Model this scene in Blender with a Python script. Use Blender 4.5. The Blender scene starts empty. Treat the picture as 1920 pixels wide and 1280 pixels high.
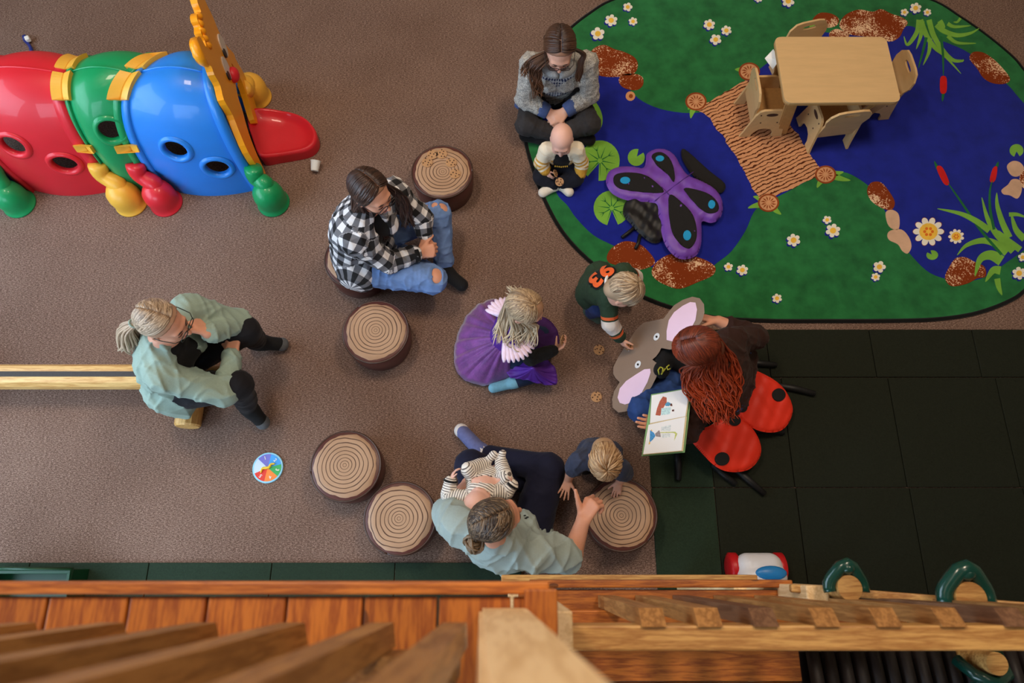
import bpy, bmesh, math, random
import numpy as np
from mathutils import Vector, Matrix, Quaternion
from mathutils.geometry import tessellate_polygon

SC = bpy.context.scene
COL = SC.collection
PI = math.pi

# ------------------------------------------------------------------ camera
CAM_H = 3.75
TILT = math.radians(18.37)
FPX = 1280.0
cd = bpy.data.cameras.new('camera'); cam = bpy.data.objects.new('camera', cd); COL.objects.link(cam)
cam.location = (0, 0, CAM_H); cam.rotation_euler = (TILT, 0, 0)
cd.sensor_width = 36.0; cd.lens = 24.0; cd.clip_start = 0.02
cd.dof.use_dof = True; cd.dof.focus_distance = 3.45; cd.dof.aperture_fstop = 2.8
SC.camera = cam

# ------------------------------------------------------------------ world, light, exposure
w = bpy.data.worlds.new('world'); SC.world = w; w.use_nodes = True
w.node_tree.nodes['Background'].inputs[0].default_value = (0.55, 0.68, 0.85, 1)
w.node_tree.nodes['Background'].inputs[1].default_value = 0.6
SC.view_settings.view_transform = 'Standard'
SC.view_settings.look = 'None'
SC.view_settings.exposure = -0.08
SC.view_settings.gamma = 1.0
SC.view_settings.use_curve_mapping = False

def area_light(name, loc, target, sx, sy, power, col, spread=180):
    l = bpy.data.lights.new(name, 'AREA'); l.shape = 'RECTANGLE'; l.size = sx; l.size_y = sy
    l.energy = power; l.color = col; l.spread = math.radians(spread)
    o = bpy.data.objects.new(name, l); COL.objects.link(o)
    o.location = loc
    o.rotation_euler = (Vector(target) - Vector(loc)).to_track_quat('-Z', 'Y').to_euler()
    return o
# daylight through the tall window in the left wall and the one behind the camera, then the warm ceiling panels
area_light('window_daylight', (-4.9, 0.3, 2.35), (0, 0.9, 0.5), 5.0, 2.6, 285, (0.60, 0.80, 1.0))
area_light('window_daylight', (-2.6, -3.9, 2.3), (-1.2, 0.6, 0.3), 2.6, 2.6, 150, (0.60, 0.80, 1.0))
for lx, ly, lp in ((-1.5, 2.3, 92), (1.5, 2.3, 92), (-1.5, 0.3, 6), (1.6, 0.2, 8)):
    area_light('ceiling_panel_light', (lx, ly, 5.42), (lx, ly, 0), 0.56, 1.16, lp, (1.0, 0.80, 0.60))

# ------------------------------------------------------------------ pixel <-> room helpers (tracing the floor plan)
CT, ST = math.cos(TILT), math.sin(TILT)
def P(px, py, z=0.0):
    u = (px - 960.0) / FPX; v = (640.0 - py) / FPX
    t = (CAM_H - z) / (CT - ST * v)
    return Vector((u * t, t * (ST + CT * v), z))
def PX(p):
    d = CAM_H - p[2]; t = p[1] * ST + d * CT
    return (960 + FPX * p[0] / t, 640 - FPX * (p[1] * CT - d * ST) / t)
def PL(pts, z=0.0):
    return [P(a, b, z) for a, b in pts]

# ------------------------------------------------------------------ materials
MATS = {}
def srgb(r, g, b):
    f = lambda c: (c / 12.92 if c <= 0.04045 else ((c + 0.055) / 1.055) ** 2.4)
    return (f(r / 255.0), f(g / 255.0), f(b / 255.0))
def newmat(name):
    m = bpy.data.materials.new(name); m.use_nodes = True
    nt = m.node_tree; b = nt.nodes['Principled BSDF']
    return m, nt, b
def N(nt, typ, **kw):
    n = nt.nodes.new(typ)
    for k, v in kw.items():
        if k in ('inp',):
            for i, val in v.items(): n.inputs[i].default_value = val
        else: setattr(n, k, v)
    return n
def mathn(nt, op, a, b=None, c=None):
    n = nt.nodes.new('ShaderNodeMath'); n.operation = op
    for i, v in enumerate((a, b, c)):
        if v is None: continue
        if isinstance(v, (int, float)): n.inputs[i].default_value = v
        else: nt.links.new(v, n.inputs[i])
    return n.outputs[0]
def mixc(nt, fac, a, b):
    n = nt.nodes.new('ShaderNodeMix'); n.data_type = 'RGBA'
    for i, v in ((0, fac), (6, a), (7, b)):
        if isinstance(v, (int, float)): n.inputs[i].default_value = v
        elif isinstance(v, tuple): n.inputs[i].default_value = (*v[:3], 1)
        else: nt.links.new(v, n.inputs[i])
    return n.outputs[2]
def coords(nt, kind='Object', scale=(1, 1, 1), rot=(0, 0, 0), loc=(0, 0, 0)):
    if kind == 'cuv':
        a = nt.nodes.new('ShaderNodeAttribute'); a.attribute_name = 'cuv'; src = a.outputs['Vector']
    else:
        a = nt.nodes.new('ShaderNodeTexCoord'); src = a.outputs[kind]
    m = nt.nodes.new('ShaderNodeMapping')
    m.inputs['Scale'].default_value = scale; m.inputs['Rotation'].default_value = rot; m.inputs['Location'].default_value = loc
    nt.links.new(src, m.inputs['Vector'])
    return m.outputs[0]
def noise(nt, vec, scale, detail=3, rough=0.6):
    n = nt.nodes.new('ShaderNodeTexNoise'); n.inputs['Scale'].default_value = scale
    n.inputs['Detail'].default_value = detail; n.inputs['Roughness'].default_value = rough
    nt.links.new(vec, n.inputs['Vector']); return n.outputs[0]
def ramp(nt, fac, stops, interp='LINEAR'):
    r = nt.nodes.new('ShaderNodeValToRGB'); r.color_ramp.interpolation = interp
    e = r.color_ramp.elements
    while len(e) < len(stops): e.new(0.5)
    for i, (p, c) in enumerate(stops):
        e[i].position = p; e[i].color = (*c[:3], 1)
    nt.links.new(fac, r.inputs[0]); return r.outputs[0]
def bump(nt, b, h, strength=0.3, dist=0.01):
    n = nt.nodes.new('ShaderNodeBump'); n.inputs['Strength'].default_value = strength; n.inputs['Distance'].default_value = dist
    nt.links.new(h, n.inputs['Height']); nt.links.new(n.outputs[0], b.inputs['Normal'])

def M(name, col=None, rough=0.6, var=0.12, nscale=30, bmp=0.0, spec=0.4, coat=0.0, sss=0.0, kind='Object', stretch=(1, 1, 1), sheen=0.0, metallic=0.0):
    """plain procedural material: base colour with a little noise"""
    if name in MATS: return MATS[name]
    m, nt, b = newmat(name)
    v = coords(nt, kind, stretch); n = noise(nt, v, nscale)
    lo = tuple(c * (1 - var) for c in col); hi = tuple(min(1, c * (1 + var)) for c in col)
    nt.links.new(ramp(nt, n, [(0.25, lo), (0.75, hi)]), b.inputs['Base Color'])
    b.inputs['Roughness'].default_value = rough
    b.inputs['Specular IOR Level'].default_value = spec
    b.inputs['Coat Weight'].default_value = coat
    b.inputs['Metallic'].default_value = metallic
    if sheen:
        b.inputs['Sheen Weight'].default_value = sheen
    if sss:
        b.inputs['Subsurface Weight'].default_value = sss
        b.inputs['Subsurface Radius'].default_value = (0.012, 0.005, 0.003)
        b.inputs['Subsurface Scale'].default_value = 1.0
    if bmp: bump(nt, b, n, bmp, 0.004)
    MATS[name] = m
    return m

def wood(name, a, bcol, axis='X', scale=1.0, rough=0.45, knots=True):
    if name in MATS: return MATS[name]
    m, nt, b = newmat(name)
    st = {'X': (1.2, 14, 14), 'Y': (14, 1.2, 14), 'Z': (14, 14, 1.2)}[axis]
    oi = nt.nodes.new('ShaderNodeObjectInfo')
    tc = nt.nodes.new('ShaderNodeTexCoord')
    sh = nt.nodes.new('ShaderNodeVectorMath'); sh.operation = 'ADD'
    cx = nt.nodes.new('ShaderNodeCombineXYZ')
    r7 = mathn(nt, 'MULTIPLY', oi.outputs['Random'], 7.0)
    for i in range(3): nt.links.new(r7, cx.inputs[i])
    nt.links.new(tc.outputs['Object'], sh.inputs[0]); nt.links.new(cx.outputs[0], sh.inputs[1])
    mp = nt.nodes.new('ShaderNodeMapping'); mp.inputs['Scale'].default_value = tuple(s * scale for s in st)
    nt.links.new(sh.outputs[0], mp.inputs['Vector'])
    n = noise(nt, mp.outputs[0], 2.2, 5, 0.65)
    wv = mathn(nt, 'FRACT', mathn(nt, 'MULTIPLY', n, 5.0))
    wv = mathn(nt, 'ABSOLUTE', mathn(nt, 'SUBTRACT', wv, 0.5))
    fine = noise(nt, mp.outputs[0], 14, 2)
    f = mathn(nt, 'ADD', mathn(nt, 'MULTIPLY', wv, 1.2), mathn(nt, 'MULTIPLY', fine, 0.4))
    c = ramp(nt, f, [(0.15, bcol), (0.75, a)])
    tint = mathn(nt, 'ADD', mathn(nt, 'MULTIPLY', oi.outputs['Random'], 0.32), 0.84)
    hs = nt.nodes.new('ShaderNodeHueSaturation'); nt.links.new(c, hs.inputs['Color']); nt.links.new(tint, hs.inputs['Value'])
    out = hs.outputs[0]
    if knots:
        vo = nt.nodes.new('ShaderNodeTexVoronoi'); vo.inputs['Scale'].default_value = 1.0
        mk = nt.nodes.new('ShaderNodeMapping')
        mk.inputs['Scale'].default_value = {'X': (4, 8, 8), 'Y': (8, 4, 8), 'Z': (8, 8, 4)}[axis]
        nt.links.new(sh.outputs[0], mk.inputs['Vector']); nt.links.new(mk.outputs[0], vo.inputs['Vector'])
        kf = mathn(nt, 'LESS_THAN', vo.outputs['Distance'], 0.085)
        out = mixc(nt, mathn(nt, 'MULTIPLY', kf, 0.75), out, tuple(x * 0.22 for x in bcol))
    nt.links.new(out, b.inputs['Base Color'])
    b.inputs['Roughness'].default_value = rough
    bump(nt, b, fine, 0.15, 0.002)
    MATS[name] = m
    return m

# ------------------------------------------------------------------ objects
def setp(o, label=None, cat=None, group=None, kind=None):
    if label: o['label'] = label
    if cat: o['category'] = cat
    if group: o['group'] = group
    if kind: o['kind'] = kind
    return o
def thing(name, label, cat, loc=(0, 0, 0), group=None, rz=0.0):
    o = bpy.data.objects.new(name, None); COL.objects.link(o)
    o.empty_display_size = 0.05
    o.location = loc; o.rotation_euler = (0, 0, rz)
    return setp(o, label, cat, group)
def obj(name, verts, faces, mat, parent=None, smooth=False, local=False, mats=None, fmat=None):
    me = bpy.data.meshes.new(name)
    me.from_pydata([tuple(v) for v in verts], [], [tuple(f) for f in faces])
    return link(name, me, mat, parent, smooth, local, mats, fmat)
def root_of(p):
    m = Matrix.Translation((0, 0, 0))
    chain = []
    while p is not None:
        chain.append(p); p = p.parent
    for q in reversed(chain):
        m = m @ q.matrix_parent_inverse @ Matrix.LocRotScale(q.location, q.rotation_euler, q.scale)
    return m
def link(name, me, mat, parent=None, smooth=False, local=False, mats=None, fmat=None):
    for mm in (mats if mats else [mat]): me.materials.append(mm)
    if fmat is not None: me.polygons.foreach_set('material_index', np.asarray(fmat, dtype=np.int32))
    if smooth: me.polygons.foreach_set('use_smooth', np.ones(len(me.polygons), dtype=bool))
    me.update()
    o = bpy.data.objects.new(name, me); COL.objects.link(o)
    if parent is not None:
        o.parent = parent
        if not local: o.matrix_parent_inverse = root_of(parent).inverted()
    return o
def copy_tree(o, parent=None):
    c = o.copy(); COL.objects.link(c); c.parent = parent
    for ch in list(o.children): copy_tree(ch, c)
    return c
def frombm(name, bm, mat, parent=None, smooth=False, local=False, mats=None):
    me = bpy.data.meshes.new(name); bm.to_mesh(me); bm.free()
    return link(name, me, mat, parent, smooth, local, mats)

def bm_box(bm, c, s, rz=0.0, bev=0.0, mtx=None):
    m = Matrix.Translation(c) @ Matrix.Rotation(rz, 4, 'Z')
    if mtx is not None: m = mtx
    r = bmesh.ops.create_cube(bm, size=1.0, matrix=m @ Matrix.Diagonal((s[0], s[1], s[2], 1)))
    if bev:
        es = list({e for v in r['verts'] for e in v.link_edges})
        bmesh.ops.bevel(bm, geom=es, offset=bev, segments=2, affect='EDGES', profile=0.5)
def box(name, c, s, mat, parent=None, rz=0.0, bev=0.0, local=False, mtx=None):
    bm = bmesh.new(); bm_box(bm, Vector(c), s, rz, bev, mtx)
    return frombm(name, bm, mat, parent, False, local)
def tube_data(pts, rad, n=8, cap=True, flat=1.0, up=None):
    """swept tube; rad scalar or list"""
    pts = [Vector(p) for p in pts]; m = len(pts)
    if isinstance(rad, (int, float)): rad = [rad] * m
    V = []; F = []
    prev = None
    for i, p in enumerate(pts):
        t = (pts[min(i + 1, m - 1)] - pts[max(i - 1, 0)])
        if t.length < 1e-9: t = Vector((0, 0, 1))
        t.normalize()
        if prev is None:
            a = Vector(up) if up else (Vector((0, 0, 1)) if abs(t.z) < 0.9 else Vector((1, 0, 0)))
            x = t.cross(a).normalized()
        else:
            x = (prev - t * prev.dot(t))
            x = x.normalized() if x.length > 1e-6 else t.orthogonal().normalized()
        prev = x; y = t.cross(x)
        for k in range(n):
            a = 2 * PI * k / n
            V.append(p + (x * math.cos(a) + y * math.sin(a) * flat) * rad[i])
    for i in range(m - 1):
        for k in range(n):
            F.append((i * n + k, i * n + (k + 1) % n, (i + 1) * n + (k + 1) % n, (i + 1) * n + k))
    if cap:
        F.append(tuple(reversed(range(n)))); F.append(tuple((m - 1) * n + k for k in range(n)))
    return V, F
def tube(name, pts, rad, mat, parent=None, n=8, smooth=True, local=False, flat=1.0, up=None):
    V, F = tube_data(pts, rad, n, True, flat, up)
    return obj(name, V, F, mat, parent, smooth, local)
def join(parts):
    V = []; F = []
    for v, f in parts:
        o = len(V); V += list(v); F += [tuple(i + o for i in q) for q in f]
    return V, F
def crom(pts, per=8, closed=False):
    """Catmull-Rom through points"""
    pts = [Vector(p) for p in pts]; n = len(pts); out = []
    rng = range(n) if closed else range(n - 1)
    for i in rng:
        if closed: p0, p1, p2, p3 = pts[(i - 1) % n], pts[i], pts[(i + 1) % n], pts[(i + 2) % n]
        else: p0, p1, p2, p3 = pts[max(i - 1, 0)], pts[i], pts[i + 1], pts[min(i + 2, n - 1)]
        for k in range(per):
            t = k / per
            out.append(0.5 * ((2 * p1) + (p2 - p0) * t + (2 * p0 - 5 * p1 + 4 * p2 - p3) * t * t + (3 * p1 - p0 - 3 * p2 + p3) * t ** 3))
    if not closed: out.append(pts[-1])
    return out
def slab(name, poly, thick, mat, parent=None, direction=(0, 0, -1), local=False, smooth=False):
    """closed polygon (3D points) given thickness along direction"""
    poly = [Vector(p) for p in poly]; n = len(poly); d = Vector(direction) * thick
    tri = tessellate_polygon([poly])
    V = poly + [p + d for p in poly]
    F = []
    for t in tri:
        a, b, c = [poly[i] for i in t]
        nn = (b - a).cross(c - a)
        t = tuple(t) if nn.dot(d) < 0 else tuple(reversed(t))
        F.append(t); F.append(tuple(i + n for i in reversed(t)))
    area = sum((poly[i].cross(poly[(i + 1) % n]) for i in range(n)), Vector())
    flip = area.dot(d) > 0
    for i in range(n):
        q = (i, i + n, (i + 1) % n + n, (i + 1) % n)
        F.append(q if not flip else tuple(reversed(q)))
    return obj(name, V, F, mat, parent, smooth, local)
def lathe(profile, n=32, c=(0, 0, 0)):
    V = []; F = []; c = Vector(c)
    for r, z in profile:
        for k in range(n):
            a = 2 * PI * k / n; V.append(c + Vector((r * math.cos(a), r * math.sin(a), z)))
    for i in range(len(profile) - 1):
        for k in range(n):
            F.append((i * n + k, i * n + (k + 1) % n, (i + 1) * n + (k + 1) % n, (i + 1) * n + k))
    F.append(tuple(reversed(range(n)))); F.append(tuple((len(profile) - 1) * n + k for k in range(n)))
    return V, F
def ellip(c, rx, ry, rz, n=16, m=10, rot=None):
    V = []; F = []; c = Vector(c)
    R = rot if rot is not None else Matrix.Identity(3)
    for i in range(m + 1):
        th = PI * i / m
        for k in range(n):
            a = 2 * PI * k / n
            V.append(c + R @ Vector((rx * math.sin(th) * math.cos(a), ry * math.sin(th) * math.sin(a), rz * math.cos(th))))
    for i in range(m):
        for k in range(n):
            F.append((i * n + k, (i + 1) * n + k, (i + 1) * n + (k + 1) % n, i * n + (k + 1) % n))
    return V, F

# ------------------------------------------------------------------ implicit surfaces (one continuous skin per figure, cloth, cushions)
def A3(v): return np.array([v[0], v[1], v[2]], dtype=np.float32)
class Field:
    def __init__(s, h): s.h = h; s.pr = []; s.post = []
    def cone(s, a, b, ra, rb, k=0.02, tag=0, flat=None, sub=False):
        """round cone; flat=(axis, factor) squashes it along an axis"""
        s.pr.append(dict(t='c', a=A3(a), b=A3(b), ra=ra, rb=rb, k=k, tag=tag, flat=flat, sub=sub)); return s
    def ell(s, c, r, R=None, k=0.02, tag=0, sub=False):
        s.pr.append(dict(t='e', a=A3(c), r=np.array(r, dtype=np.float32), R=np.array(R, dtype=np.float32) if R is not None else np.eye(3, dtype=np.float32), k=k, tag=tag, sub=sub)); return s
    def half(s, p, n):
        """keep the side the normal points away from"""
        n = Vector(n).normalized(); s.post.append(('h', A3(p), A3(n))); return s
    def wrinkle(s, amp, freq, seed=0, axis=None, warp=0.6):
        s.post.append(('w', amp, freq, seed, axis, warp)); return s
    def dist(s, q, X, Y, Z):
        if q['t'] == 'c':
            a, b = q['a'], q['b']; ba = b - a; L = float((ba * ba).sum()) + 1e-12
            px, py, pz = X - a[0], Y - a[1], Z - a[2]
            t = np.clip((px * ba[0] + py * ba[1] + pz * ba[2]) / L, 0, 1)
            dx, dy, dz = px - t * ba[0], py - t * ba[1], pz - t * ba[2]
            if q['flat'] is not None:
                ax, f = q['flat']; ax = A3(Vector(ax).normalized())
                w_ = dx * ax[0] + dy * ax[1] + dz * ax[2]; g = (1.0 / f - 1.0) * w_
                dx, dy, dz = dx + g * ax[0], dy + g * ax[1], dz + g * ax[2]
                r = q['ra'] + (q['rb'] - q['ra']) * t
                ln = np.sqrt(dx * dx + dy * dy + dz * dz) + 1e-9
                return (ln - r) * (f + (1 - f) * 0.5)
            return np.sqrt(dx * dx + dy * dy + dz * dz) - (q['ra'] + (q['rb'] - q['ra']) * t)
        p = (X - q['a'][0], Y - q['a'][1], Z - q['a'][2]); R = q['R']; r = q['r']
        u = [(p[0] * R[0][i] + p[1] * R[1][i] + p[2] * R[2][i]) for i in range(3)]
        k0 = np.sqrt(sum((u[i] / r[i]) ** 2 for i in range(3)))
        k1 = np.sqrt(sum((u[i] / (r[i] * r[i])) ** 2 for i in range(3))) + 1e-9
        return k0 * (k0 - 1.0) / k1
    def bounds(s, q):
        if q['t'] == 'c':
            lo = np.minimum(q['a'] - q['ra'], q['b'] - q['rb']); hi = np.maximum(q['a'] + q['ra'], q['b'] + q['rb'])
            return lo, hi
        m = float(q['r'].max()); return q['a'] - m, q['a'] + m
    def mesh(s):
        h = s.h
        lo = np.min([s.bounds(q)[0] for q in s.pr if not q['sub']], axis=0) - 4 * h
        hi = np.max([s.bounds(q)[1] for q in s.pr if not q['sub']], axis=0) + 4 * h
        n = np.ceil((hi - lo) / h).astype(int) + 1
        ax = [(lo[i] + h * np.arange(n[i])).astype(np.float32) for i in range(3)]
        A = np.full(tuple(n), 0.5, dtype=np.float32)
        for q in s.pr:
            b0, b1 = s.bounds(q); mg = q['k'] + 3 * h
            i0 = np.clip(np.floor((b0 - mg - lo) / h).astype(int), 0, n); i1 = np.clip(np.ceil((b1 + mg - lo) / h).astype(int) + 1, 0, n)
            if (i1 <= i0).any(): continue
            sl = tuple(slice(i0[i], i1[i]) for i in range(3))
            X = ax[0][sl[0]][:, None, None]; Y = ax[1][sl[1]][None, :, None]; Z = ax[2][sl[2]][None, None, :]
            d = s.dist(q, X, Y, Z); a = A[sl]; k = max(q['k'], 1e-4)
            if q['sub']:
                d = -d; hh = np.clip(0.5 - 0.5 * (a - d) / k, 0, 1)
                A[sl] = a * (1 - hh) + d * hh + k * hh * (1 - hh)
            else:
                hh = np.clip(0.5 + 0.5 * (a - d) / k, 0, 1)
                A[sl] = a * (1 - hh) + d * hh - k * hh * (1 - hh)
        for po in s.post:
            if po[0] == 'h':
                _, p, nn = po
                d = (ax[0][:, None, None] - p[0]) * nn[0] + (ax[1][None, :, None] - p[1]) * nn[1] + (ax[2][None, None, :] - p[2]) * nn[2]
                A = np.maximum(A, d)
            else:
                _, amp, fr, seed, axis, warp = po
                I = np.nonzero(np.abs(A) < amp * 3 + 2 * h)
                p = np.stack([ax[i][I[i]] for i in range(3)], 1)
                rs = np.random.RandomState(seed); v = np.zeros(len(p), dtype=np.float32)
                for j in range(5):
                    dr = rs.normal(size=3)
                    if axis is not None: dr = dr * 0.35 + np.array(axis) * (1 if rs.rand() > .5 else -1)
                    dr = dr / np.linalg.norm(dr); f = fr * (0.6 + 0.9 * rs.rand())
                    wv = rs.normal(size=3); wv /= np.linalg.norm(wv)
                    ph = p @ dr * f + warp * np.sin(p @ wv * f * 0.8 + rs.rand() * 6) * 2 + rs.rand() * 6
                    v += (1 - np.abs(np.sin(ph))) ** 3 - 0.22
                A[I] -= (amp * v / 1.5).astype(np.float32)
        # naive surface nets
        S = A < 0
        c = [S[i:S.shape[0] - 1 + i, j:S.shape[1] - 1 + j, k:S.shape[2] - 1 + k] for i in (0, 1) for j in (0, 1) for k in (0, 1)]
        cnt = sum(x.astype(np.uint8) for x in c)
        act = (cnt > 0) & (cnt < 8)
        idx = np.nonzero(act); nv = len(idx[0])
        ids = np.full(act.shape, -1, dtype=np.int64); ids[idx] = np.arange(nv)
        acc = np.zeros((nv, 3), dtype=np.float64); num = np.zeros(nv)
        cor = [(i, j, k) for i in (0, 1) for j in (0, 1) for k in (0, 1)]
        val = {cc: A[idx[0] + cc[0], idx[1] + cc[1], idx[2] + cc[2]] for cc in cor}
        for ca in cor:
            for e in range(3):
                if ca[e] == 1: continue
                cb = list(ca); cb[e] = 1; cb = tuple(cb)
                va, vb = val[ca], val[cb]; m = (va < 0) != (vb < 0)
                t = np.where(m, va / np.where(m, va - vb, 1), 0)
                pt = np.array(ca, dtype=np.float64)[None, :].repeat(nv, 0); pt[:, e] += t
                acc[m] += pt[m]; num[m] += 1
        pos = (np.stack(idx, 1) + acc / np.maximum(num, 1)[:, None]) * h + lo
        quads = []
        for e in range(3):
            sa = [slice(None)] * 3; sb = [slice(None)] * 3
            sa[e] = slice(0, -1); sb[e] = slice(1, None)
            x = S[tuple(sa)] != S[tuple(sb)]
            o1, o2 = [i for i in range(3) if i != e]
            I = list(np.nonzero(x))
            ok = (I[o1] > 0) & (I[o2] > 0) & (I[o1] < act.shape[o1]) & (I[o2] < act.shape[o2])
            I = [i[ok] for i in I]
            ins = S[I[0], I[1], I[2]]
            def cell(d1, d2):
                J = [I[0].copy(), I[1].copy(), I[2].copy()]; J[o1] = J[o1] - d1; J[o2] = J[o2] - d2
                return ids[J[0], J[1], J[2]]
            q = np.stack([cell(0, 0), cell(1, 0), cell(1, 1), cell(0, 1)], 1)
            fl = ins if e != 1 else ~ins
            q[fl] = q[fl][:, ::-1]
            # orientation: outward normals
            quads.append(q[:, ::-1])
        F = np.concatenate(quads); F = F[(F >= 0).all(1)]
        return pos, F
    def nearest(s, pos):
        best = np.full(len(pos), 9.0, dtype=np.float32); bi = np.zeros(len(pos), dtype=int)
        for i, q in enumerate(s.pr):
            if q['sub']: continue
            d = s.dist(q, pos[:, 0], pos[:, 1], pos[:, 2])
            m = d < best; best[m] = d[m]; bi[m] = i
        return bi
    def build(s, name, mats, parent, cuv=False, tagmat=None, label=None):
        pos, F = s.mesh()
        me = bpy.data.meshes.new(name)
        me.vertices.add(len(pos)); me.vertices.foreach_set('co', pos.astype(np.float32).ravel())
        me.loops.add(len(F) * 4); me.loops.foreach_set('vertex_index', F.astype(np.int32).ravel())
        me.polygons.add(len(F)); me.polygons.foreach_set('loop_start', np.arange(0, len(F) * 4, 4, dtype=np.int32))
        me.polygons.foreach_set('loop_total', np.full(len(F), 4, dtype=np.int32))
        me.update(calc_edges=True); me.validate()
        fm = None
        if cuv or tagmat:
            bi = s.nearest(pos)
            if cuv:
                uv = np.zeros((len(pos), 3), dtype=np.float32)
                for i, q in enumerate(s.pr):
                    m = bi == i
                    if not m.any(): continue
                    if q['t'] == 'c':
                        a = q['a']; axv = q['b'] - a; L = np.linalg.norm(axv) + 1e-9; axv = axv / L
                        rel = pos[m] - a; al = rel @ axv
                        ref = np.array([0, 0, 1.0]) if abs(axv[2]) < 0.85 else np.array([0, 1.0, 0])
                        if q.get('ref') is not None: ref = q['ref']
                        e1 = ref - axv * (ref @ axv); e1 /= np.linalg.norm(e1) + 1e-9; e2 = np.cross(axv, e1)
                        ang = np.arctan2(rel @ e2, rel @ e1)
                        uv[m, 0] = al + q.get('off', 0.0); uv[m, 1] = ang * 0.5 * (q['ra'] + q['rb']); uv[m, 2] = q['tag']
                    else:
                        rel = pos[m] - q['a']; lc = rel @ q['R']
                        uv[m, 0] = lc[:, 2]; uv[m, 1] = lc[:, 0]; uv[m, 2] = q['tag']
                at = me.attributes.new('cuv', 'FLOAT_VECTOR', 'POINT'); at.data.foreach_set('vector', uv.ravel())
            if tagmat:
                tg = np.array([s.pr[i]['tag'] for i in bi]); fm = np.array([tagmat.get(int(t), 0) for t in tg[F[:, 0]]]) if len(me.polygons) == len(F) else None
        o = link(name, me, None, parent, True, False, mats if isinstance(mats, list) else [mats], fm)
        if label: o['label'] = label
        return o

def poly_sd(poly, X, Y):
    """signed distance (negative inside) to a 2-D polygon on arrays"""
    p = np.array([(a[0], a[1]) for a in poly]); n = len(p)
    d = np.full(X.shape, 1e9); ins = np.zeros(X.shape, dtype=bool)
    for i in range(n):
        a = p[i]; b = p[(i + 1) % n]; e = b - a
        wx, wy = X - a[0], Y - a[1]
        t = np.clip((wx * e[0] + wy * e[1]) / (e @ e + 1e-12), 0, 1)
        d = np.minimum(d, (wx - t * e[0]) ** 2 + (wy - t * e[1]) ** 2)
        c = (a[1] > Y) != (b[1] > Y)
        with np.errstate(divide='ignore', invalid='ignore'):
            ins ^= c & (X < (b[0] - a[0]) * (Y - a[1]) / (b[1] - a[1] + 1e-12) + a[0])
    d = np.sqrt(d)
    return np.where(ins, -d, d)
def cushion(name, poly, zc, T, wdt, mat, parent, h=0.006, inner=None, lift=0.0, ripple=0.0):
    """padded flat shape: polygon in plan, middle plane zc(x,y), half thickness T reached wdt inside the edge.
       inner: second polygon; keep only that patch of the top, lifted"""
    p = np.array([(a[0], a[1]) for a in poly]); q = p if inner is None else np.array([(a[0], a[1]) for a in inner])
    lo = q.min(0) - 3 * h; hi = q.max(0) + 3 * h
    xs = np.arange(lo[0], hi[0], h); ys = np.arange(lo[1], hi[1], h)
    X, Y = np.meshgrid(xs, ys, indexing='ij')
    d = poly_sd(poly, X, Y); hgt = T * np.sqrt(np.clip(1 - (1 - np.clip(-d / wdt, 0, 1)) ** 2, 0, 1))
    if ripple:
        hgt = hgt + ripple * np.clip(-d / wdt, 0, 1) * (np.sin(X * 46 + 2 * np.sin(Y * 17)) + np.sin(Y * 61 + X * 33 + 2 * np.sin(X * 23)) + np.sin(X * 83 - Y * 40))
    dd = d if inner is None else poly_sd(inner, X, Y)
    Z = zc(X, Y) if callable(zc) else np.full(X.shape, zc)
    inside = dd < h * 0.2
    idx = np.full(X.shape, -1, dtype=int); idx[inside] = np.arange(inside.sum()); n = int(inside.sum())
    I, J = np.nonzero(inside)
    # pull border vertices onto the outline
    gx, gy = np.gradient(dd, h); x = X[inside].copy(); y = Y[inside].copy(); d0 = dd[inside]
    near = d0 > -h * 0.9
    x[near] -= gx[inside][near] * d0[near]; y[near] -= gy[inside][near] * d0[near]
    ht = hgt[inside]; zt = Z[inside]
    if inner is None:
        ht = np.where(near, 0.0, ht)
        top = np.stack([x, y, zt + ht + lift], 1); bot = np.stack([x, y, zt - ht * 0.75], 1)
    else:
        top = np.stack([x, y, zt + ht + lift], 1); bot = np.stack([x, y, zt + ht - 0.004], 1)
    V = np.concatenate([top, bot]); F = []
    a = idx[:-1, :-1]; b = idx[1:, :-1]; c = idx[1:, 1:]; e = idx[:-1, 1:]
    ok = (a >= 0) & (b >= 0) & (c >= 0) & (e >= 0)
    Q = np.stack([a[ok], b[ok], c[ok], e[ok]], 1)
    tr = []
    for s3 in ((a, b, c, e), (b, c, e, a), (c, e, a, b), (e, a, b, c)):
        m = (s3[0] >= 0) & (s3[1] >= 0) & (s3[2] >= 0) & (s3[3] < 0)
        tr.append(np.stack([s3[0][m], s3[1][m], s3[2][m]], 1))
    T3 = np.concatenate(tr)
    F = [tuple(f) for f in Q] + [tuple(f) for f in T3]
    from collections import Counter
    ed = Counter()
    for f in F:
        for i in range(len(f)): ed[(f[i], f[(i + 1) % len(f)])] += 1
    side = [(b_, a_, a_ + n, b_ + n) for (a_, b_) in ed if (b_, a_) not in ed]
    F = F + [tuple(i + n for i in reversed(f)) for f in F] + side
    return obj(name, V, F, mat, parent, True)
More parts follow.
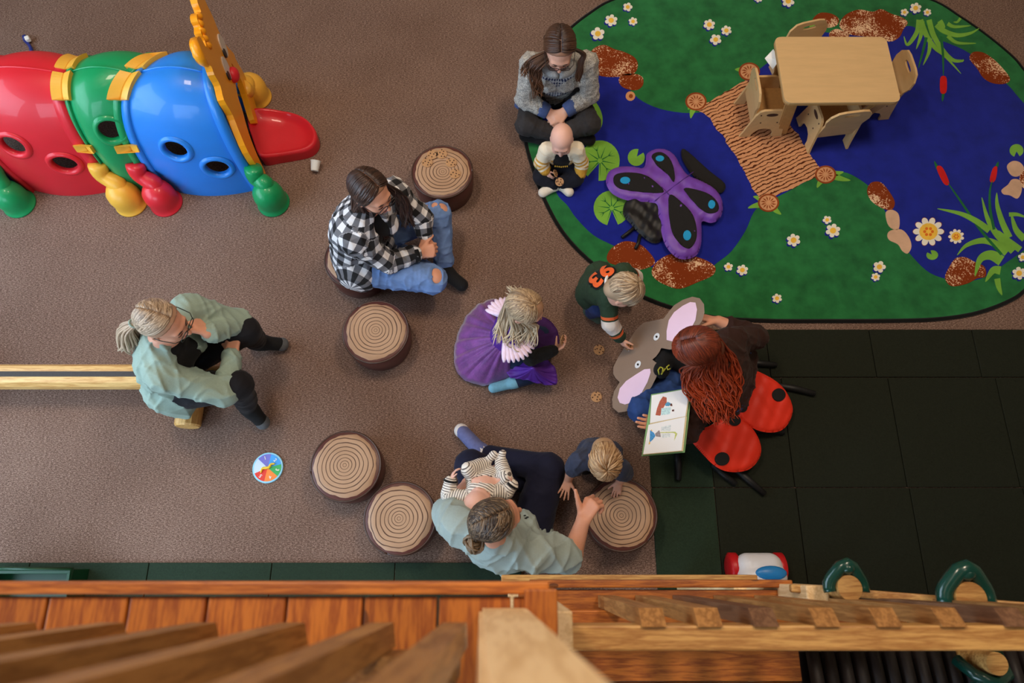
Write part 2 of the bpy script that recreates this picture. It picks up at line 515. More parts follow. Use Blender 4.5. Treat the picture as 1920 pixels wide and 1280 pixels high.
# ================================================================== materials of the room
def carpet_mat():
    m, nt, b = newmat('brown_carpet')
    v = coords(nt, 'Object')
    vs = coords(nt, 'Object', (1, 3.2, 1))
    n1 = noise(nt, v, 260, 2, 0.7); n2 = noise(nt, vs, 75, 3, 0.7); n3 = noise(nt, v, 1.3, 3)
    n4 = noise(nt, vs, 190, 1, 0.5)
    f = mathn(nt, 'ADD', mathn(nt, 'MULTIPLY', n1, 0.46), mathn(nt, 'ADD', mathn(nt, 'MULTIPLY', n2, 0.46), mathn(nt, 'MULTIPLY', n3, 0.08)))
    c = ramp(nt, f, [(0.38, srgb(58, 42, 37)), (0.5, srgb(116, 91, 79)), (0.62, srgb(182, 154, 140))])
    sp = mathn(nt, 'GREATER_THAN', n4, 0.68)
    c = mixc(nt, mathn(nt, 'MULTIPLY', sp, 0.35), c, srgb(190, 168, 150))
    nt.links.new(c, b.inputs['Base Color']); b.inputs['Roughness'].default_value = 0.95; b.inputs['Specular IOR Level'].default_value = 0.1
    bump(nt, b, f, 0.5, 0.006)
    return m
CARPET = carpet_mat()
RUBBER = M('green_black_rubber', srgb(30, 34, 24), 0.85, 0.25, 120, 0.3, 0.2)
RUBBERG = M('dark_green_rubber', srgb(36, 52, 38), 0.85, 0.25, 120, 0.3, 0.2)
WALL = M('cream_paint', srgb(168, 150, 126), 0.8, 0.03, 4)
CEIL = M('white_ceiling', srgb(205, 198, 188), 0.9, 0.02, 4)
TRIM = M('white_trim', srgb(225, 222, 215), 0.5, 0.02, 4)
GLASS, _nt, _b = newmat('window_glass'); _b.inputs['Transmission Weight'].default_value = 1.0; _b.inputs['Roughness'].default_value = 0.02; _b.inputs['IOR'].default_value = 1.05
ORANGE = wood('orange_stained_pine', srgb(204, 118, 40), srgb(150, 72, 22), 'Y')
ORANGEX = wood('orange_stained_pine_rail', srgb(200, 118, 44), srgb(142, 70, 22), 'X')
PINE = wood('pale_pine', srgb(205, 158, 92), srgb(160, 108, 54), 'X')
PINEZ = wood('pale_pine_upright', srgb(248, 214, 164), srgb(222, 182, 128), 'Z', knots=False)
BROWNP = wood('weathered_pine_upright', srgb(128, 92, 66), srgb(96, 64, 44), 'Z', knots=False)
DARKPINE = wood('brown_pine_upright', srgb(176, 126, 72), srgb(132, 88, 46), 'Z', knots=False)

# ================================================================== room
X0, X1, Y0, Y1, ZC = -5.0, 5.0, -4.0, 5.6, 5.5
fl = box('floor', (0, 0.8, -0.06), (10, 9.6, 0.12), CARPET); setp(fl, 'brown flecked carpet floor', 'floor', kind='structure')
ce = box('ceiling', (0, 0.8, ZC + 0.05), (10, 9.6, 0.1), CEIL); setp(ce, 'white ceiling above the playroom', 'ceiling', kind='structure')
wb = box('wall_back', (0, Y1 + 0.05, ZC / 2), (10, 0.1, ZC), WALL); setp(wb, 'cream wall behind the rug', 'wall', kind='structure')
wr = box('wall_right', (X1 + 0.05, 0.8, ZC / 2), (0.1, 9.6, ZC), WALL); setp(wr, 'cream wall on the right', 'wall', kind='structure')
def wall_with_window(name, axis, at, lo, hi, w0, w1, z0, z1, label, wname, wlabel):
    root = None
    bm = bmesh.new()
    def seg(a0, a1, za, zb):
        if axis == 'X': bm_box(bm, Vector((at, (a0 + a1) / 2, (za + zb) / 2)), (0.1, a1 - a0, zb - za))
        else: bm_box(bm, Vector(((a0 + a1) / 2, at, (za + zb) / 2)), (a1 - a0, 0.1, zb - za))
    seg(lo, w0, 0, ZC); seg(w1, hi, 0, ZC); seg(w0, w1, 0, z0); seg(w0, w1, z1, ZC)
    o = frombm(name, bm, WALL); setp(o, label, 'wall', kind='structure')
    wo = thing(wname, wlabel, 'window'); wo['kind'] = 'structure'
    bm = bmesh.new()
    def fr(a0, a1, za, zb, d=0.07):
        if axis == 'X': bm_box(bm, Vector((at, (a0 + a1) / 2, (za + zb) / 2)), (d, a1 - a0, zb - za))
        else: bm_box(bm, Vector(((a0 + a1) / 2, at, (za + zb) / 2)), (a1 - a0, d, zb - za))
    fr(w0, w0 + .07, z0, z1); fr(w1 - .07, w1, z0, z1); fr(w0, w1, z0, z0 + .07); fr(w0, w1, z1 - .07, z1)
    frombm('window_frame', bm, TRIM, wo)
    n = 3
    for i in range(1, n):
        bm = bmesh.new(); a = w0 + (w1 - w0) * i / n; fr(a - .03, a + .03, z0 + .07, z1 - .07)
        frombm('mullion', bm, TRIM, wo)
    for i in range(n):
        bm = bmesh.new(); a0 = w0 + (w1 - w0) * i / n; a1 = w0 + (w1 - w0) * (i + 1) / n; fr(a0 + .03, a1 - .03, z0 + .05, z1 - .05, 0.008)
        frombm('pane', bm, GLASS, wo)
wall_with_window('wall_left', 'X', X0 - 0.05, Y0, Y1, -2.3, 2.9, 0.9, 3.8, 'cream wall on the left with a tall window', 'window_1', 'tall three pane window in the left wall')
wall_with_window('wall_front', 'Y', Y0 - 0.05, X0, X1, -4.0, -1.2, 0.9, 3.7, 'cream wall behind the play structure', 'window_2', 'three pane window behind the play structure')
for lx, ly, lw in ((-1.5, 2.3, 'tunnel end of the room'), (1.5, 2.3, 'pond rug'), (-1.5, 0.3, 'stump seats'), (1.6, 0.2, 'rubber tiles')):
    t = thing('ceiling_lamp', 'flat warm ceiling light panel over the ' + lw, 'ceiling light', (lx, ly, 5.5), 'ceiling light panels')
    bm = bmesh.new()
    for dx, dy, sx, sy in ((-.3, 0, .04, 1.24), (.3, 0, .04, 1.24), (0, -.6, .6, .04), (0, .6, .6, .04)):
        bm_box(bm, Vector((lx + dx, ly + dy, 5.465)), (sx, sy, 0.07))
    frombm('lamp_frame', bm, TRIM, t)
    box('diffuser', (lx, ly, 5.47), (0.58, 1.18, 0.02), CEIL, t)

# rubber tiles, right hand field (rows of two foot tiles) and the strip in front of the play structure
def tile(x0, x1, y0, y1, mat):
    g = 0.004
    o = box('rubber_tile', ((x0 + x1) / 2, (y0 + y1) / 2, 0.006), (x1 - x0 - g, y1 - y0 - g, 0.014), mat, fl, bev=0.003)
    return o
YR = [1.317, 1.0275, 0.4127, -0.2, -0.81]
for r in range(4):
    xs = [[0.75, 1.469, 2.07, 2.666, 3.28, 3.89], [0.75, 1.09, 1.525, 2.13, 2.74, 3.35, 3.96], [0.75, 1.09, 1.528, 2.14, 2.75, 3.36, 3.97], [0.75, 1.09, 1.528, 2.14, 2.75, 3.36, 3.97]][r]
    for i in range(len(xs) - 1):
        tile(xs[i], xs[i + 1], YR[r + 1], YR[r], RUBBERG if (i == 0 and r > 0) or (r == 0 and i == 4) else RUBBER)
for i, (a, b) in enumerate(((-3.75, -3.14), (-3.14, -2.51), (-2.51, -1.89), (-1.89, -1.25), (-1.25, -0.608), (-0.608, 0.05))):
    tile(a, b, -0.58, 0.03, RUBBERG)

# ================================================================== play structure at the bottom of the picture
# upper deck the photographer looks over
ZD = 2.42
t = thing('play_deck', 'upper deck of orange stained pine planks at the bottom left', 'deck', (-0.8, -0.5, 0))
edges = [-0.964 - 0.143 * 4 + 0.143 * k for k in range(12)]
sx = [(a - 960) / 1280 * 1.238 for a in (85, 237, 385, 535, 680, 820, 960)]
cuts = [sx[0] - 0.145 * k for k in (5, 4, 3, 2, 1)] + sx + [0.066]
for i in range(len(cuts) - 1):
    a, b = cuts[i], cuts[i + 1]
    box('plank', ((a + b) / 2, -0.62, ZD - 0.018), (b - a - 0.005, 1.14, 0.036), ORANGE, t, bev=0.003)
box('rim_board', (-0.72, -0.034, ZD - 0.03), (1.575, 0.022, 0.09), ORANGEX, t, bev=0.004)
box('rim_board', (0.052, -0.10, ZD - 0.03), (0.06, 0.13, 0.1), ORANGE, t, bev=0.004)
for px in (-1.45, -0.72, 0.02):
    box('support_post', (px, -0.62, (ZD - 0.036) / 2), (0.09, 0.09, ZD - 0.036), PINEZ, t, bev=0.006)
# its railing
t = thing('deck_railing', 'blurred pine railing with slanted balusters close to the camera', 'railing', (-0.7, -0.12, ZD))
bx = [-0.09, -0.205, -0.345, -0.485, -0.63, -0.77, -0.91, -1.05, -1.19, -1.33]
for i, x in enumerate(bx):
    bm = bmesh.new(); zb, zt = 2.56, 3.42; hw = 0.019
    r = bmesh.ops.create_cube(bm, size=1.0, matrix=Matrix.Translation((x, -0.1, (zb + zt) / 2)) @ Matrix.Diagonal((0.038, 0.038, zt - zb, 1)))
    for v in r['verts']:
        if v.co.z < 3 and v.co.y > -0.1: v.co.z += 0.03
    frombm('baluster', bm, DARKPINE, t)
box('bottom_rail', (-0.73, -0.14, 2.63), (1.3, 0.04, 0.09), DARKPINE, t, bev=0.005)
box('top_rail', (-0.73, -0.16, 3.34), (1.3, 0.04, 0.09), PINE, t, bev=0.005)
bm = bmesh.new()
r = bmesh.ops.create_cube(bm, size=1.0)
for v in r['verts']:
    top = v.co.z > 0; rgt = v.co.x > 0
    v.co = Vector(((0.07 if rgt else -0.017) if top else (0.031 if rgt else -0.06), -0.068 if v.co.y > 0 else -0.158, 3.36 if top else ZD))
bmesh.ops.bevel(bm, geom=list(bm.edges), offset=0.006, segments=2, affect='EDGES')
frombm('corner_post', bm, PINEZ, t)

# lower deck to the right with its railing
ZL = 1.30
t = thing('lower_deck', 'lower pine deck to the right of the corner post', 'deck', (0.6, -0.5, 0))
xa, xb = P(1027, 1090, ZL).x, P(1482, 1090, ZL).x
ya = P(1200, 1087, ZL).y
for k in range(7):
    y1 = ya - 0.03 - 0.142 * k
    box('plank', ((xa + xb) / 2 - 0.05, y1 - 0.07, ZL - 0.018), (xb - xa + 0.1, 0.137, 0.036), ORANGEX, t, bev=0.003)
box('rim_board', ((xa + xb) / 2 - 0.03, ya - 0.012, ZL - 0.05), (xb - xa + 0.06, 0.024, 0.14), ORANGEX, t, bev=0.004)
pb0, pb1 = P(940, 1080, 0.95), P(1416, 1077, 0.95)
box('kick_board', ((pb0.x + pb1.x) / 2, (pb0.y + pb1.y) / 2 - 0.015, 0.93), (pb1.x - pb0.x, 0.035, 0.09), PINE, t, bev=0.004)
for px_ in (xa + 0.06, xb - 0.06):
    box('support_post', (px_, ya - 0.3, (ZL - 0.036) / 2), (0.09, 0.09, ZL - 0.036), PINEZ, t, bev=0.006)
box('kick_board_post', (pb0.x + 0.06, pb0.y - 0.08, 0.49), (0.07, 0.07, 0.97), PINEZ, t, bev=0.006)
box('kick_board_post', (pb1.x - 0.06, pb1.y - 0.08, 0.49), (0.07, 0.07, 0.97), PINEZ, t, bev=0.006)

t = thing('ladder_railing', 'pine railing with sharp edged balusters running right over the lower deck', 'railing', (1.0, -0.15, ZL))
ZR = 2.1
def xr(px): return P(px, 1168, ZR).x
tops = [1225, 1330, 1435, 1550, 1665, 1785, 1905, 2020]
yb = P(1400, 1148, ZR).y
for i, px in enumerate(tops):
    x = xr(px) ; bm = bmesh.new(); zb, zt = 1.12, ZR + 0.01
    r = bmesh.ops.create_cube(bm, size=1.0, matrix=Matrix.Translation((x, yb - 0.01, (zb + zt) / 2)) @ Matrix.Diagonal((0.055, 0.038, zt - zb, 1)))
    for v in r['verts']:
        if v.co.z > 1.8 and v.co.y > yb - 0.01: v.co.z -= 0.035
        if v.co.z < 1.5 and v.co.y > yb - 0.01: v.co.z += 0.035
    frombm('baluster', bm, [DARKPINE, DARKPINE, BROWNP, DARKPINE][i % 4], t)
r0, r1 = P(1072, 1195, ZR), P(2080, 1200, ZR)
box('top_rail', ((r0.x + r1.x) / 2, P(1400, 1196, ZR).y, ZR - 0.045), (r1.x - r0.x, 0.052, 0.09), PINE, t, bev=0.004)
box('middle_rail', ((r0.x + r1.x) / 2 - 0.1, yb - 0.055, 1.42), (r1.x - r0.x, 0.05, 0.09), ORANGEX, t, bev=0.004)
q = P(1050, 1150, 2.28)
box('end_post', (q.x, q.y - 0.03, 1.80), (0.05, 0.07, 0.96), PINEZ, t, bev=0.004)

# second side board on the far side with green clamps over round rungs
t = thing('bridge_board', 'pale side board running right behind the balusters', 'board', (1.6, 0, 1.0))
b0, b1 = P(1481, 1102, 1.45), P(1960, 1140, 1.65)
d = (b1 - b0); mid = (b0 + b1) / 2
box('side_board', mid, (d.length, 0.024, 0.08), PINE, t, bev=0.005, mtx=Matrix.Translation(mid) @ d.to_track_quat('X', 'Z').to_matrix().to_4x4())
box('leg_post', (b0.x + 0.05, b0.y - 0.02, 0.77), (0.07, 0.06, 1.54), PINEZ, t, bev=0.005)
box('leg_post', (b1.x - 0.05, b1.y - 0.02, 0.85), (0.07, 0.06, 1.70), PINEZ, t, bev=0.005)
GREENP = M('dark_green_gloss_plastic', srgb(8, 62, 52), 0.25, 0.08, 8, coat=0.4)
for gx, gy, gz, sc, lab in ((1594, 1102, 1.62, 0.56, 'dark green plastic clamp over a round wooden rung, nearer the toy car'), (1822, 1121, 1.7, 0.68, 'dark green plastic clamp over a round wooden rung, farther from the toy car')):
    c = P(gx, gy, gz)
    g = thing('green_clamp', lab, 'clamp', c, 'green clamps on the bridge')
    V, F = lathe([(0.0, -0.10), (0.062 * sc, -0.10), (0.066 * sc, -0.02), (0.064 * sc, 0.0), (0.0, 0.001)], 28, c)
    obj('rung_end', V, F, PINE, g, False)
    arch = []
    for k in range(15):
        a = PI * (-0.08 + 1.16 * k / 14); rr = (0.085 + 0.035 * math.exp(-((a - PI / 2) / 0.45) ** 2)) * sc
        arch.append(c + Vector((-rr * math.cos(a) * 1.05, rr * math.sin(a), 0.004 - 0.03 * abs(math.cos(a)))))
    tube('clamp_arch', arch, [0.034 * sc] * 15, GREENP, g, 12)
    V, F = ellip(c + Vector((0, 0.10 * sc, -0.005)), 0.040 * sc, 0.034 * sc, 0.028, 14, 10)
    obj('clamp_knob', V, F, GREENP, g, True)
# dark ribbed crawl tube below the right railing
RIBM = M('charcoal_ribbed_plastic', srgb(36, 30, 30), 0.5, 0.1, 20)
t = thing('ribbed_tube', 'dark ribbed plastic panel below the right railing', 'crawl tube', (1.4, -0.5, 0))
pl = P(1516, 1225, 1.2)
for k in range(22):
    x = pl.x + 0.02 + 0.052 * k
    V, F = tube_data([(x, pl.y + 0.02, 1.18), (x, pl.y - 0.1, 1.2), (x, pl.y - 0.3, 1.18), (x, pl.y - 0.42, 1.08), (x, pl.y - 0.45, 0.9)], 0.024, 8)
    obj('rib', V, F, RIBM, t, True)
box('backing_panel', (pl.x + 0.58, pl.y - 0.22, 1.13), (1.2, 0.44, 0.03), RIBM, t)
box('stand_panel', (pl.x + 0.58, pl.y - 0.42, 0.56), (1.16, 0.03, 1.12), RIBM, t)
g = thing('rung_cap', 'green plastic cap with a wooden rung end under the right railing', 'clamp', P(1860, 1240, 1.9))
c = P(1870, 1244, 1.35)
V, F = lathe([(0.0, -0.2), (0.035, -0.2), (0.035, 0.0), (0.0, 0.001)], 24, c); obj('rung_end', V, F, PINE, g)
tube('cap_arch', [c + Vector((-0.07, 0.0, -0.1)), c + Vector((-0.05, -0.04, -0.04)), c + Vector((0, -0.06, -0.02)), c + Vector((0.05, -0.04, -0.04)), c + Vector((0.07, 0.02, -0.1))], 0.02, GREENP, g, 10)
tube('cap_leg', [c + Vector((0.0, -0.08, -0.03)), c + Vector((0, -0.1, -0.7)), c + Vector((0, -0.1, -1.345))], 0.02, GREENP, g, 10)

# green bin at the left, half under the deck
t = thing('storage_bin', 'dark green plastic bin on the rubber mat at the far left', 'bin', P(60, 1080, 0))
GB = M('dark_green_bin', srgb(14, 62, 36), 0.4, 0.08, 10)
c0, c1 = P(-40, 1062, 0.16), P(136, 1066, 0.16)
bw = c1.x - c0.x; cx = (c0.x + c1.x) / 2; yb2 = c1.y
bm = bmesh.new()
for dx, dy, sx_, sy_ in ((0, -0.012, bw, 0.024), (0, -0.35, bw, 0.024), (-bw / 2 + 0.012, -0.18, 0.024, 0.33), (bw / 2 - 0.012, -0.18, 0.024, 0.33)):
    bm_box(bm, Vector((cx + dx, yb2 + dy, 0.087)), (sx_, sy_, 0.146), 0, 0.004)
bm_box(bm, Vector((cx, yb2 - 0.18, 0.022)), (bw - 0.02, 0.33, 0.016))
frombm('bin_body', bm, GB, t)
tube('bin_rim', [Vector((cx - bw / 2, yb2, 0.163)), Vector((cx + bw / 2, yb2, 0.163)), Vector((cx + bw / 2, yb2 - 0.36, 0.163)), Vector((cx - bw / 2, yb2 - 0.36, 0.163)), Vector((cx - bw / 2, yb2, 0.163))], 0.01, GB, t, 8)
# ================================================================== pond rug
ZG = 0.012
def pile(name, col, var=0.16):
    return M(name, col, 0.95, var, 9, 0.25, 0.1, sheen=0.15)
GRN = pile('rug_green', srgb(38, 108, 58), 0.32); BLU = pile('rug_blue', srgb(26, 36, 138), 0.2)
TAN = pile('rug_tan', srgb(205, 148, 104)); BRN = pile('rug_brown', srgb(140, 66, 26)); DKB = pile('rug_dark_brown', srgb(112, 50, 24))
LEAF = pile('rug_leaf', srgb(118, 172, 62)); LEAFD = pile('rug_leaf_dark', srgb(30, 104, 52)); WHT = pile('rug_white', srgb(236, 230, 214), .05)
YEL = pile('rug_yellow', srgb(240, 190, 70)); ORA = pile('rug_orange', srgb(220, 110, 30)); REDR = pile('rug_red', srgb(200, 26, 22)); STN = pile('rug_stone', srgb(208, 168, 138)); BLK = pile('rug_black', srgb(18, 18, 16))
def speckle():
    m, nt, b = newmat('rug_rock')
    v = coords(nt, 'Object'); n = noise(nt, v, 6.5, 2, 0.5); n2 = noise(nt, v, 110, 2, 0.7)
    f = mathn(nt, 'ADD', mathn(nt, 'MULTIPLY', n, 0.75), mathn(nt, 'MULTIPLY', n2, 0.95))
    c = ramp(nt, f, [(0.0, srgb(128, 54, 22)), (0.90, srgb(152, 76, 34)), (0.945, srgb(232, 196, 160))], 'CONSTANT')
    nt.links.new(c, b.inputs['Base Color']); b.inputs['Roughness'].default_value = 0.95; b.inputs['Specular IOR Level'].default_value = 0.1
    return m
ROCK = speckle()
def bridge_mat():
    m, nt, b = newmat('rug_bridge')
    a = P(1430, 378); bb = P(1545, 325); ang = math.atan2(bb.y - a.y, bb.x - a.x)
    v = coords(nt, 'Object', (1, 1, 1), (0, 0, -ang))
    sp = nt.nodes.new('ShaderNodeSeparateXYZ'); nt.links.new(v, sp.inputs[0])
    n = noise(nt, v, 16, 3, 0.6); n2 = noise(nt, coords(nt, 'Object', (1, 1, 1), (0, 0, -ang), (3, 1, 0)), 7, 2)
    y = mathn(nt, 'ADD', mathn(nt, 'MULTIPLY', sp.outputs[1], 40.0), mathn(nt, 'ADD', mathn(nt, 'MULTIPLY', n, 1.5), mathn(nt, 'MULTIPLY', n2, 1.4)))
    fr = mathn(nt, 'FRACT', y)
    n3 = noise(nt, v, 26, 2)
    ln = mathn(nt, 'LESS_THAN', fr, mathn(nt, 'ADD', mathn(nt, 'MULTIPLY', n3, 0.62), -0.02))
    c = mixc(nt, ln, srgb(206, 148, 106), srgb(84, 40, 22))
    nt.links.new(c, b.inputs['Base Color']); b.inputs['Roughness'].default_value = 0.95; b.inputs['Specular IOR Level'].default_value = 0.1
    return m
BRIDGE = bridge_mat()

rug_ctrl = PL([(1160, -2), (1105, 28), (1060, 66), (1018, 120), (990, 185), (988, 255), (1003, 315), (1027, 378), (1062, 438), (1115, 492), (1185, 541), (1255, 571), (1340, 591), (1440, 597), (1560, 597.5), (1680, 597), (1760, 594), (1830, 583), (1890, 561), (1925, 536)], ZG)
rug_ctrl += [Vector((x, y, ZG)) for x, y in ((3.36, 1.86), (3.50, 2.2), (3.545, 2.6), (3.50, 2.93))] + PL([(1920, 134), (1897, 107), (1850, 68), (1800, 33), (1740, -1)], ZG) + [Vector((x, y, ZG)) for x, y in ((2.45, 3.88), (1.8, 3.93), (1.2, 3.87))]
rug_out = crom(rug_ctrl, 6, True)
rug = thing('pond_rug', 'large oval green rug woven with a blue pond, bridge and daisies', 'rug', (1.8, 2.6, 0))
slab('rug_pile', rug_out, 0.011, GRN, rug)
cen = sum(rug_out, Vector()) / len(rug_out)
edge = [p + (p - cen).normalized() * 0.012 for p in rug_out]
tube('rug_binding', [Vector((p.x, p.y, 0.007)) for p in edge] + [Vector((edge[0].x, edge[0].y, 0.007))], 0.012, BLK, rug, 6, flat=0.6)
_lay = [0]
def motif(name, pts, mat, z, per=0, parent=None):
    pp = PL(pts, ZG + z)
    if per: pp = crom(pp, per, True)
    return slab(name, pp, z * 0.9 + 0.002, mat, parent or rug)
pond = [(1112, 134), (1160, 140), (1178, 165), (1205, 190), (1250, 207), (1310, 211), (1360, 190), (1400, 150), (1450, 110), (1500, 80), (1525, 60), (1560, 62), (1600, 66), (1650, 70), (1690, 52), (1712, 50), (1735, 68), (1770, 78), (1818, 100), (1860, 140), (1888, 158), (1906, 178), (1935, 215), (1980, 300), (1985, 380), (1940, 450), (1890, 490), (1840, 522), (1790, 525), (1745, 512), (1712, 482), (1690, 452), (1664, 405), (1642, 362), (1612, 336), (1580, 322), (1540, 326), (1475, 360), (1428, 384), (1412, 400), (1398, 432), (1372, 470), (1345, 492), (1312, 515), (1250, 515), (1190, 480), (1150, 460), (1112, 440), (1080, 408), (1064, 385), (1046, 366), (1036, 340), (1024, 300), (1014, 250), (1030, 185), (1072, 146)]
motif('pond_pattern', pond, BLU, 0.0012, 4)
br = [(1303, 205), (1330, 190), (1360, 173), (1392, 153), (1405, 150), (1425, 175), (1445, 200), (1462, 222), (1480, 232), (1496, 250), (1510, 275), (1524, 296), (1536, 312), (1543, 326), (1500, 346), (1460, 364), (1430, 378), (1420, 366), (1410, 352), (1398, 325), (1390, 310), (1378, 288), (1366, 275), (1357, 256), (1343, 243), (1335, 226), (1322, 214)]
jag = []
random.seed(5)
for i in range(len(br)):
    a, b_ = br[i], br[(i + 1) % len(br)]
    for k in range(4):
        f = k / 4; jag.append((a[0] + (b_[0] - a[0]) * f + random.uniform(-2, 2), a[1] + (b_[1] - a[1]) * f + random.uniform(-1.5, 1.5)))
motif('bridge_pattern', jag, BRIDGE, 0.0022)
def ell_px(cx, cy, rx, ry, n=20, rot=0.0, wob=0.0, seed=1):
    rnd = random.Random(seed); out = []
    ph = [rnd.uniform(0, 6) for _ in range(3)]
    for k in range(n):
        a = 2 * PI * k / n; r = 1 + wob * (math.sin(2 * a + ph[0]) + math.sin(3 * a + ph[1]) * 0.8 + 0.5 * math.sin(5 * a + ph[2]))
        x, y = rx * r * math.cos(a), ry * r * math.sin(a)
        out.append((cx + x * math.cos(rot) - y * math.sin(rot), cy + x * math.sin(rot) + y * math.cos(rot)))
    return out
# grass tufts round the log ends then the log ends
for cx, cy, tufts in ((1305, 190, ((1295, 222, -8, 8), (1290, 205, -6, 4))), (1405, 134, ((1378, 130, -10, -3),)), (1441, 380, ((1402, 390, -14, -2), (1412, 368, -6, -6), (1465, 402, 8, 8))), (1548, 327, ((1595, 338, 14, 2), (1582, 322, 8, -4), (1532, 352, -4, 6)))):
    for (tx, ty, _, __) in tufts:
        dx, dy = tx - cx, ty - cy; L = math.hypot(dx, dy); nx, ny = -dy / L, dx / L
        motif('grass_pattern', [(cx + dx * .3 + nx * 5, cy + dy * .3 + ny * 5), (cx + dx * .7 + nx * 5, cy + dy * .7 + ny * 5), (tx, ty), (cx + dx * .7 - nx * 3, cy + dy * .7 - ny * 3), (cx + dx * .3 - nx * 5, cy + dy * .3 - ny * 5)], LEAF, 0.0020, 3)
    lg = motif('log_end_pattern', ell_px(cx, cy, 20, 17, 24), BRN, 0.0030)
    motif('log_face', ell_px(cx, cy, 16.5, 14, 24), TAN, 0.0036, parent=lg)
    for k in range(12):
        a = 2 * PI * k / 12 + 0.2; ca, sa = math.cos(a), math.sin(a) * 0.86
        motif('log_grain', [(cx + ca * 4, cy + sa * 4), (cx + ca * 10 - sa * 2.2, cy + sa * 10 + ca * 2.2), (cx + ca * 15, cy + sa * 15), (cx + ca * 10 + sa * .6, cy + sa * 10 - ca * .6)], BRN, 0.0041, parent=lg)
# rocks
for pts in ([(1104, 112), (1112, 92), (1132, 84), (1152, 92), (1172, 98), (1190, 108), (1196, 122), (1188, 138), (1160, 144), (1120, 140)],
            [(1160, 150), (1168, 140), (1188, 138), (1204, 144), (1206, 158), (1196, 168), (1180, 168), (1166, 162)],
            [(1524, 36), (1538, 24), (1560, 26), (1573, 36), (1568, 48), (1550, 52), (1530, 48)],
            [(1555, 62), (1568, 54), (1584, 60), (1592, 68), (1560, 72)],
            [(1574, 46), (1585, 28), (1610, 18), (1636, 22), (1652, 17), (1672, 26), (1690, 32), (1702, 42), (1694, 55), (1686, 70), (1668, 78), (1640, 70), (1600, 66), (1582, 58)],
            [(1818, 110), (1824, 98), (1842, 98), (1862, 110), (1882, 130), (1894, 148), (1884, 157), (1862, 156), (1844, 146), (1832, 128)],
            [(1138, 480), (1148, 464), (1172, 452), (1200, 458), (1220, 476), (1228, 492), (1214, 502), (1190, 506), (1160, 498), (1142, 492)],
            [(1222, 508), (1232, 490), (1258, 476), (1290, 478), (1320, 486), (1341, 500), (1336, 516), (1310, 528), (1275, 541), (1248, 534), (1228, 522)],
            [(1626, 356), (1634, 342), (1652, 342), (1668, 360), (1678, 380), (1670, 394), (1650, 388), (1632, 374)],
            [(1772, 520), (1780, 500), (1792, 484), (1810, 482), (1826, 490), (1846, 500), (1848, 518), (1832, 522), (1812, 532), (1784, 536)],
            [(1912, 330), (1925, 315), (1945, 325), (1940, 350), (1918, 352)]):
    motif('rock_pattern', pts, ROCK, 0.0024, 4)
motif('snail_pattern', ell_px(1182, 180, 9, 9, 14), TAN, 0.0026)
motif('snail_pattern', ell_px(1183, 180, 4, 4, 10), BRN, 0.0032)
for pts in ([(1661, 398), (1672, 393), (1684, 400), (1687, 416), (1684, 430), (1672, 428), (1664, 418)],
            [(1664, 440), (1670, 432), (1690, 430), (1704, 444), (1709, 462), (1702, 475), (1692, 470), (1684, 458), (1668, 450)],
            [(1888, 312), (1898, 302), (1912, 304), (1920, 316), (1910, 330), (1896, 328)],
            [(1878, 356), (1890, 346), (1898, 336), (1912, 338), (1916, 356), (1908, 372), (1894, 366), (1882, 364)]):
    motif('stone_pattern', pts, STN, 0.0026, 4)
# lily pads
def pad(cx, cy, rx, ry, notch, wid, ribs=True, rot=0):
    pts = []
    for k in range(25):
        a = notch + wid + (2 * PI - 2 * wid) * k / 24
        pts.append((cx + rx * math.cos(a), cy + ry * math.sin(a)))
    pts.append((cx + rx * .12 * math.cos(notch), cy + ry * .12 * math.sin(notch)))
    o = motif('lily_pad_pattern', pts, LEAF, 0.0022)
    if ribs:
        for k in range(9):
            a = notch + wid * 1.3 + (2 * PI - 2.6 * wid) * k / 8; ca, sa = math.cos(a), math.sin(a)
            w_ = 1.1
            motif('leaf_rib', [(cx + rx * .12 * ca - sa * w_, cy + ry * .12 * sa + ca * w_), (cx + rx * .8 * ca, cy + ry * .8 * sa), (cx + rx * .12 * ca + sa * w_, cy + ry * .12 * sa - ca * w_)], LEAFD, 0.0028, parent=o)
            if k in (1, 3, 5, 7):
                for s in (-1, 1):
                    b0 = (cx + rx * .5 * ca, cy + ry * .5 * sa); a2 = a + s * 0.55
                    motif('leaf_rib', [(b0[0] - sa, b0[1] + ca), (b0[0] + rx * .32 * math.cos(a2), b0[1] + ry * .32 * math.sin(a2)), (b0[0] + sa, b0[1] - ca)], LEAFD, 0.0028, parent=o)
pad(1125, 301, 37, 38, 1.95, 0.30); pad(1147, 390, 34, 33, 1.52, 0.30); pad(1193, 295, 16, 16, -0.95, 0.35, False)
pad(1906, 282, 13, 12, 1.5, 0.4, False); pad(1748, 478, 11, 9, -2.2, 0.35, False)
motif('lily_pad_pattern', [(1098, 178), (1112, 186), (1124, 202), (1130, 222), (1126, 240), (1110, 244), (1095, 215)], LEAF, 0.0022, 4)
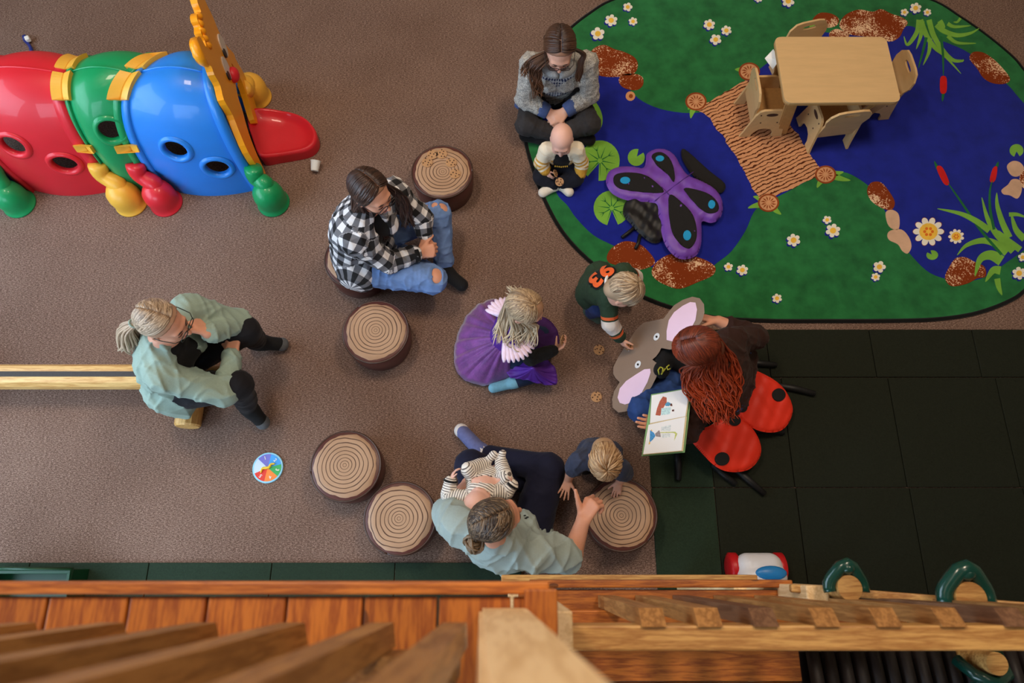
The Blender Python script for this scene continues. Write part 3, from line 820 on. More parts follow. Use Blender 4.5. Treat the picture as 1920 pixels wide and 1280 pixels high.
# leaves and cattails
def blade(pts, wmax, mat=LEAF):
    pts = crom([Vector((a, b, 0)) for a, b in pts], 6); L = len(pts); lft = []; rgt = []
    for i, p in enumerate(pts):
        t = (pts[min(i + 1, L - 1)] - pts[max(i - 1, 0)]).normalized(); f = i / (L - 1)
        wd = wmax * (1 - f ** 2.2) * 0.5 + 0.4
        lft.append((p.x - t.y * wd, p.y + t.x * wd)); rgt.append((p.x + t.y * wd, p.y - t.x * wd))
    motif('reed_leaf_pattern', lft + rgt[::-1], mat, 0.0024 + random.uniform(0, .0008))
for pts, wd in (([(1723, 37), (1720, 58), (1708, 78), (1700, 83), (1695, 68)], 8), ([(1729, 40), (1727, 65), (1718, 92)], 8), ([(1726, 37), (1738, 68), (1754, 90), (1772, 105), (1802, 138)], 9), ([(1742, 37), (1750, 65), (1766, 92), (1786, 112), (1804, 114), (1806, 111)], 9), ([(1744, 72), (1742, 96), (1731, 122)], 7), ([(1756, 46), (1770, 58), (1795, 66), (1820, 62), (1836, 53)], 9), ([(1762, 39), (1768, 48), (1772, 52)], 9), ([(1777, 44), (1790, 50), (1820, 48)], 6), ([(1777, 67), (1795, 80), (1830, 81)], 6), ([(1801, 34), (1795, 41), (1788, 41)], 4),
                ([(1508, 52), (1500, 60), (1490, 66)], 10), ([(1527, 45), (1520, 55), (1515, 66)], 10),
                ([(1900, 471), (1870, 440), (1852, 410), (1841, 370)], 12), ([(1893, 445), (1880, 418), (1870, 385), (1869, 361)], 11), ([(1913, 468), (1890, 450), (1872, 432)], 11), ([(1855, 432), (1830, 414), (1800, 400), (1758, 391)], 11), ([(1888, 474), (1865, 456), (1840, 451), (1812, 460), (1795, 478)], 13), ([(1878, 489), (1858, 478), (1838, 486), (1828, 518)], 19), ([(1876, 507), (1862, 507), (1848, 528)], 15), ([(1870, 522), (1873, 538), (1879, 553)], 10), ([(1921, 448), (1905, 430), (1896, 400)], 12), ([(1892, 402), (1908, 402), (1925, 408)], 7)):
    blade(pts, wd)
for pts in ([(1764, 68), (1768, 100), (1769, 142)], [(1737, 70), (1730, 98), (1722, 128)], [(1878, 477), (1838, 430), (1800, 375), (1777, 342)], [(1864, 430), (1857, 395), (1856, 360), (1861, 338)], [(1769, 174), (1767, 190)], [(1758, 316), (1752, 302)], [(1869, 312), (1872, 303)]):
    blade(pts, 4.5, LEAFD)
for pts in ([(1763, 147), (1769, 142), (1775, 147), (1775, 170), (1769, 176), (1763, 171)], [(1756, 314), (1764, 311), (1772, 322), (1780, 343), (1774, 347), (1766, 338)], [(1862, 315), (1870, 313), (1867, 336), (1860, 342), (1856, 336)], [(1702, 168), (1713, 152), (1716, 150), (1712, 162), (1704, 168)]):
    motif('cattail_pattern', pts, REDR, 0.0030, 3)
# daisies, each with its blue offset shadow shape, petals and eye
def daisy(cx, cy, r, pet=6, big=False, rot=0.0):
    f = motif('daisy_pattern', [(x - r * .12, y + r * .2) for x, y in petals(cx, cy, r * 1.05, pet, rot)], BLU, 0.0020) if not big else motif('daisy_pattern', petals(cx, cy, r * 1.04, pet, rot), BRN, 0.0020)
    motif('petals', petals(cx, cy, r, pet, rot), WHT, 0.0030, parent=f)
    motif('flower_eye', ell_px(cx, cy, r * (.42 if not big else .6), r * (.40 if not big else .55), 14), YEL, 0.0040, parent=f)
    if big:
        for k in range(6):
            a = k * 1.05; motif('seed', ell_px(cx + r * .25 * math.cos(a), cy + r * .22 * math.sin(a), r * .1, r * .1, 8), ORA, 0.0048, parent=f)
def petals(cx, cy, r, n, rot):
    out = []
    for k in range(n * 8):
        a = rot + 2 * PI * k / (n * 8); q = abs(math.cos(a * n / 2 - rot * n / 2))
        rr = r * (0.62 + 0.38 * q ** 0.6); out.append((cx + rr * math.cos(a), cy + rr * .93 * math.sin(a)))
    return out
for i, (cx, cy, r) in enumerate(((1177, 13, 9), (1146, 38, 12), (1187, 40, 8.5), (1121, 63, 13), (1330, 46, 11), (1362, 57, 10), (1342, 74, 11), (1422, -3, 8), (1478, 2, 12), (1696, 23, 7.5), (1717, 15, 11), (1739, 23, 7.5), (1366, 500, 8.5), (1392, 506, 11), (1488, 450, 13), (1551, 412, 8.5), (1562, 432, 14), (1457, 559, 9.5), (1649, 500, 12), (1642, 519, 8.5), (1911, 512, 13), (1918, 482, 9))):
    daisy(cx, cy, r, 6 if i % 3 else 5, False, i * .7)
daisy(1741, 434, 29, 10, True); daisy(1793, 443, 15, 9, True, .3)
# ================================================================== stump seats
VINYL = M('brown_vinyl', srgb(88, 48, 42), 0.38, 0.12, 14, 0.15, 0.5)
RIMV = M('dark_vinyl_rim', srgb(66, 42, 34), 0.35, 0.25, 30, 0.2, 0.5)
def ring_mat():
    m, nt, b = newmat('tree_ring_print')
    tc = nt.nodes.new('ShaderNodeTexCoord'); oi = nt.nodes.new('ShaderNodeObjectInfo')
    n = nt.nodes.new('ShaderNodeTexNoise'); n.noise_dimensions = '4D'; n.inputs['Scale'].default_value = 7; n.inputs['Detail'].default_value = 2
    nt.links.new(tc.outputs['Object'], n.inputs['Vector']); nt.links.new(mathn(nt, 'MULTIPLY', oi.outputs['Random'], 9), n.inputs['W'])
    sp = nt.nodes.new('ShaderNodeSeparateXYZ'); nt.links.new(tc.outputs['Object'], sp.inputs[0])
    x = mathn(nt, 'SUBTRACT', sp.outputs[0], 0.004); y = mathn(nt, 'ADD', sp.outputs[1], 0.004)
    r = mathn(nt, 'SQRT', mathn(nt, 'ADD', mathn(nt, 'MULTIPLY', x, x), mathn(nt, 'MULTIPLY', y, y)))
    r = mathn(nt, 'DIVIDE', r, 0.165)
    r2 = mathn(nt, 'MULTIPLY', r, mathn(nt, 'ADD', 1.0, mathn(nt, 'MULTIPLY', mathn(nt, 'SUBTRACT', n.outputs[0], 0.5), 0.28)))
    k = mathn(nt, 'MULTIPLY', mathn(nt, 'POWER', r2, 0.72), 9.0)
    fr = mathn(nt, 'FRACT', k)
    n2 = noise(nt, tc.outputs['Object'], 11, 1)
    wd = mathn(nt, 'ADD', mathn(nt, 'MULTIPLY', n2, 0.34), 0.02)
    ln = mathn(nt, 'MULTIPLY', mathn(nt, 'LESS_THAN', fr, wd), mathn(nt, 'LESS_THAN', r2, 1.0))
    base = ramp(nt, noise(nt, tc.outputs['Object'], 5, 3), [(0.3, srgb(170, 134, 104)), (0.7, srgb(190, 154, 124))])
    c = mixc(nt, ln, base, srgb(82, 50, 34))
    nt.links.new(c, b.inputs['Base Color']); b.inputs['Roughness'].default_value = 0.5
    return m
RINGS = ring_mat()
STH = 0.19
def make_stump(label, loc, first=None):
    t = thing('stump_seat', label, 'stump seat', loc, 'tree stump seats')
    V, F = lathe([(0.168, 0), (0.176, 0.012), (0.183, 0.1), (0.184, STH - 0.018), (0.179, STH - 0.004), (0.172, STH), (0.0001, STH)], 48)
    obj('stump_body', V, F, VINYL, t, True, True)
    rnd = random.Random(3); ph = [rnd.uniform(0, 6) for _ in range(4)]
    def rad(a): return 0.1645 + 0.003 * math.sin(3 * a + ph[0]) + 0.002 * math.sin(7 * a + ph[1]) + 0.0016 * math.sin(13 * a + ph[2]) + 0.001 * math.sin(23 * a + ph[3])
    n = 72; V = []; F = []
    V.append(Vector((0, 0, STH + 0.003)))
    for s, dz in ((0.4, 0.003), (0.75, 0.003), (0.97, 0.0028), (1.0, -0.002)):
        for k in range(n):
            a = 2 * PI * k / n; V.append(Vector((rad(a) * s * math.cos(a), rad(a) * s * math.sin(a), STH + dz)))
    for k in range(n): F.append((0, 1 + k, 1 + (k + 1) % n))
    for q in range(3):
        for k in range(n): F.append((1 + q * n + k, 1 + (q + 1) * n + k, 1 + (q + 1) * n + (k + 1) % n, 1 + q * n + (k + 1) % n))
    obj('ring_top', V, F, RINGS, t, True, True)
    V = []; 
    tube('edge_piping', [Vector((0.180 * math.cos(2 * PI * k / 48), 0.180 * math.sin(2 * PI * k / 48), STH - 0.006)) for k in range(49)], 0.006, RIMV, t, 6, True, True)
    tube('side_seam', [Vector((0.176 * math.cos(-1.9), 0.176 * math.sin(-1.9), 0.012)), Vector((0.1845 * math.cos(-1.9), 0.1845 * math.sin(-1.9), 0.1)), Vector((0.1845 * math.cos(-1.9), 0.1845 * math.sin(-1.9), STH - 0.02))], 0.002, RIMV, t, 5, True, True)
    return t
def on_floor(px, py, z):
    p = P(px, py, z); return Vector((p.x, p.y, 0))
s0 = make_stump('brown stump seat with paper cookies laid on its rings', on_floor(829, 321, STH))
sl = [(668, 484, 'brown stump seat under the woman in the checked shirt'), (704, 621, 'brown stump seat standing alone left of the girl in purple'),
      (648, 873, 'brown stump seat right of the numbered dial'), (750, 971, 'brown stump seat beside the woman in the grey tee'), (1165, 964, 'brown stump seat the toddler leans on')]
for i, (a, b_, lab) in enumerate(sl):
    c = copy_tree(s0); c.location = on_floor(a, b_, STH); c.rotation_euler = (0, 0, 1.1 * (i + 1)); c['label'] = lab

# ================================================================== cookies
CK = M('cookie_card', srgb(186, 142, 100), 0.8, 0.12, 40); CHIP = M('cookie_chip', srgb(74, 46, 34), 0.8, 0.1, 20)
_ck = [0]
def cookie(label, c, r=0.031, tilt=None, group='paper cookies', rz=0.0):
    t = thing('paper_cookie', label, 'cookie', c, group)
    R = (tilt or Matrix.Identity(3)).to_4x4()
    _ck[0] += 1; rnd = random.Random(_ck[0])
    V, F = lathe([(r * .97, 0), (r, 0.001), (r, 0.003), (r * .98, 0.004)], 24)
    V = [Vector(c) + R.to_3x3() @ v for v in V]; obj('cookie_disc', V, F, CK, t)
    for k in range(7):
        a = k * 2.4 + rnd.uniform(-.3, .3); q = r * math.sqrt((k + .5) / 8) * .95
        V, F = lathe([(0.0042, 0), (0.0042, 0.0012), (0.002, 0.0016)], 8)
        o = Vector((q * math.cos(a), q * math.sin(a), 0.004)); V = [Vector(c) + R.to_3x3() @ (v + o) for v in V]
        obj('chip', V, F, CHIP, t)
    return t
for px, py, lab in ((801, 305, 'left'), (811, 290, 'upper left'), (828, 289, 'top'), (846, 305, 'right'), (853, 326, 'lowest right')):
    cookie('paper cookie on the stump rings, %s of the five there' % lab, P(px, py, STH + .004), 0.033)
cookie('paper cookie on the carpet nearer the boy in the green jersey', P(1123, 656, 0.001)); cookie('paper cookie on the carpet nearer the toddler at the stump', P(1118, 744, 0.001))

# ================================================================== paper cup
t = thing('paper_cup', 'small white paper cup lying tipped on the carpet near the red tongue', 'cup', P(590, 312, 0))
WP = M('white_paper', srgb(240, 238, 232), 0.7, 0.03, 20)
a_, b_ = P(592, 301, 0.05), P(590, 320, 0.028)
ax = (b_ - a_).normalized()
pr = [(0.030, 0.0), (0.032, 0.002), (0.0305, 0.004), (0.0235, 0.062), (0.0225, 0.064), (0.0225, 0.058), (0.0285, 0.005)]
q = Vector((0, 0, 1)).rotation_difference(ax)
V, F = lathe(pr, 28); V = [a_ + q @ v for v in V]
obj('cup_wall', V, F[:-2] + [tuple(reversed(range(4 * 28, 5 * 28)))], WP, t, True)
tube('cup_rim', [a_ + q @ Vector((0.0315 * math.cos(2 * PI * k / 24), 0.0315 * math.sin(2 * PI * k / 24), 0.002)) for k in range(25)], 0.002, WP, t, 6)

# ================================================================== small brush behind the tunnel
t = thing('toy_brush', 'blue toy brush with white bristles behind the red tunnel section', 'brush', P(55, 80, 0))
BB = M('blue_brush', srgb(40, 52, 130), 0.35, 0.05, 10)
tube('handle', [P(61, 103, 0.012), P(58, 90, 0.014), P(53, 82, 0.016), P(47, 76, 0.016)], [0.012, 0.011, 0.010, 0.012], BB, t, 10)
tube('brush_head', [P(47, 76, 0.016), P(46, 69, 0.018), P(49, 68, 0.018)], [0.012, 0.016, 0.014], BB, t, 10)
bm = bmesh.new(); bm_box(bm, P(52, 73, 0.03), (0.03, 0.035, 0.03), 0.5, 0.006); frombm('bristles', bm, WP, t)

# ================================================================== balance beam
BEAM = wood('yellow_log_wood', srgb(232, 190, 122), srgb(198, 146, 80), 'X', knots=False)
BEAMY = wood('yellow_log_wood_cross', srgb(228, 184, 112), srgb(194, 140, 74), 'Y', knots=False)
GRIP = M('dark_grip_strip', srgb(70, 66, 66), 0.85, 0.2, 200)
t = thing('balance_beam', 'peeled log balance beam with a dark grip strip', 'balance beam', P(100, 700, 0))
zt = 0.26; yc = P(120, 701, zt).y; xl = -3.4; xr_ = P(420, 700, zt).x
prof = [(-0.062, -0.03), (-0.064, -0.075), (-0.035, -0.12), (0.035, -0.12), (0.064, -0.075), (0.060, -0.02), (0.045, 0.0), (0.028, 0.004), (-0.028, 0.004), (-0.045, 0.0)]
V = []; F = []; n = len(prof)
for x in (xl, xr_):
    for y, z in prof: V.append((x, yc + y, zt + z - 0.004))
for k in range(n): F.append((k, (k + 1) % n, n + (k + 1) % n, n + k))
F.append(tuple(reversed(range(n)))); F.append(tuple(range(n, 2 * n)))
obj('beam_log', V, F, BEAM, t)
box('grip_strip', ((xl + xr_) / 2, yc, zt + 0.0015), (xr_ - xl - 0.02, 0.028, 0.003), GRIP, t)
def cross(x, y0, y1, r, z):
    V, F = tube_data([(x, y0, z), (x, y0 + .01, z), (x, y1 - .01, z), (x, y1, z)], [r - .008, r, r, r - .008], 14)
    return obj('cross_log', V, F, BEAMY, t, False)
pc = P(351, 800, 0.07)
cross(pc.x, pc.y, yc + (yc - pc.y), 0.068, 0.068)
cross(-3.1, pc.y, yc + (yc - pc.y), 0.068, 0.068)

# ================================================================== numbered spinner dial
t = thing('spinner_dial', 'round numbered colour dial with a yellow worm pointer on the carpet', 'game dial', P(503, 878, 0))
c = P(503, 877, 0.0); Rr = 0.083
V, F = lathe([(Rr, 0), (Rr, 0.008), (Rr - .002, 0.010), (0.0001, 0.010)], 48, c); obj('dial_plate', V, F, M('sky_blue_card', srgb(150, 215, 245), 0.4, 0.12, 60), t)
V, F = lathe([(Rr * .90, 0.0098), (Rr * .90, 0.0104)], 48, c); obj('dial_face', V, F, M('pale_dial', srgb(205, 226, 246), 0.4, 0.02, 20), t)
segs = [(140, 80, srgb(120, 120, 210), '1'), (80, 15, srgb(70, 165, 245), '2'), (15, -38, srgb(62, 176, 100), '3'), (-38, -98, srgb(250, 140, 66), '4'), (-98, -155, srgb(228, 66, 56), '5')]
def text_mesh(name, s, size, mat, parent, mtx, extrude=0.0006):
    cu = bpy.data.curves.new(name, 'FONT'); cu.body = s; cu.size = size; cu.align_x = 'CENTER'; cu.align_y = 'CENTER'; cu.extrude = extrude; cu.offset = size * 0.02
    to = bpy.data.objects.new(name, cu); COL.objects.link(to)
    dg = bpy.context.evaluated_depsgraph_get(); me = bpy.data.meshes.new_from_object(to.evaluated_get(dg))
    bpy.data.objects.remove(to); bpy.data.curves.remove(cu)
    me.transform(mtx)
    return link(name, me, mat, parent)
for a0, a1, col, tx in segs:
    pts = [c + Vector((0, 0, 0.0112))] + [c + Vector((Rr * .89 * math.cos(math.radians(a0 + (a1 - a0) * k / 10)), Rr * .89 * math.sin(math.radians(a0 + (a1 - a0) * k / 10)), 0.0112)) for k in range(11)]
    sg = slab('dial_sector', pts, 0.0010, M('dial_' + tx, col, 0.4, 0.03, 20), t)
    am = math.radians((a0 + a1) / 2)
    text_mesh('numeral', tx, 0.026, WP, sg, Matrix.Translation(c + Vector((Rr * .66 * math.cos(am), Rr * .66 * math.sin(am), 0.0120))) @ Matrix.Rotation(am - PI / 2, 4, 'Z'))
tube('pointer', crom([P(489, 886, 0.016), P(492, 878, 0.017), P(499, 877, 0.017), P(505, 875, 0.018), P(508, 870, 0.017), P(515, 869, 0.016)], 5), [0.004 + 0.0035 * math.sin(PI * k / 25) for k in range(26)], M('yellow_worm', srgb(245, 205, 60), 0.4, 0.08, 60), t, 8)

# ================================================================== caterpillar crawl tunnel
PR = M('tunnel_red', srgb(214, 34, 48), 0.42, 0.04, 5, coat=0.25); PG = M('tunnel_green', srgb(8, 148, 88), 0.42, 0.04, 5, coat=0.25)
PB = M('tunnel_blue', srgb(34, 128, 226), 0.42, 0.04, 5, coat=0.25); PY = M('tunnel_yellow', srgb(248, 164, 20), 0.4, 0.04, 5, coat=0.25)
PYC = M('tunnel_clip_yellow', srgb(236, 178, 66), 0.38, 0.05, 8); PV = M('tunnel_purple', srgb(52, 40, 120), 0.32, 0.04, 5, coat=0.25)
tn = thing('caterpillar_tunnel', 'plastic caterpillar crawl tunnel in red, green and blue with a yellow face', 'play tunnel', (-2.4, 2.5, 0))
YA = 2.52
JN = [(-3.72, -3.30), (-3.05, -2.80), (-2.42, -2.36), (-2.20, -1.84), (-1.545, -1.68)]   # x of each joint at the near and far foot
def tun(i, s, phi, off=0.0):
    """point on segment i: s along 0..1, phi 0 (near foot) .. pi (far foot)"""
    bulge = math.sin(PI * min(1, max(0, s)))
    a = 0.265 + 0.055 * bulge + off; h = 0.72 + 0.055 * bulge + off
    cph, sph = math.cos(phi), math.sin(phi)
    e = 0.82
    y = YA - a * (abs(cph) ** e) * (1 if cph > 0 else -1); z = h * (abs(sph) ** e)
    f = (y - (YA - 0.3)) / 0.6
    x0 = JN[i][0] + (JN[i][1] - JN[i][0]) * f; x1 = JN[i + 1][0] + (JN[i + 1][1] - JN[i + 1][0]) * f
    return Vector((x0 + (x1 - x0) * s, y, z))
def find_on(i, px, py):
    best = None
    for a in range(4, 97):
        for b in range(6, 130):
            p = tun(i, a / 100, PI * b / 260); q = PX(p); d = (q[0] - px) ** 2 + (q[1] - py) ** 2
            if best is None or d < best[0]: best = (d, a / 100, PI * b / 260)
    return best[1], best[2]
holes = {1: [find_on(1, 25, 272), find_on(1, 122, 307)], 2: [find_on(2, 206, 243)], 3: [find_on(3, 329, 281), find_on(3, 409, 313)]}
HR = 0.072
def segment(i, mat, nm):
    ns, nphi = 44, 110
    V = []; F = []; ok = {}
    hc = [tun(i, *h) for h in holes.get(i, [])]; hc += [tun(i, h[0], PI - h[1]) for h in holes.get(i, [])]
    for layer, off in ((0, 0.0), (1, -0.014)):
        for a in range(ns + 1):
            for b in range(nphi + 1): V.append(tun(i, a / ns, PI * b / nphi, off))
    st = (ns + 1) * (nphi + 1)
    for layer in (0, 1):
        for a in range(ns):
            for b in range(nphi):
                q = [layer * st + a * (nphi + 1) + b, layer * st + (a + 1) * (nphi + 1) + b, layer * st + (a + 1) * (nphi + 1) + b + 1, layer * st + a * (nphi + 1) + b + 1]
                c_ = (V[q[0]] + V[q[2]]) / 2
                if any((c_ - h).length < HR * .98 for h in hc): continue
                F.append(tuple(q) if layer == 0 else tuple(reversed(q)))
    sh = obj('tunnel_section', V, F, mat, tn, True)
    sh['label'] = nm + ' barrel section'
    # end flanges
    for sa, sb in ((0.0, 0.10), (0.90, 1.0)):
        V = []; F = []; m = 60
        for b in range(m + 1):
            ph = PI * b / m
            for s_, o_ in ((sa, -0.004), (sa + .008, 0.014), (sb - .008, 0.014), (sb, -0.004)):
                s2 = min(max(s_, 0.0), 1.0); base = tun(i, s2, ph)
                out = Vector((0, -math.cos(ph), math.sin(ph) * .9)).normalized()
                V.append(base + out * (o_ + 0.004))
        for b in range(m):
            for k in range(3): F.append((b * 4 + k, b * 4 + k + 1, (b + 1) * 4 + k + 1, (b + 1) * 4 + k))
        obj('end_flange', V, F, mat, tn, True)
    # moulded ridge bead
    tube('ridge_bead', [tun(i, s_ / 20, PI * 0.50, 0.002) for s_ in range(2, 19)], 0.006, mat, tn, 6)
    for h in holes.get(i, []):
        for ph in (h[1], PI - h[1]):
            cc = tun(i, h[0], ph); e1 = (tun(i, h[0] + .03, ph) - tun(i, h[0] - .03, ph)).normalized(); e2 = (tun(i, h[0], ph + .03) - tun(i, h[0], ph - .03)).normalized()
            nn = e1.cross(e2); nn = nn if nn.dot(Vector((0, -math.cos(ph), math.sin(ph)))) > 0 else -nn
            V = []; F = []; m = 36; rr = [(HR + .026, 0.002), (HR + .020, 0.012), (HR + .006, 0.018), (HR - .006, 0.010), (HR - .010, -0.006), (HR - .010, -0.02)]
            for k in range(m):
                a = 2 * PI * k / m
                for r_, o_ in rr:
                    # stay on the curved wall
                    ds = r_ * math.cos(a); dp = r_ * math.sin(a)
                    L1 = (tun(i, h[0] + .02, ph) - tun(i, h[0] - .02, ph)).length / .04; L2 = (tun(i, h[0], ph + .02) - tun(i, h[0], ph - .02)).length / .04
                    bp = tun(i, min(.995, max(.005, h[0] + ds / L1)), ph + dp / L2)
                    V.append(bp + nn * o_)
            q = len(rr)
            for k in range(m):
                for j in range(q - 1): F.append((k * q + j, ((k + 1) % m) * q + j, ((k + 1) % m) * q + j + 1, k * q + j + 1))
            obj('porthole_rim', V, F, mat, tn, True)
segment(0, PV, 'purple'); segment(1, PR, 'red'); segment(2, PG, 'green'); segment(3, PB, 'blue')
# clips on the ridge, small side tabs
def band(i, j, p0, p1, w_, off, mat, name):
    """strap over the joint between segments i and j from phi p0 to p1"""
    V = []; F = []; m = 10
    for b in range(m + 1):
        ph = p0 + (p1 - p0) * b / m
        L0 = (tun(i, 1.0, ph) - tun(i, 0.0, ph)).length; L1 = (tun(j, 1.0, ph) - tun(j, 0.0, ph)).length
        out = Vector((0, -math.cos(ph), math.sin(ph))).normalized()
        for k, (dx, o_) in enumerate(((-w_, .0), (-w_, off), (-.004, off), (0, off - .004), (.004, off), (w_, off), (w_, .0))):
            c_ = tun(i, 1.0 + dx / L0, ph) if dx < 0 else tun(j, dx / L1, ph)
            V.append(c_ + out * o_)
    for b in range(m):
        for k in range(6): F.append((b * 7 + k, b * 7 + k + 1, (b + 1) * 7 + k + 1, (b + 1) * 7 + k))
    F.append(tuple(range(7))); F.append(tuple(reversed(range(m * 7, m * 7 + 7))))
    return obj(name, V, F, mat, tn, False)
for j in (1, 2, 3):
    band(j - 1, j, PI * .36, PI * .492, 0.050, 0.026, PYC, 'ridge_clip'); band(j - 1, j, PI * .508, PI * .64, 0.050, 0.026, PYC, 'ridge_clip')
    band(j - 1, j, PI * .155, PI * .18, 0.055, 0.028, PYC, 'side_tab')
# legs and ball feet
def leg(ix, far, mat, foot, px=None):
    s = -1 if not far else 1
    x = JN[ix][1 if far else 0]
    ya = YA + s * 0.27; yf = YA + s * 0.385
    c_ = Vector((x, yf, 0.095))
    if foot: c_ = Vector((foot.x, foot.y, 0.095))
    top = Vector((x, ya, 0.30)) if ix < 4 else Vector((x + .02, ya, 0.26))
    lg = tube('leg', crom([top + Vector((0, s * .012, 0)), top + Vector((0, s * .045, -.07)), c_ + Vector((0, -s * .03, .085)), c_ + Vector((0, 0, .03))], 4), [0.050 + 0.004 * math.sin(k) for k in range(13)], mat, tn, 16)
    V, F = lathe([(0.0001, 0.105), (0.035, 0.10), (0.065, 0.078), (0.085, 0.045), (0.092, 0.005), (0.090, -0.045), (0.093, -0.078), (0.099, -0.083), (0.099, -0.092), (0.0001, -0.093)], 32, c_)
    obj('ball_foot', V, F, mat, tn, True)
leg(1, False, PG, P(18, 368, 0.095)); leg(2, False, PYC, P(232, 366, 0.095)); leg(3, False, PR, P(299, 366, 0.095)); leg(4, False, PG, P(504, 366, 0.095))
leg(4, True, PYC, P(472, 166, 0.095)); leg(2, True, PR, None); leg(3, True, PG, None); leg(1, True, PYC, None)
# yellow face panel standing at the end
def fp(px, py, dx=0.0):
    u = (px - 960) / FPX; v = (640 - py) / FPX; q_ = ST + CT * v
    t_ = (-1.53 + 0.224 * 2.33 + dx) / (u + 0.224 * q_)
    return Vector((u * t_, t_ * q_, CAM_H - t_ * (CT - ST * v)))
NRM = Vector((1, 0.224, 0)).normalized()
fo = [(489, 321), (466, 286), (448, 245), (436, 215), (420, 187), (413, 160), (402, 140), (396, 124), (388, 120), (380, 112), (372, 95), (368, 80), (370, 70), (376, 70), (386, 88), (384, 76), (377, 62), (376, 50), (371, 40), (369, 30), (371, 24), (377, 22), (371, 6), (366, -14), (362, -34), (366, -44), (376, -24), (386, 4), (399, 31), (410, 58), (422, 82), (438, 100), (443, 113), (457, 137), (472, 172), (482, 205), (490, 228), (480, 230), (471, 205), (462, 175), (450, 145), (434, 118), (438, 132), (441, 150), (446, 180), (454, 205), (466, 248), (482, 290), (498, 324)]
poly = crom([fp(*p) for p in fo], 3, True)
for p in poly: p.z = max(p.z, 0.01)
slab('face_panel', poly, 0.035, PY, tn, -NRM)
def fdisc(name, px, py, ry, rz, th, mat, par):
    c_ = fp(px, py); ty = Vector((-0.224, 1, 0)).normalized()
    pts = [c_ + NRM * (th) + ty * (ry * math.cos(2 * PI * k / 24)) + Vector((0, 0, rz * math.sin(2 * PI * k / 24))) for k in range(24)]
    return slab(name, pts, th + 0.001, mat, par, -NRM)
EW = M('eye_white_plastic', srgb(216, 206, 196), 0.4, 0.04, 10); EB = M('eye_dark', srgb(40, 44, 50), 0.4, 0.05, 10)
for px, py, qx, qy in ((417, 85, 420, 100), (424, 127, 427, 142)):
    e = fdisc('face_eye', px, py, 0.05, 0.07, 0.006, EW, tn); fdisc('pupil', qx, qy, 0.022, 0.028, 0.009, EB, e)
c_ = fp(434, 141) + NRM * 0.012
V, F = ellip(c_, 0.032, 0.045, 0.045, 16, 10); obj('face_nose', V, F, PR, tn, True)
# raised hair tuft and ear on the panel edge
tube('face_ear', [fp(371, 72) - NRM * .012, fp(370, 85) - NRM * .012, fp(376, 102) - NRM * .012, fp(386, 116) - NRM * .012, fp(393, 122) - NRM * .012], [0.012, 0.024, 0.028, 0.022, 0.01], PY, tn, 10)
for k, (px, py) in enumerate(((374, 30), (376, 44), (380, 58), (385, 72), (391, 84))):
    tube('hair_curl', [fp(px - 4, py - 5), fp(px, py), fp(px + 4, py + 7)], [0.008, 0.02, 0.008], PY, tn, 8)
# tongue slide
to = [(468, 225), (474, 214), (486, 208), (515, 207), (545, 211), (570, 221), (586, 237), (591, 254), (586, 268), (572, 278), (545, 284), (515, 289), (493, 293), (484, 286), (476, 262), (470, 242)]
rim = crom(PL(to, 0.10), 4, True); n = len(rim); cc = sum(rim, Vector()) / n; V = []; F = []
for s_, dz in ((1.02, -0.098), (1.03, -0.03), (1.0, 0.0), (0.93, -0.006), (0.84, -0.032), (0.6, -0.045), (0.3, -0.045)):
    for p in rim:
        q = cc + (p - cc) * s_; lift = 0.05 * max(0, (cc.x - q.x) / 0.25); q.z = max(0.002, 0.10 + dz + (lift if dz > -0.09 else 0)); V.append(q)
for j in range(6):
    for k in range(n): F.append((j * n + k, j * n + (k + 1) % n, (j + 1) * n + (k + 1) % n, (j + 1) * n + k))
F.append(tuple(6 * n + k for k in range(n)))
tg = obj('tongue', V, F, PR, tn, True)
V, F = lathe([(0.011, 0), (0.011, 0.004), (0.005, 0.005)], 16, P(485, 256, 0.078)); obj('bolt', V, F, PYC, tg)

# ================================================================== child's table and chairs
PLY = M('birch_ply', srgb(214, 176, 124), 0.42, 0.06, 5, stretch=(1, 6, 6)); PLYE = M('birch_ply_edge', srgb(186, 140, 84), 0.5, 0.12, 40)
t = thing('play_table', 'small rectangular birch play table on the rug', 'table', P(1570, 150, 0))
ZT = 0.45
tc = [P(1452, 69, ZT), P(1661, 69, ZT), P(1690, 191, ZT), P(1472, 193, ZT)]
def rounded(cs, r, n=5):
    out = []
    for i, c0 in enumerate(cs):
        a, b = cs[i - 1], cs[(i + 1) % len(cs)]; da = (a - c0).normalized(); db = (b - c0).normalized()
        for k in range(n + 1):
            f = k / n; out.append(c0 + da * r * (1 - f) ** 2 + db * r * f ** 2)
    return out
slab('table_top', rounded(tc, 0.045), 0.012, PLY, t)
slab('table_core', rounded([c0 - Vector((0, 0, 0.012)) for c0 in tc], 0.045), 0.014, PLYE, t)
ctr = sum(tc, Vector()) / 4
for c0 in tc:
    l = c0 + (ctr - c0) * 0.16; a = math.atan2((ctr - c0).y, (ctr - c0).x)
    bm = bmesh.new()
    r_ = bmesh.ops.create_cube(bm, size=1.0); ft = c0 + (ctr - c0) * 0.46; tp = c0 + (ctr - c0) * 0.18
    for v in r_['verts']:
        e_ = tp if v.co.z > 0 else ft; v.co = Vector((e_.x + v.co.x * 0.07, e_.y + v.co.y * 0.03, ZT - 0.026 if v.co.z > 0 else ZG + .003))
    bmesh.ops.bevel(bm, geom=list(bm.edges), offset=0.006, segments=2, affect='EDGES'); frombm('table_leg', bm, PLYE, t)
bm = bmesh.new(); bm_box(bm, Vector((ctr.x, ctr.y, ZT - 0.05)), (0.46, 0.26, 0.045)); frombm('apron', bm, PLYE, t)
pp = thing('paper_sheet', 'white card leaning at the left edge of the play table', 'paper', P(1446, 110, 0.44))
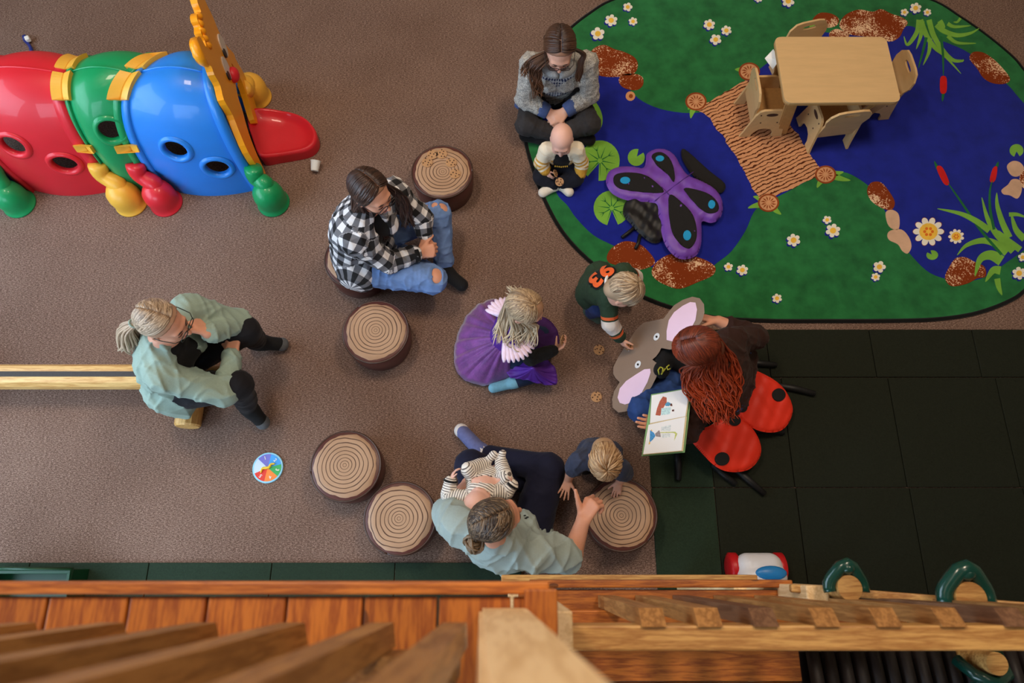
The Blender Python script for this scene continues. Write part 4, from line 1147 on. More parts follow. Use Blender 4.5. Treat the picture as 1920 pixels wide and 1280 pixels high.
slab('card', [P(1434, 109, 0.36), P(1450, 92, 0.39), P(1462, 112, 0.39), P(1449, 130, 0.34)], 0.002, WP, pp)

def make_chair(label, loc, rz):
    """facing +y; rounded ply side panels with an arch, low seat, tall back with a hand slot"""
    t = thing('toddler_chair', label, 'chair', loc, 'birch toddler chairs', rz)
    W = 0.165
    so = [(-0.17, 0), (-0.155, 0.06), (-0.12, 0.26), (-0.10, 0.305), (-0.07, 0.32), (0.06, 0.32), (0.095, 0.30), (0.115, 0.25), (0.155, 0.06), (0.17, 0), (0.085, 0), (0.08, 0.05), (0.05, 0.09), (0, 0.105), (-0.05, 0.09), (-0.08, 0.05), (-0.085, 0)]
    for s in (-1, 1):
        pts = [Vector((s * W, y, z)) for y, z in so]
        sd = slab('side_panel', pts, 0.018, PLY, t, (-s, 0, 0), True)
        # hand cut-out drawn as an inset slot
        slab('hand_slot', [Vector((s * (W + .001), 0.0 + 0.045 * math.cos(a) * 1.0, 0.272 + 0.018 * math.sin(a))) for a in [2 * PI * k / 16 for k in range(16)]], 0.004, CHIP, sd, (-s, 0, 0), True)
        for y, z in ((-0.06, 0.18), (0.07, 0.18), (-0.085, 0.27)):
            V, F = lathe([(0.006, 0), (0.006, 0.003)], 10); V = [Vector((s * (W + v.z), y + v.x, z + v.y)) for v in V]
            obj('bolt', V, F, CHIP, sd, False, True)
    slab('seat', [Vector((x, y, 0.19)) for x, y in ((-W + .018, -0.12), (W - .018, -0.12), (W - .018, 0.13), (W - .03, 0.145), (-W + .03, 0.145), (-W + .018, 0.13))], 0.016, PLYE, t, (0, 0, -1), True)
    # back panel with a real slot: outer outline bridged to the hole
    def bk(x, z): return Vector((x, -0.105 - 0.12 * (z - 0.15), z))
    outer = [(-W + .018, 0.14), (W - .018, 0.14), (W - .018, 0.30), (W, 0.36), (W - .01, 0.42), (W - .05, 0.465), (W - .1, 0.475), (-W + .1, 0.475), (-W + .05, 0.465), (-W + .01, 0.42), (-W, 0.36), (-W + .018, 0.30)]
    hole = [(0.055 * max(-1, min(1, 1.35 * math.cos(a))), 0.425 + 0.016 * math.sin(a)) for a in [2 * PI * k / 20 for k in range(20)]]
    V = [bk(*p) for p in outer]; no = len(V)
    tri = tessellate_polygon([[Vector((x, z, 0)) for x, z in outer], [Vector((x, z, 0)) for x, z in reversed(hole)]])
    allp = outer + list(reversed(hole)); V = [bk(*p) for p in allp]; m = len(V); V += [p + Vector((0, -0.017, -0.002)) for p in V]; F = []
    for a in tri:
        F.append(tuple(a)); F.append(tuple(i + m for i in reversed(a)))
    for i in range(no): j = (i + 1) % no; F.append((i, j, j + m, i + m))
    for i in range(no, m): j = no + (i + 1 - no) % (m - no); F.append((i, j, j + m, i + m))
    me = bpy.data.meshes.new('backrest'); me.from_pydata([tuple(v) for v in V], [], F)
    bm = bmesh.new(); bm.from_mesh(me); bmesh.ops.recalc_face_normals(bm, faces=bm.faces); bm.to_mesh(me); bm.free()
    link('backrest', me, PLY, t, False, True)
    return t
CS = 0.80
def ground(px, py, rz):
    p = P(px, py, ZG + 0.475 * CS); q = Matrix.Rotation(rz, 3, 'Z') @ Vector((0, -0.144 * CS, 0)); return Vector((p.x - q.x, p.y - q.y, ZG + 0.004))
ch = make_chair('birch toddler chair left of the play table, on the woven bridge', ground(1424, 150, -PI / 2 + 0.03), -PI / 2 + 0.03); ch.scale = (CS, CS, CS)
for px, py, rz, lab in ((1522, 42, PI + 0.25, 'birch toddler chair behind the play table beside the brown rock'), (1710, 116, PI / 2 + 0.10, 'birch toddler chair right of the play table facing left'), (1603, 208, -0.16 + 0.30, 'birch toddler chair in front of the play table, back towards the camera')):
    c0 = copy_tree(ch); c0.location = ground(px, py, rz); c0.rotation_euler = (0, 0, rz); c0['label'] = lab

# ================================================================== butterfly costume
BUT = M('purple_satin', srgb(112, 62, 170), 0.45, 0.10, 14, 0.25, 0.5); BLKF = M('black_felt', srgb(24, 22, 22), 0.9, 0.15, 40); CYN = M('cyan_felt', srgb(24, 150, 205), 0.8, 0.05, 20); BLKS = M('black_nylon', srgb(22, 22, 24), 0.5, 0.2, 16, 0.3)
t = thing('butterfly_costume', 'padded purple butterfly wings with black patches and blue dots', 'costume', P(1250, 380, 0))
wz = 0.075
wing = crom(PL([(1137, 335), (1143, 318), (1160, 310), (1185, 309), (1206, 312), (1212, 300), (1214, 285), (1228, 277), (1248, 277), (1266, 288), (1278, 308), (1292, 326), (1315, 336), (1340, 350), (1354, 368), (1357, 390), (1350, 408), (1335, 415), (1318, 412), (1317, 430), (1316, 455), (1308, 475), (1290, 483), (1270, 480), (1252, 462), (1243, 440), (1237, 405), (1228, 381), (1205, 376), (1175, 372), (1152, 362), (1141, 350)], wz), 4, True)
cushion('wing_pad', wing, wz - 0.02, 0.032, 0.05, BUT, t, 0.007, ripple=0.0018)
for pts, dot in (([(1222, 296), (1226, 288), (1240, 286), (1254, 296), (1263, 316), (1264, 341), (1250, 326), (1234, 312)], (1237, 298, 8, 5.5)),
                 ([(1150, 338), (1154, 328), (1172, 324), (1200, 326), (1222, 336), (1245, 360), (1215, 361), (1178, 357), (1156, 350)], (1172, 339, 9.5, 6.5)),
                 ([(1282, 354), (1305, 356), (1330, 365), (1345, 380), (1347, 394), (1336, 400), (1318, 396), (1300, 378)], (1334, 384, 6.5, 8)),
                 ([(1255, 366), (1278, 380), (1298, 402), (1306, 430), (1304, 452), (1292, 466), (1278, 460), (1262, 440), (1255, 410)], (1288, 442, 7.5, 9.5))):
    pa = cushion('black_patch', wing, wz - 0.02, 0.032, 0.05, BLKF, t, 0.006, crom(PL(pts, wz + .012), 4, True), 0.005)
    cushion('blue_dot', wing, wz - 0.02, 0.032, 0.05, CYN, pa, 0.003, PL(ell_px(dot[0], dot[1], dot[2], dot[3], 18), wz + .012), 0.0085)
for a, b_ in (((1228, 376), (1300, 322)), ((1240, 350), (1285, 395))):
    tube('seam_line', [P(a[0] + (b_[0] - a[0]) * k / 6, a[1] + (b_[1] - a[1]) * k / 6, wz + 0.012) for k in range(7)], 0.003, M('purple_thread', srgb(80, 40, 130), .6), t, 5)
body = crom(PL([(1278, 280), (1290, 284), (1330, 320), (1360, 345), (1352, 362), (1330, 352), (1300, 330), (1280, 300)], 0.03), 3, True)
cushion('black_body', body, 0.03, 0.013, 0.012, BLKF, t, 0.007)
body2 = crom(PL([(1175, 376), (1205, 372), (1235, 385), (1246, 430), (1240, 452), (1222, 456), (1200, 440), (1182, 420), (1168, 402)], 0.03), 3, True)
cushion('black_hood', body2, 0.034, 0.028, 0.03, BLKS, t, 0.006, ripple=0.004)
for pts in ([(1192, 424), (1178, 436), (1166, 445)], [(1200, 440), (1197, 455), (1192, 466)]):
    tube('antenna', [P(a, b_, 0.03) for a, b_ in pts], 0.011, BLKS, t, 8)

# ================================================================== ladybird costume
LR = M('red_orange_satin', srgb(226, 48, 24), 0.5, 0.06, 10, 0.15); 
t = thing('ladybird_costume', 'red orange ladybird wings with black spots spread behind the red haired woman', 'costume', P(1400, 790, 0))
def lz(X, Y):
    c0 = P(1330, 760, 0.0); c1 = P(1450, 830, 0.0); dd = (c1 - c0); L = dd.length; dd = dd / L
    f = np.clip(((X - c0.x) * dd.x + (Y - c0.y) * dd.y) / L, -0.6, 1.1)
    return 0.17 - 0.10 * f
def lzp(px, py):
    z = 0.1
    for _ in range(4):
        p = P(px, py, z + .02); z = float(lz(np.array(p.x), np.array(p.y)))
    return P(px, py, z + .02)
w1 = crom([lzp(*p) for p in ((1384, 776), (1390, 735), (1400, 690), (1430, 697), (1462, 716), (1480, 738), (1489, 765), (1482, 790), (1466, 806), (1440, 809), (1412, 800))], 5, True)
w2 = crom([lzp(*p) for p in ((1290, 810), (1330, 798), (1368, 776), (1395, 785), (1418, 808), (1429, 835), (1426, 858), (1408, 878), (1380, 884), (1352, 878), (1325, 856))], 5, True)
for wp, spots in ((w1, ((1460, 740, 12.5, 12), (1392, 764, 9, 9))), (w2, ((1354, 860, 13.5, 12.5), (1378, 788, 11, 10)))):
    wgo = cushion('wing', wp, lz, 0.016, 0.03, LR, t, 0.007, ripple=0.0018)
    for cx, cy, rx, ry in spots:
        cushion('black_spot', wp, lz, 0.016, 0.03, BLKF, wgo, 0.004, [lzp(*p) for p in ell_px(cx, cy, rx, ry, 22)], 0.009)
for pts in ([(1400, 680), (1425, 681), (1456, 684)], [(1455, 722), (1490, 728), (1528, 738)], [(1270, 840), (1272, 870), (1272, 900)], [(1335, 870), (1356, 888), (1380, 908)], [(1375, 876), (1404, 900), (1434, 926)], [(1395, 806), (1440, 806), (1470, 810)]):
    tube('padded_leg', [P(a, b_, 0.03) for a, b_ in pts], [0.018, 0.02, 0.016], BLKS, t, 10)

# ================================================================== mouse board and picture book
MB_ = M('brown_card', srgb(146, 124, 108), 0.8, 0.04, 14); PKC = M('pink_card', srgb(246, 214, 240), 0.8, 0.02, 14); WCD = M('white_card', srgb(236, 240, 246), 0.7, 0.02, 14)
t = thing('mouse_board', 'large brown card mouse head with pink inner ears', 'card mouse', P(1200, 660, 0.1))
def mz(px, py):
    d = Vector((0.82, -0.30)); f = ((px - 1165) * d.x + (py - 660) * d.y) / 110.0
    return 0.14 + 0.24 * f
def mp(px, py, up=0.0): return P(px, py, mz(px, py) + up)
mo = [(1150, 700), (1150, 688), (1160, 668), (1175, 645), (1192, 618), (1206, 605), (1224, 601), (1244, 597), (1254, 584), (1264, 572), (1280, 562), (1298, 556), (1312, 559), (1320, 570), (1321, 586), (1316, 602), (1304, 618), (1288, 636), (1272, 652), (1256, 655), (1240, 652), (1236, 660), (1230, 668), (1223, 674), (1231, 680), (1234, 690), (1231, 706), (1222, 724), (1208, 744), (1192, 760), (1174, 771), (1160, 773), (1149, 764), (1148, 748), (1152, 732), (1162, 716), (1154, 708)]
slab('mouse_head', [mp(*p) for p in mo], 0.004, MB_, t)
slab('inner_ear', [mp(a, b_, .003) for a, b_ in ((1250, 637), (1250, 620), (1254, 600), (1264, 585), (1280, 573), (1294, 566), (1304, 567), (1307, 580), (1304, 600), (1296, 615), (1280, 632), (1262, 640))], 0.002, PKC, t)
slab('inner_ear', [mp(a, b_, .003) for a, b_ in ((1219, 691), (1220, 698), (1214, 716), (1202, 738), (1190, 752), (1172, 758), (1162, 755), (1158, 745), (1162, 728), (1174, 714), (1192, 702), (1208, 692))], 0.002, PKC, t)
for cx, cy in ((1231, 631), (1196, 683)):
    e = slab('card_eye', [mp(a, b_, .004) for a, b_ in ell_px(cx, cy, 5, 7.5, 18, 0.5)], 0.002, WCD, t)
    slab('pupil', [mp(a, b_, .005) for a, b_ in ell_px(cx, cy, 2, 2.2, 12)], 0.0012, BLKF, e)
slab('mouth_flap', [mp(a, b_, .003) for a, b_ in ((1176, 655), (1182, 648), (1185, 650), (1179, 658))], 0.002, WCD, t)

t = thing('picture_book', 'open picture book with white pages held by the red haired woman', 'book', P(1248, 790, 0.5))
BKZ = 0.46
def bz(px, py): return BKZ + (px - 1205) / 90.0 * 0.05
def bp_(px, py, up=0.0): return P(px, py, bz(px, py) + up)
COV = M('green_cover', srgb(120, 170, 110), 0.5, 0.05, 20); PAGE = M('page_paper', srgb(238, 240, 244), 0.7, 0.01, 10); PEDG = M('page_edge', srgb(214, 196, 150), 0.8, 0.15, 300)
slab('cover', [bp_(*p) for p in ((1221, 739), (1297, 726), (1292, 780), (1284, 848), (1203, 855), (1212, 799))], 0.004, COV, t, (0, 0, -1))
for nm, pts in (('page_block', ((1223, 742), (1295, 728), (1287, 781), (1219, 795))), ('page_block', ((1216, 797), (1288, 781), (1281, 845), (1206, 852)))):
    slab(nm, [bp_(a, b_, .016) for a, b_ in pts], 0.014, PEDG, t)
pg1 = slab('page', [bp_(a, b_, .018) for a, b_ in ((1222, 741), (1293, 728), (1285, 780), (1219, 793))], 0.0015, PAGE, t)
pg2 = slab('page', [bp_(a, b_, .018) for a, b_ in ((1216, 796), (1285, 781), (1278, 844), (1206, 851))], 0.0015, PAGE, t)
INK = lambda n_, r, g, b_: M('print_' + n_, srgb(r, g, b_), 0.7, 0.35, 160)
for pts, mt, pg in (([(1229, 778), (1232, 765), (1237, 752), (1243, 743), (1250, 745), (1250, 754), (1244, 764), (1238, 779)], INK('rust', 176, 90, 70), pg1),
                    ([(1240, 765), (1258, 763), (1256, 776), (1239, 778)], INK('pale_blue', 190, 226, 244), pg1), ([(1247, 757), (1252, 753), (1258, 756), (1255, 761), (1248, 761)], INK('mid_blue', 80, 150, 190), pg1),
                    ([(1256, 757), (1260, 756), (1261, 761), (1257, 761)], INK('umber', 96, 60, 56), pg1), ([(1260, 768), (1264, 767), (1264, 771), (1260, 771)], INK('umber', 96, 60, 56), pg1),
                    ([(1219, 806), (1226, 811), (1229, 817), (1224, 824), (1218, 829)], INK('blue', 66, 146, 210), pg2), ([(1228, 813), (1236, 806), (1238, 812), (1239, 819), (1230, 818)], INK('grey', 150, 142, 146), pg2),
                    ([(1221, 805), (1223, 806), (1219, 832), (1216, 833)], INK('ochre', 226, 190, 110), pg2), ([(1238, 810), (1266, 809), (1270, 813), (1264, 826), (1266, 813), (1262, 811), (1238, 811.5)], INK('lime', 196, 206, 120), pg2),
                    ([(1240, 800), (1258, 796), (1257, 807), (1240, 808)], INK('ice', 216, 232, 246), pg2), ([(1240, 813), (1257, 812), (1256, 819), (1242, 821)], INK('ice', 216, 232, 246), pg2)):
    slab('illustration', [bp_(a, b_, .0186) for a, b_ in pts], 0.0005, mt, pg)

# ================================================================== ride-on toy beside the lower deck
t = thing('toy_car', 'white ride-on toy car with red wheels and a blue seat', 'toy car', P(1427, 1080, 0))
CW = M('white_toy_plastic', srgb(226, 226, 232), 0.35, 0.03, 6); CR = M('red_toy_plastic', srgb(196, 28, 34), 0.35, 0.04, 6); CB = M('blue_toy_plastic', srgb(40, 130, 200), 0.35, 0.04, 6)
c0 = P(1428, 1064, 0.16)
f = Field(0.008)
f.cone(c0 + Vector((-0.055, 0.01, -0.04)), c0 + Vector((0.055, 0.01, -0.04)), 0.062, 0.062, 0.01).cone(c0 + Vector((-0.05, -0.045, -0.035)), c0 + Vector((0.06, -0.045, -0.035)), 0.072, 0.072, 0.008).cone(c0 + Vector((-0.05, -0.20, -0.045)), c0 + Vector((0.06, -0.20, -0.045)), 0.065, 0.065, 0.02).cone(c0 + Vector((0, -0.045, -0.04)), c0 + Vector((0, -0.20, -0.045)), 0.07, 0.06, 0.03)
f.half(c0 + Vector((0, 0, -0.11)), (0, 0, -1)); f.build('car_body', CW, t)
for sx_ in (-1, 1):
    for dy in (0.0, -0.24):
        V, F = tube_data([c0 + Vector((sx_ * 0.085, dy, -0.085)), c0 + Vector((sx_ * 0.10, dy, -0.085)), c0 + Vector((sx_ * 0.135, dy, -0.085)), c0 + Vector((sx_ * 0.145, dy, -0.085))], [0.05, 0.075, 0.075, 0.055], 24)
        obj('wheel', V, F, CR, t, True)
V, F = ellip(P(1446, 1074, 0.195), 0.078, 0.035, 0.022, 20, 12); obj('seat_pad', V, F, CB, t, True)
# ================================================================== figure kit
def skinmat(name, col): return M(name, col, 0.5, 0.05, 22, 0.04, 0.35, sss=0.12)
SKIN = skinmat('skin_light', srgb(226, 172, 148)); SKINW = skinmat('skin_warm', srgb(222, 160, 132)); SKINB = skinmat('skin_baby', srgb(232, 182, 164))
LIP = M('lips', srgb(190, 98, 92), 0.4, 0.05, 20); LASH = M('lashes', srgb(50, 36, 30), 0.6, 0.05, 20); EYEW = M('eyeball', srgb(232, 228, 222), 0.2, 0.02, 20); IRIS = M('iris', srgb(62, 60, 58), 0.2, 0.05, 20)
V3 = lambda *a: Vector(a)
class Head:
    def __init__(s, c, F, U=None, sc=1.0, baby=False, roll=0.0):
        s.c = Vector(c); s.F = Vector(F).normalized(); s.sc = sc; s.baby = baby
        u = Vector(U) if U else Vector((0, 0, 1)); s.U = (u - s.F * u.dot(s.F)).normalized()
        if roll: s.U = Quaternion(s.F, roll) @ s.U
        s.R = s.F.cross(s.U).normalized()
        s.A = np.array([[s.R[i], s.F[i], s.U[i]] for i in range(3)])
        s.cr = Vector((0, -0.012, 0.028)); s.rad = Vector((0.078, 0.098, 0.088)) if not baby else Vector((0.080, 0.097, 0.092))
    def L(s, x, y, z): return s.c + (s.R * x + s.F * y + s.U * z) * s.sc
    def surf(s, d, lift=0.0):
        d = Vector(d).normalized(); return s.L(s.cr.x + d.x * (s.rad.x + lift), s.cr.y + d.y * (s.rad.y + lift), s.cr.z + d.z * (s.rad.z + lift))
def add_head(f, H, neck, nr=0.052):
    s = H.sc; A = H.A; E = lambda c, r, k=0.02, sub=False: f.ell(H.L(*c), tuple(q * s for q in r), A, k * s, 0, sub)
    E(H.cr, H.rad, 0.01)
    if H.baby:
        E((0, 0.035, -0.035), (0.066, 0.058, 0.062), 0.03); E((0.036, 0.062, -0.05), (0.028, 0.026, 0.028), 0.02); E((-0.036, 0.062, -0.05), (0.028, 0.026, 0.028), 0.02); E((0, 0.068, -0.082), (0.024, 0.02, 0.018), 0.02)
    else:
        E((0, 0.030, -0.042), (0.060, 0.060, 0.074), 0.03); E((0, 0.058, -0.098), (0.030, 0.026, 0.022), 0.025); E((0.032, 0.058, -0.03), (0.026, 0.026, 0.028), 0.02); E((-0.032, 0.058, -0.03), (0.026, 0.026, 0.028), 0.02)
    E((0, 0.078, 0.022), (0.050, 0.018, 0.014), 0.02)
    for q in (-1, 1):
        E((q * 0.031, 0.098, 0.002), (0.017, 0.014, 0.011), 0.012, True); E((q * 0.031, 0.080, 0.000), (0.014, 0.012, 0.011), 0.004)
        E((q * 0.078, -0.006, -0.012), (0.009, 0.020, 0.031), 0.006); E((q * 0.084, 0.002, -0.010), (0.006, 0.011, 0.018), 0.004, True)
    n = 0.8 if H.baby else 1.0
    f.cone(H.L(0, 0.084, 0.002), H.L(0, 0.084 + 0.024 * n, -0.036), 0.008 * s, 0.012 * s, 0.012 * s)
    for q in (-1, 1): E((q * 0.012, 0.090, -0.038), (0.008, 0.010, 0.008), 0.006)
    E((0, 0.082, -0.066), (0.022, 0.012, 0.008), 0.008); E((0, 0.080, -0.077), (0.018, 0.011, 0.008), 0.006)
    f.cone(H.L(0, -0.028, -0.05), neck, nr * s * 0.98, nr * s * 1.1, 0.03 * s)
def face_bits(H, par, brow=LASH, closed=True):
    s = H.sc
    for q in (-1, 1):
        V, F = tube_data([H.L(q * (0.019 + 0.024 * k / 6), 0.0925 - 0.006 * (k / 6) ** 2 - .0005, -0.0045 - 0.004 * math.sin(PI * k / 6)) for k in range(7)], 0.0018 * s, 5); obj('eyelash', V, F, LASH, par, True)
        V, F = tube_data([H.L(q * (0.014 + 0.034 * k / 6), 0.0955 - 0.014 * (k / 6) ** 2, 0.0215 + 0.005 * math.sin(PI * k / 5)) for k in range(7)], [0.0016 * s, 0.003 * s, 0.0034 * s, 0.0034 * s, 0.003 * s, 0.002 * s, 0.001 * s], 5); obj('eyebrow', V, F, brow, par, True)
    V, F = join([ellip(H.L(0, 0.0905, -0.0665), 0.020 * s, 0.006 * s, 0.0042 * s, 14, 8, Matrix(H.A.tolist())), ellip(H.L(0, 0.0895, -0.0755), 0.017 * s, 0.006 * s, 0.0048 * s, 14, 8, Matrix(H.A.tolist()))])
    obj('lips', V, F, LIP, par, True)
def glasses(H, par, mat, full=True):
    parts = []; z0 = 0.002
    for q in (-1, 1):
        ring = [H.L(q * 0.032 + 0.026 * max(-1, min(1, 1.15 * math.cos(2 * PI * k / 20))), 0.111 - 0.22 * abs((q * 0.032 + 0.026 * math.cos(2 * PI * k / 20))) ** 1.5, z0 + 0.018 * max(-1, min(1, 1.1 * math.sin(2 * PI * k / 20)))) for k in range(21)]
        parts.append(tube_data(ring, 0.0022 * H.sc, 6))
        parts.append(tube_data([H.L(q * 0.058, 0.106, z0 + .008), H.L(q * 0.076, 0.088, z0 + .008), H.L(q * 0.084, 0.03, z0 + 0.004), H.L(q * 0.083, -0.005, z0)], 0.002 * H.sc, 6))
    parts.append(tube_data([H.L(-0.008, 0.111, z0 + .006), H.L(0, 0.114, z0 + .009), H.L(0.008, 0.111, z0 + .006)], 0.002 * H.sc, 6))
    V, F = join(parts); return obj('glasses', V, F, mat, par, True)
def hand(f, wr, d, n, th, s=1.0, curl=(.3, .35, .4, .45), spread=0.10, thumb=(0.75, 0.65, 0.25), tcurl=0.25, tw=None):
    """d finger direction, n direction the palm faces, th rough direction of the thumb side"""
    d = Vector(d).normalized(); n = Vector(n); n = (n - d * n.dot(d)).normalized(); l = d.cross(n).normalized()
    if l.dot(Vector(th)) < 0: l = -l
    wr = Vector(wr); offs = (0.030, 0.0105, -0.010, -0.029); lens = ((.043, .026, .020), (.047, .030, .021), (.043, .028, .021), (.034, .021, .018)); base = (0.082, 0.086, 0.083, 0.075)
    for i in range(4):
        b = wr + d * base[i] * s + l * offs[i] * s
        f.cone(wr + l * offs[i] * 0.55 * s + d * .005 * s, b, 0.0145 * s, 0.0115 * s, 0.012 * s)
        a = -offs[i] * spread * 30; dd = (d * math.cos(a) - l * math.sin(a)); p = b; r = (0.0094, 0.0086, 0.0078, 0.0068)
        ang = 0.0
        for j in range(3):
            ang += curl[i]; q = p + (dd * math.cos(ang) + n * math.sin(ang)) * lens[i][j] * s
            f.cone(p, q, r[j] * s, r[j + 1] * s, 0.003 * s); p = q
    p = wr + d * 0.022 * s + l * 0.022 * s; dd = (d * thumb[0] + l * thumb[1] + n * thumb[2]).normalized() if tw is None else Vector(tw).normalized(); t2 = (dd + (d * 0.6 - l * 0.2 + n * 0.5) * tcurl).normalized()
    q = p + dd * 0.044 * s; f.cone(p, q, 0.0155 * s, 0.0120 * s, 0.010 * s); r_ = q + (dd * .5 + t2 * .5).normalized() * 0.032 * s; f.cone(q, r_, 0.0112 * s, 0.0095 * s, 0.004 * s); f.cone(r_, r_ + t2 * 0.026 * s, 0.0095 * s, 0.0075 * s, 0.003 * s)
class Fig:
    def __init__(s, label, loc, sc=1.0, fat=1.0, **J):
        s.sc = sc; s.fat = fat; s.J = {k: Vector(v) for k, v in J.items()}
        s.root = thing('person', label, 'person', (loc[0], loc[1], 0)); s.lab = label
        j = s.J; s.right = (j['shB'] - j['shA']).normalized(); up = (j['nek'] - j['pel']).normalized()
        s.up = up; fw = s.right.cross(up); s.fw = fw.normalized() * (1 if fw.dot(Vector(s.J.get('fwd', fw))) >= 0 else -1)
        if 'che' not in j: j['che'] = j['pel'].lerp(j['nek'], 0.64)
    def torso(s, f, g=0.0, tag=0, hips=True, top=True, bust=True):
        j = s.J; c = s.sc * s.fat; k = 0.04 * s.sc
        if hips: f.cone(j['hiA'], j['hiB'], 0.105 * c + g, 0.105 * c + g, k, tag)
        f.cone(j['pel'] + s.up * 0.03 * s.sc, j['che'], 0.128 * c + g, 0.142 * c + g, k, tag, (s.fw, 0.80)); f.pr[-1]['ref'] = A3(-s.fw)
        f.cone(j['che'], j['nek'] - s.up * 0.07 * s.sc, 0.138 * c + g, 0.098 * c + g, k, tag, (s.fw, 0.74)); f.pr[-1]['ref'] = A3(-s.fw); f.pr[-1]['off'] = (j['che'] - j['pel']).length
        if bust:
            for q in (-1, 1): f.ell(j['che'] + s.right * 0.062 * c * q + s.fw * 0.075 * c + s.up * 0.0 * s.sc, (0.062 * c + g, 0.058 * c + g, 0.06 * c + g), None, k, tag)
        if top:
            m = (j['shA'] + j['shB']) * .5
            for sh in ('shA', 'shB'):
                f.cone(j['nek'] - s.up * 0.045 * s.sc, j[sh], 0.056 * c + g, 0.054 * c + g, 0.03 * s.sc, tag + 1 if tag else 0); f.pr[-1]['ref'] = A3(-s.fw)
    def arm(s, f, q, g=0.0, t1=2.0, tag=0, r=(0.054, 0.045, 0.030), k=0.015):
        """t1: 0..1 upper arm, 1..2 to the wrist"""
        j = s.J; c = s.sc; a, e, w_ = j['sh' + q], j['el' + q], j['wr' + q]
        p = a.lerp(e, min(t1, 1)); re = r[0] + (r[1] - r[0]) * min(t1, 1)
        f.cone(a, p, r[0] * c + g, re * c + g, k * c + 0.01, tag)
        if t1 > 1:
            p2 = e.lerp(w_, t1 - 1); f.cone(e, p2, r[1] * c + g, (r[1] + (r[2] - r[1]) * (t1 - 1)) * c + g, k * c, tag); f.pr[-1]['off'] = (e - a).length
    def leg(s, f, q, g=0.0, t1=2.0, tag=0, r=(0.092, 0.062, 0.040), k=0.02):
        j = s.J; c = s.sc * s.fat; a, e, w_ = j['hi' + q], j['kn' + q], j['an' + q]
        f.cone(a, e, r[0] * c + g, r[1] * c + g, k * c + .01, tag)
        if t1 > 1: f.cone(e, e.lerp(w_, t1 - 1), r[1] * c * .96 + g, (r[1] + (r[2] - r[1]) * (t1 - 1)) * c + g, k * c, tag)
    def foot(s, f, q, g=0.0, tag=0):
        j = s.J; c = s.sc; d = (j['to' + q] - j['an' + q]); d.normalize()
        f.cone(j['an' + q], j['an' + q] + d * .02 * c, 0.040 * c + g, 0.038 * c + g, .02 * c, tag); f.cone(j['an' + q] - d * .035 * c - V3(0, 0, .01 * c), j['to' + q], 0.034 * c + g, 0.030 * c + g, .02 * c, tag)
    def report(s):
        j = s.J; L = lambda a, b: round((j[a] - j[b]).length / s.sc, 2)
        if 'elA' in j: print('FIG', s.lab[:34], 'torso', L('pel', 'nek'), 'shw', L('shA', 'shB'), 'armA', L('shA', 'elA'), L('elA', 'wrA'), 'armB', L('shB', 'elB'), L('elB', 'wrB'), 'legA', L('hiA', 'knA'), L('knA', 'anA'), 'legB', L('hiB', 'knB'), L('knB', 'anB'))
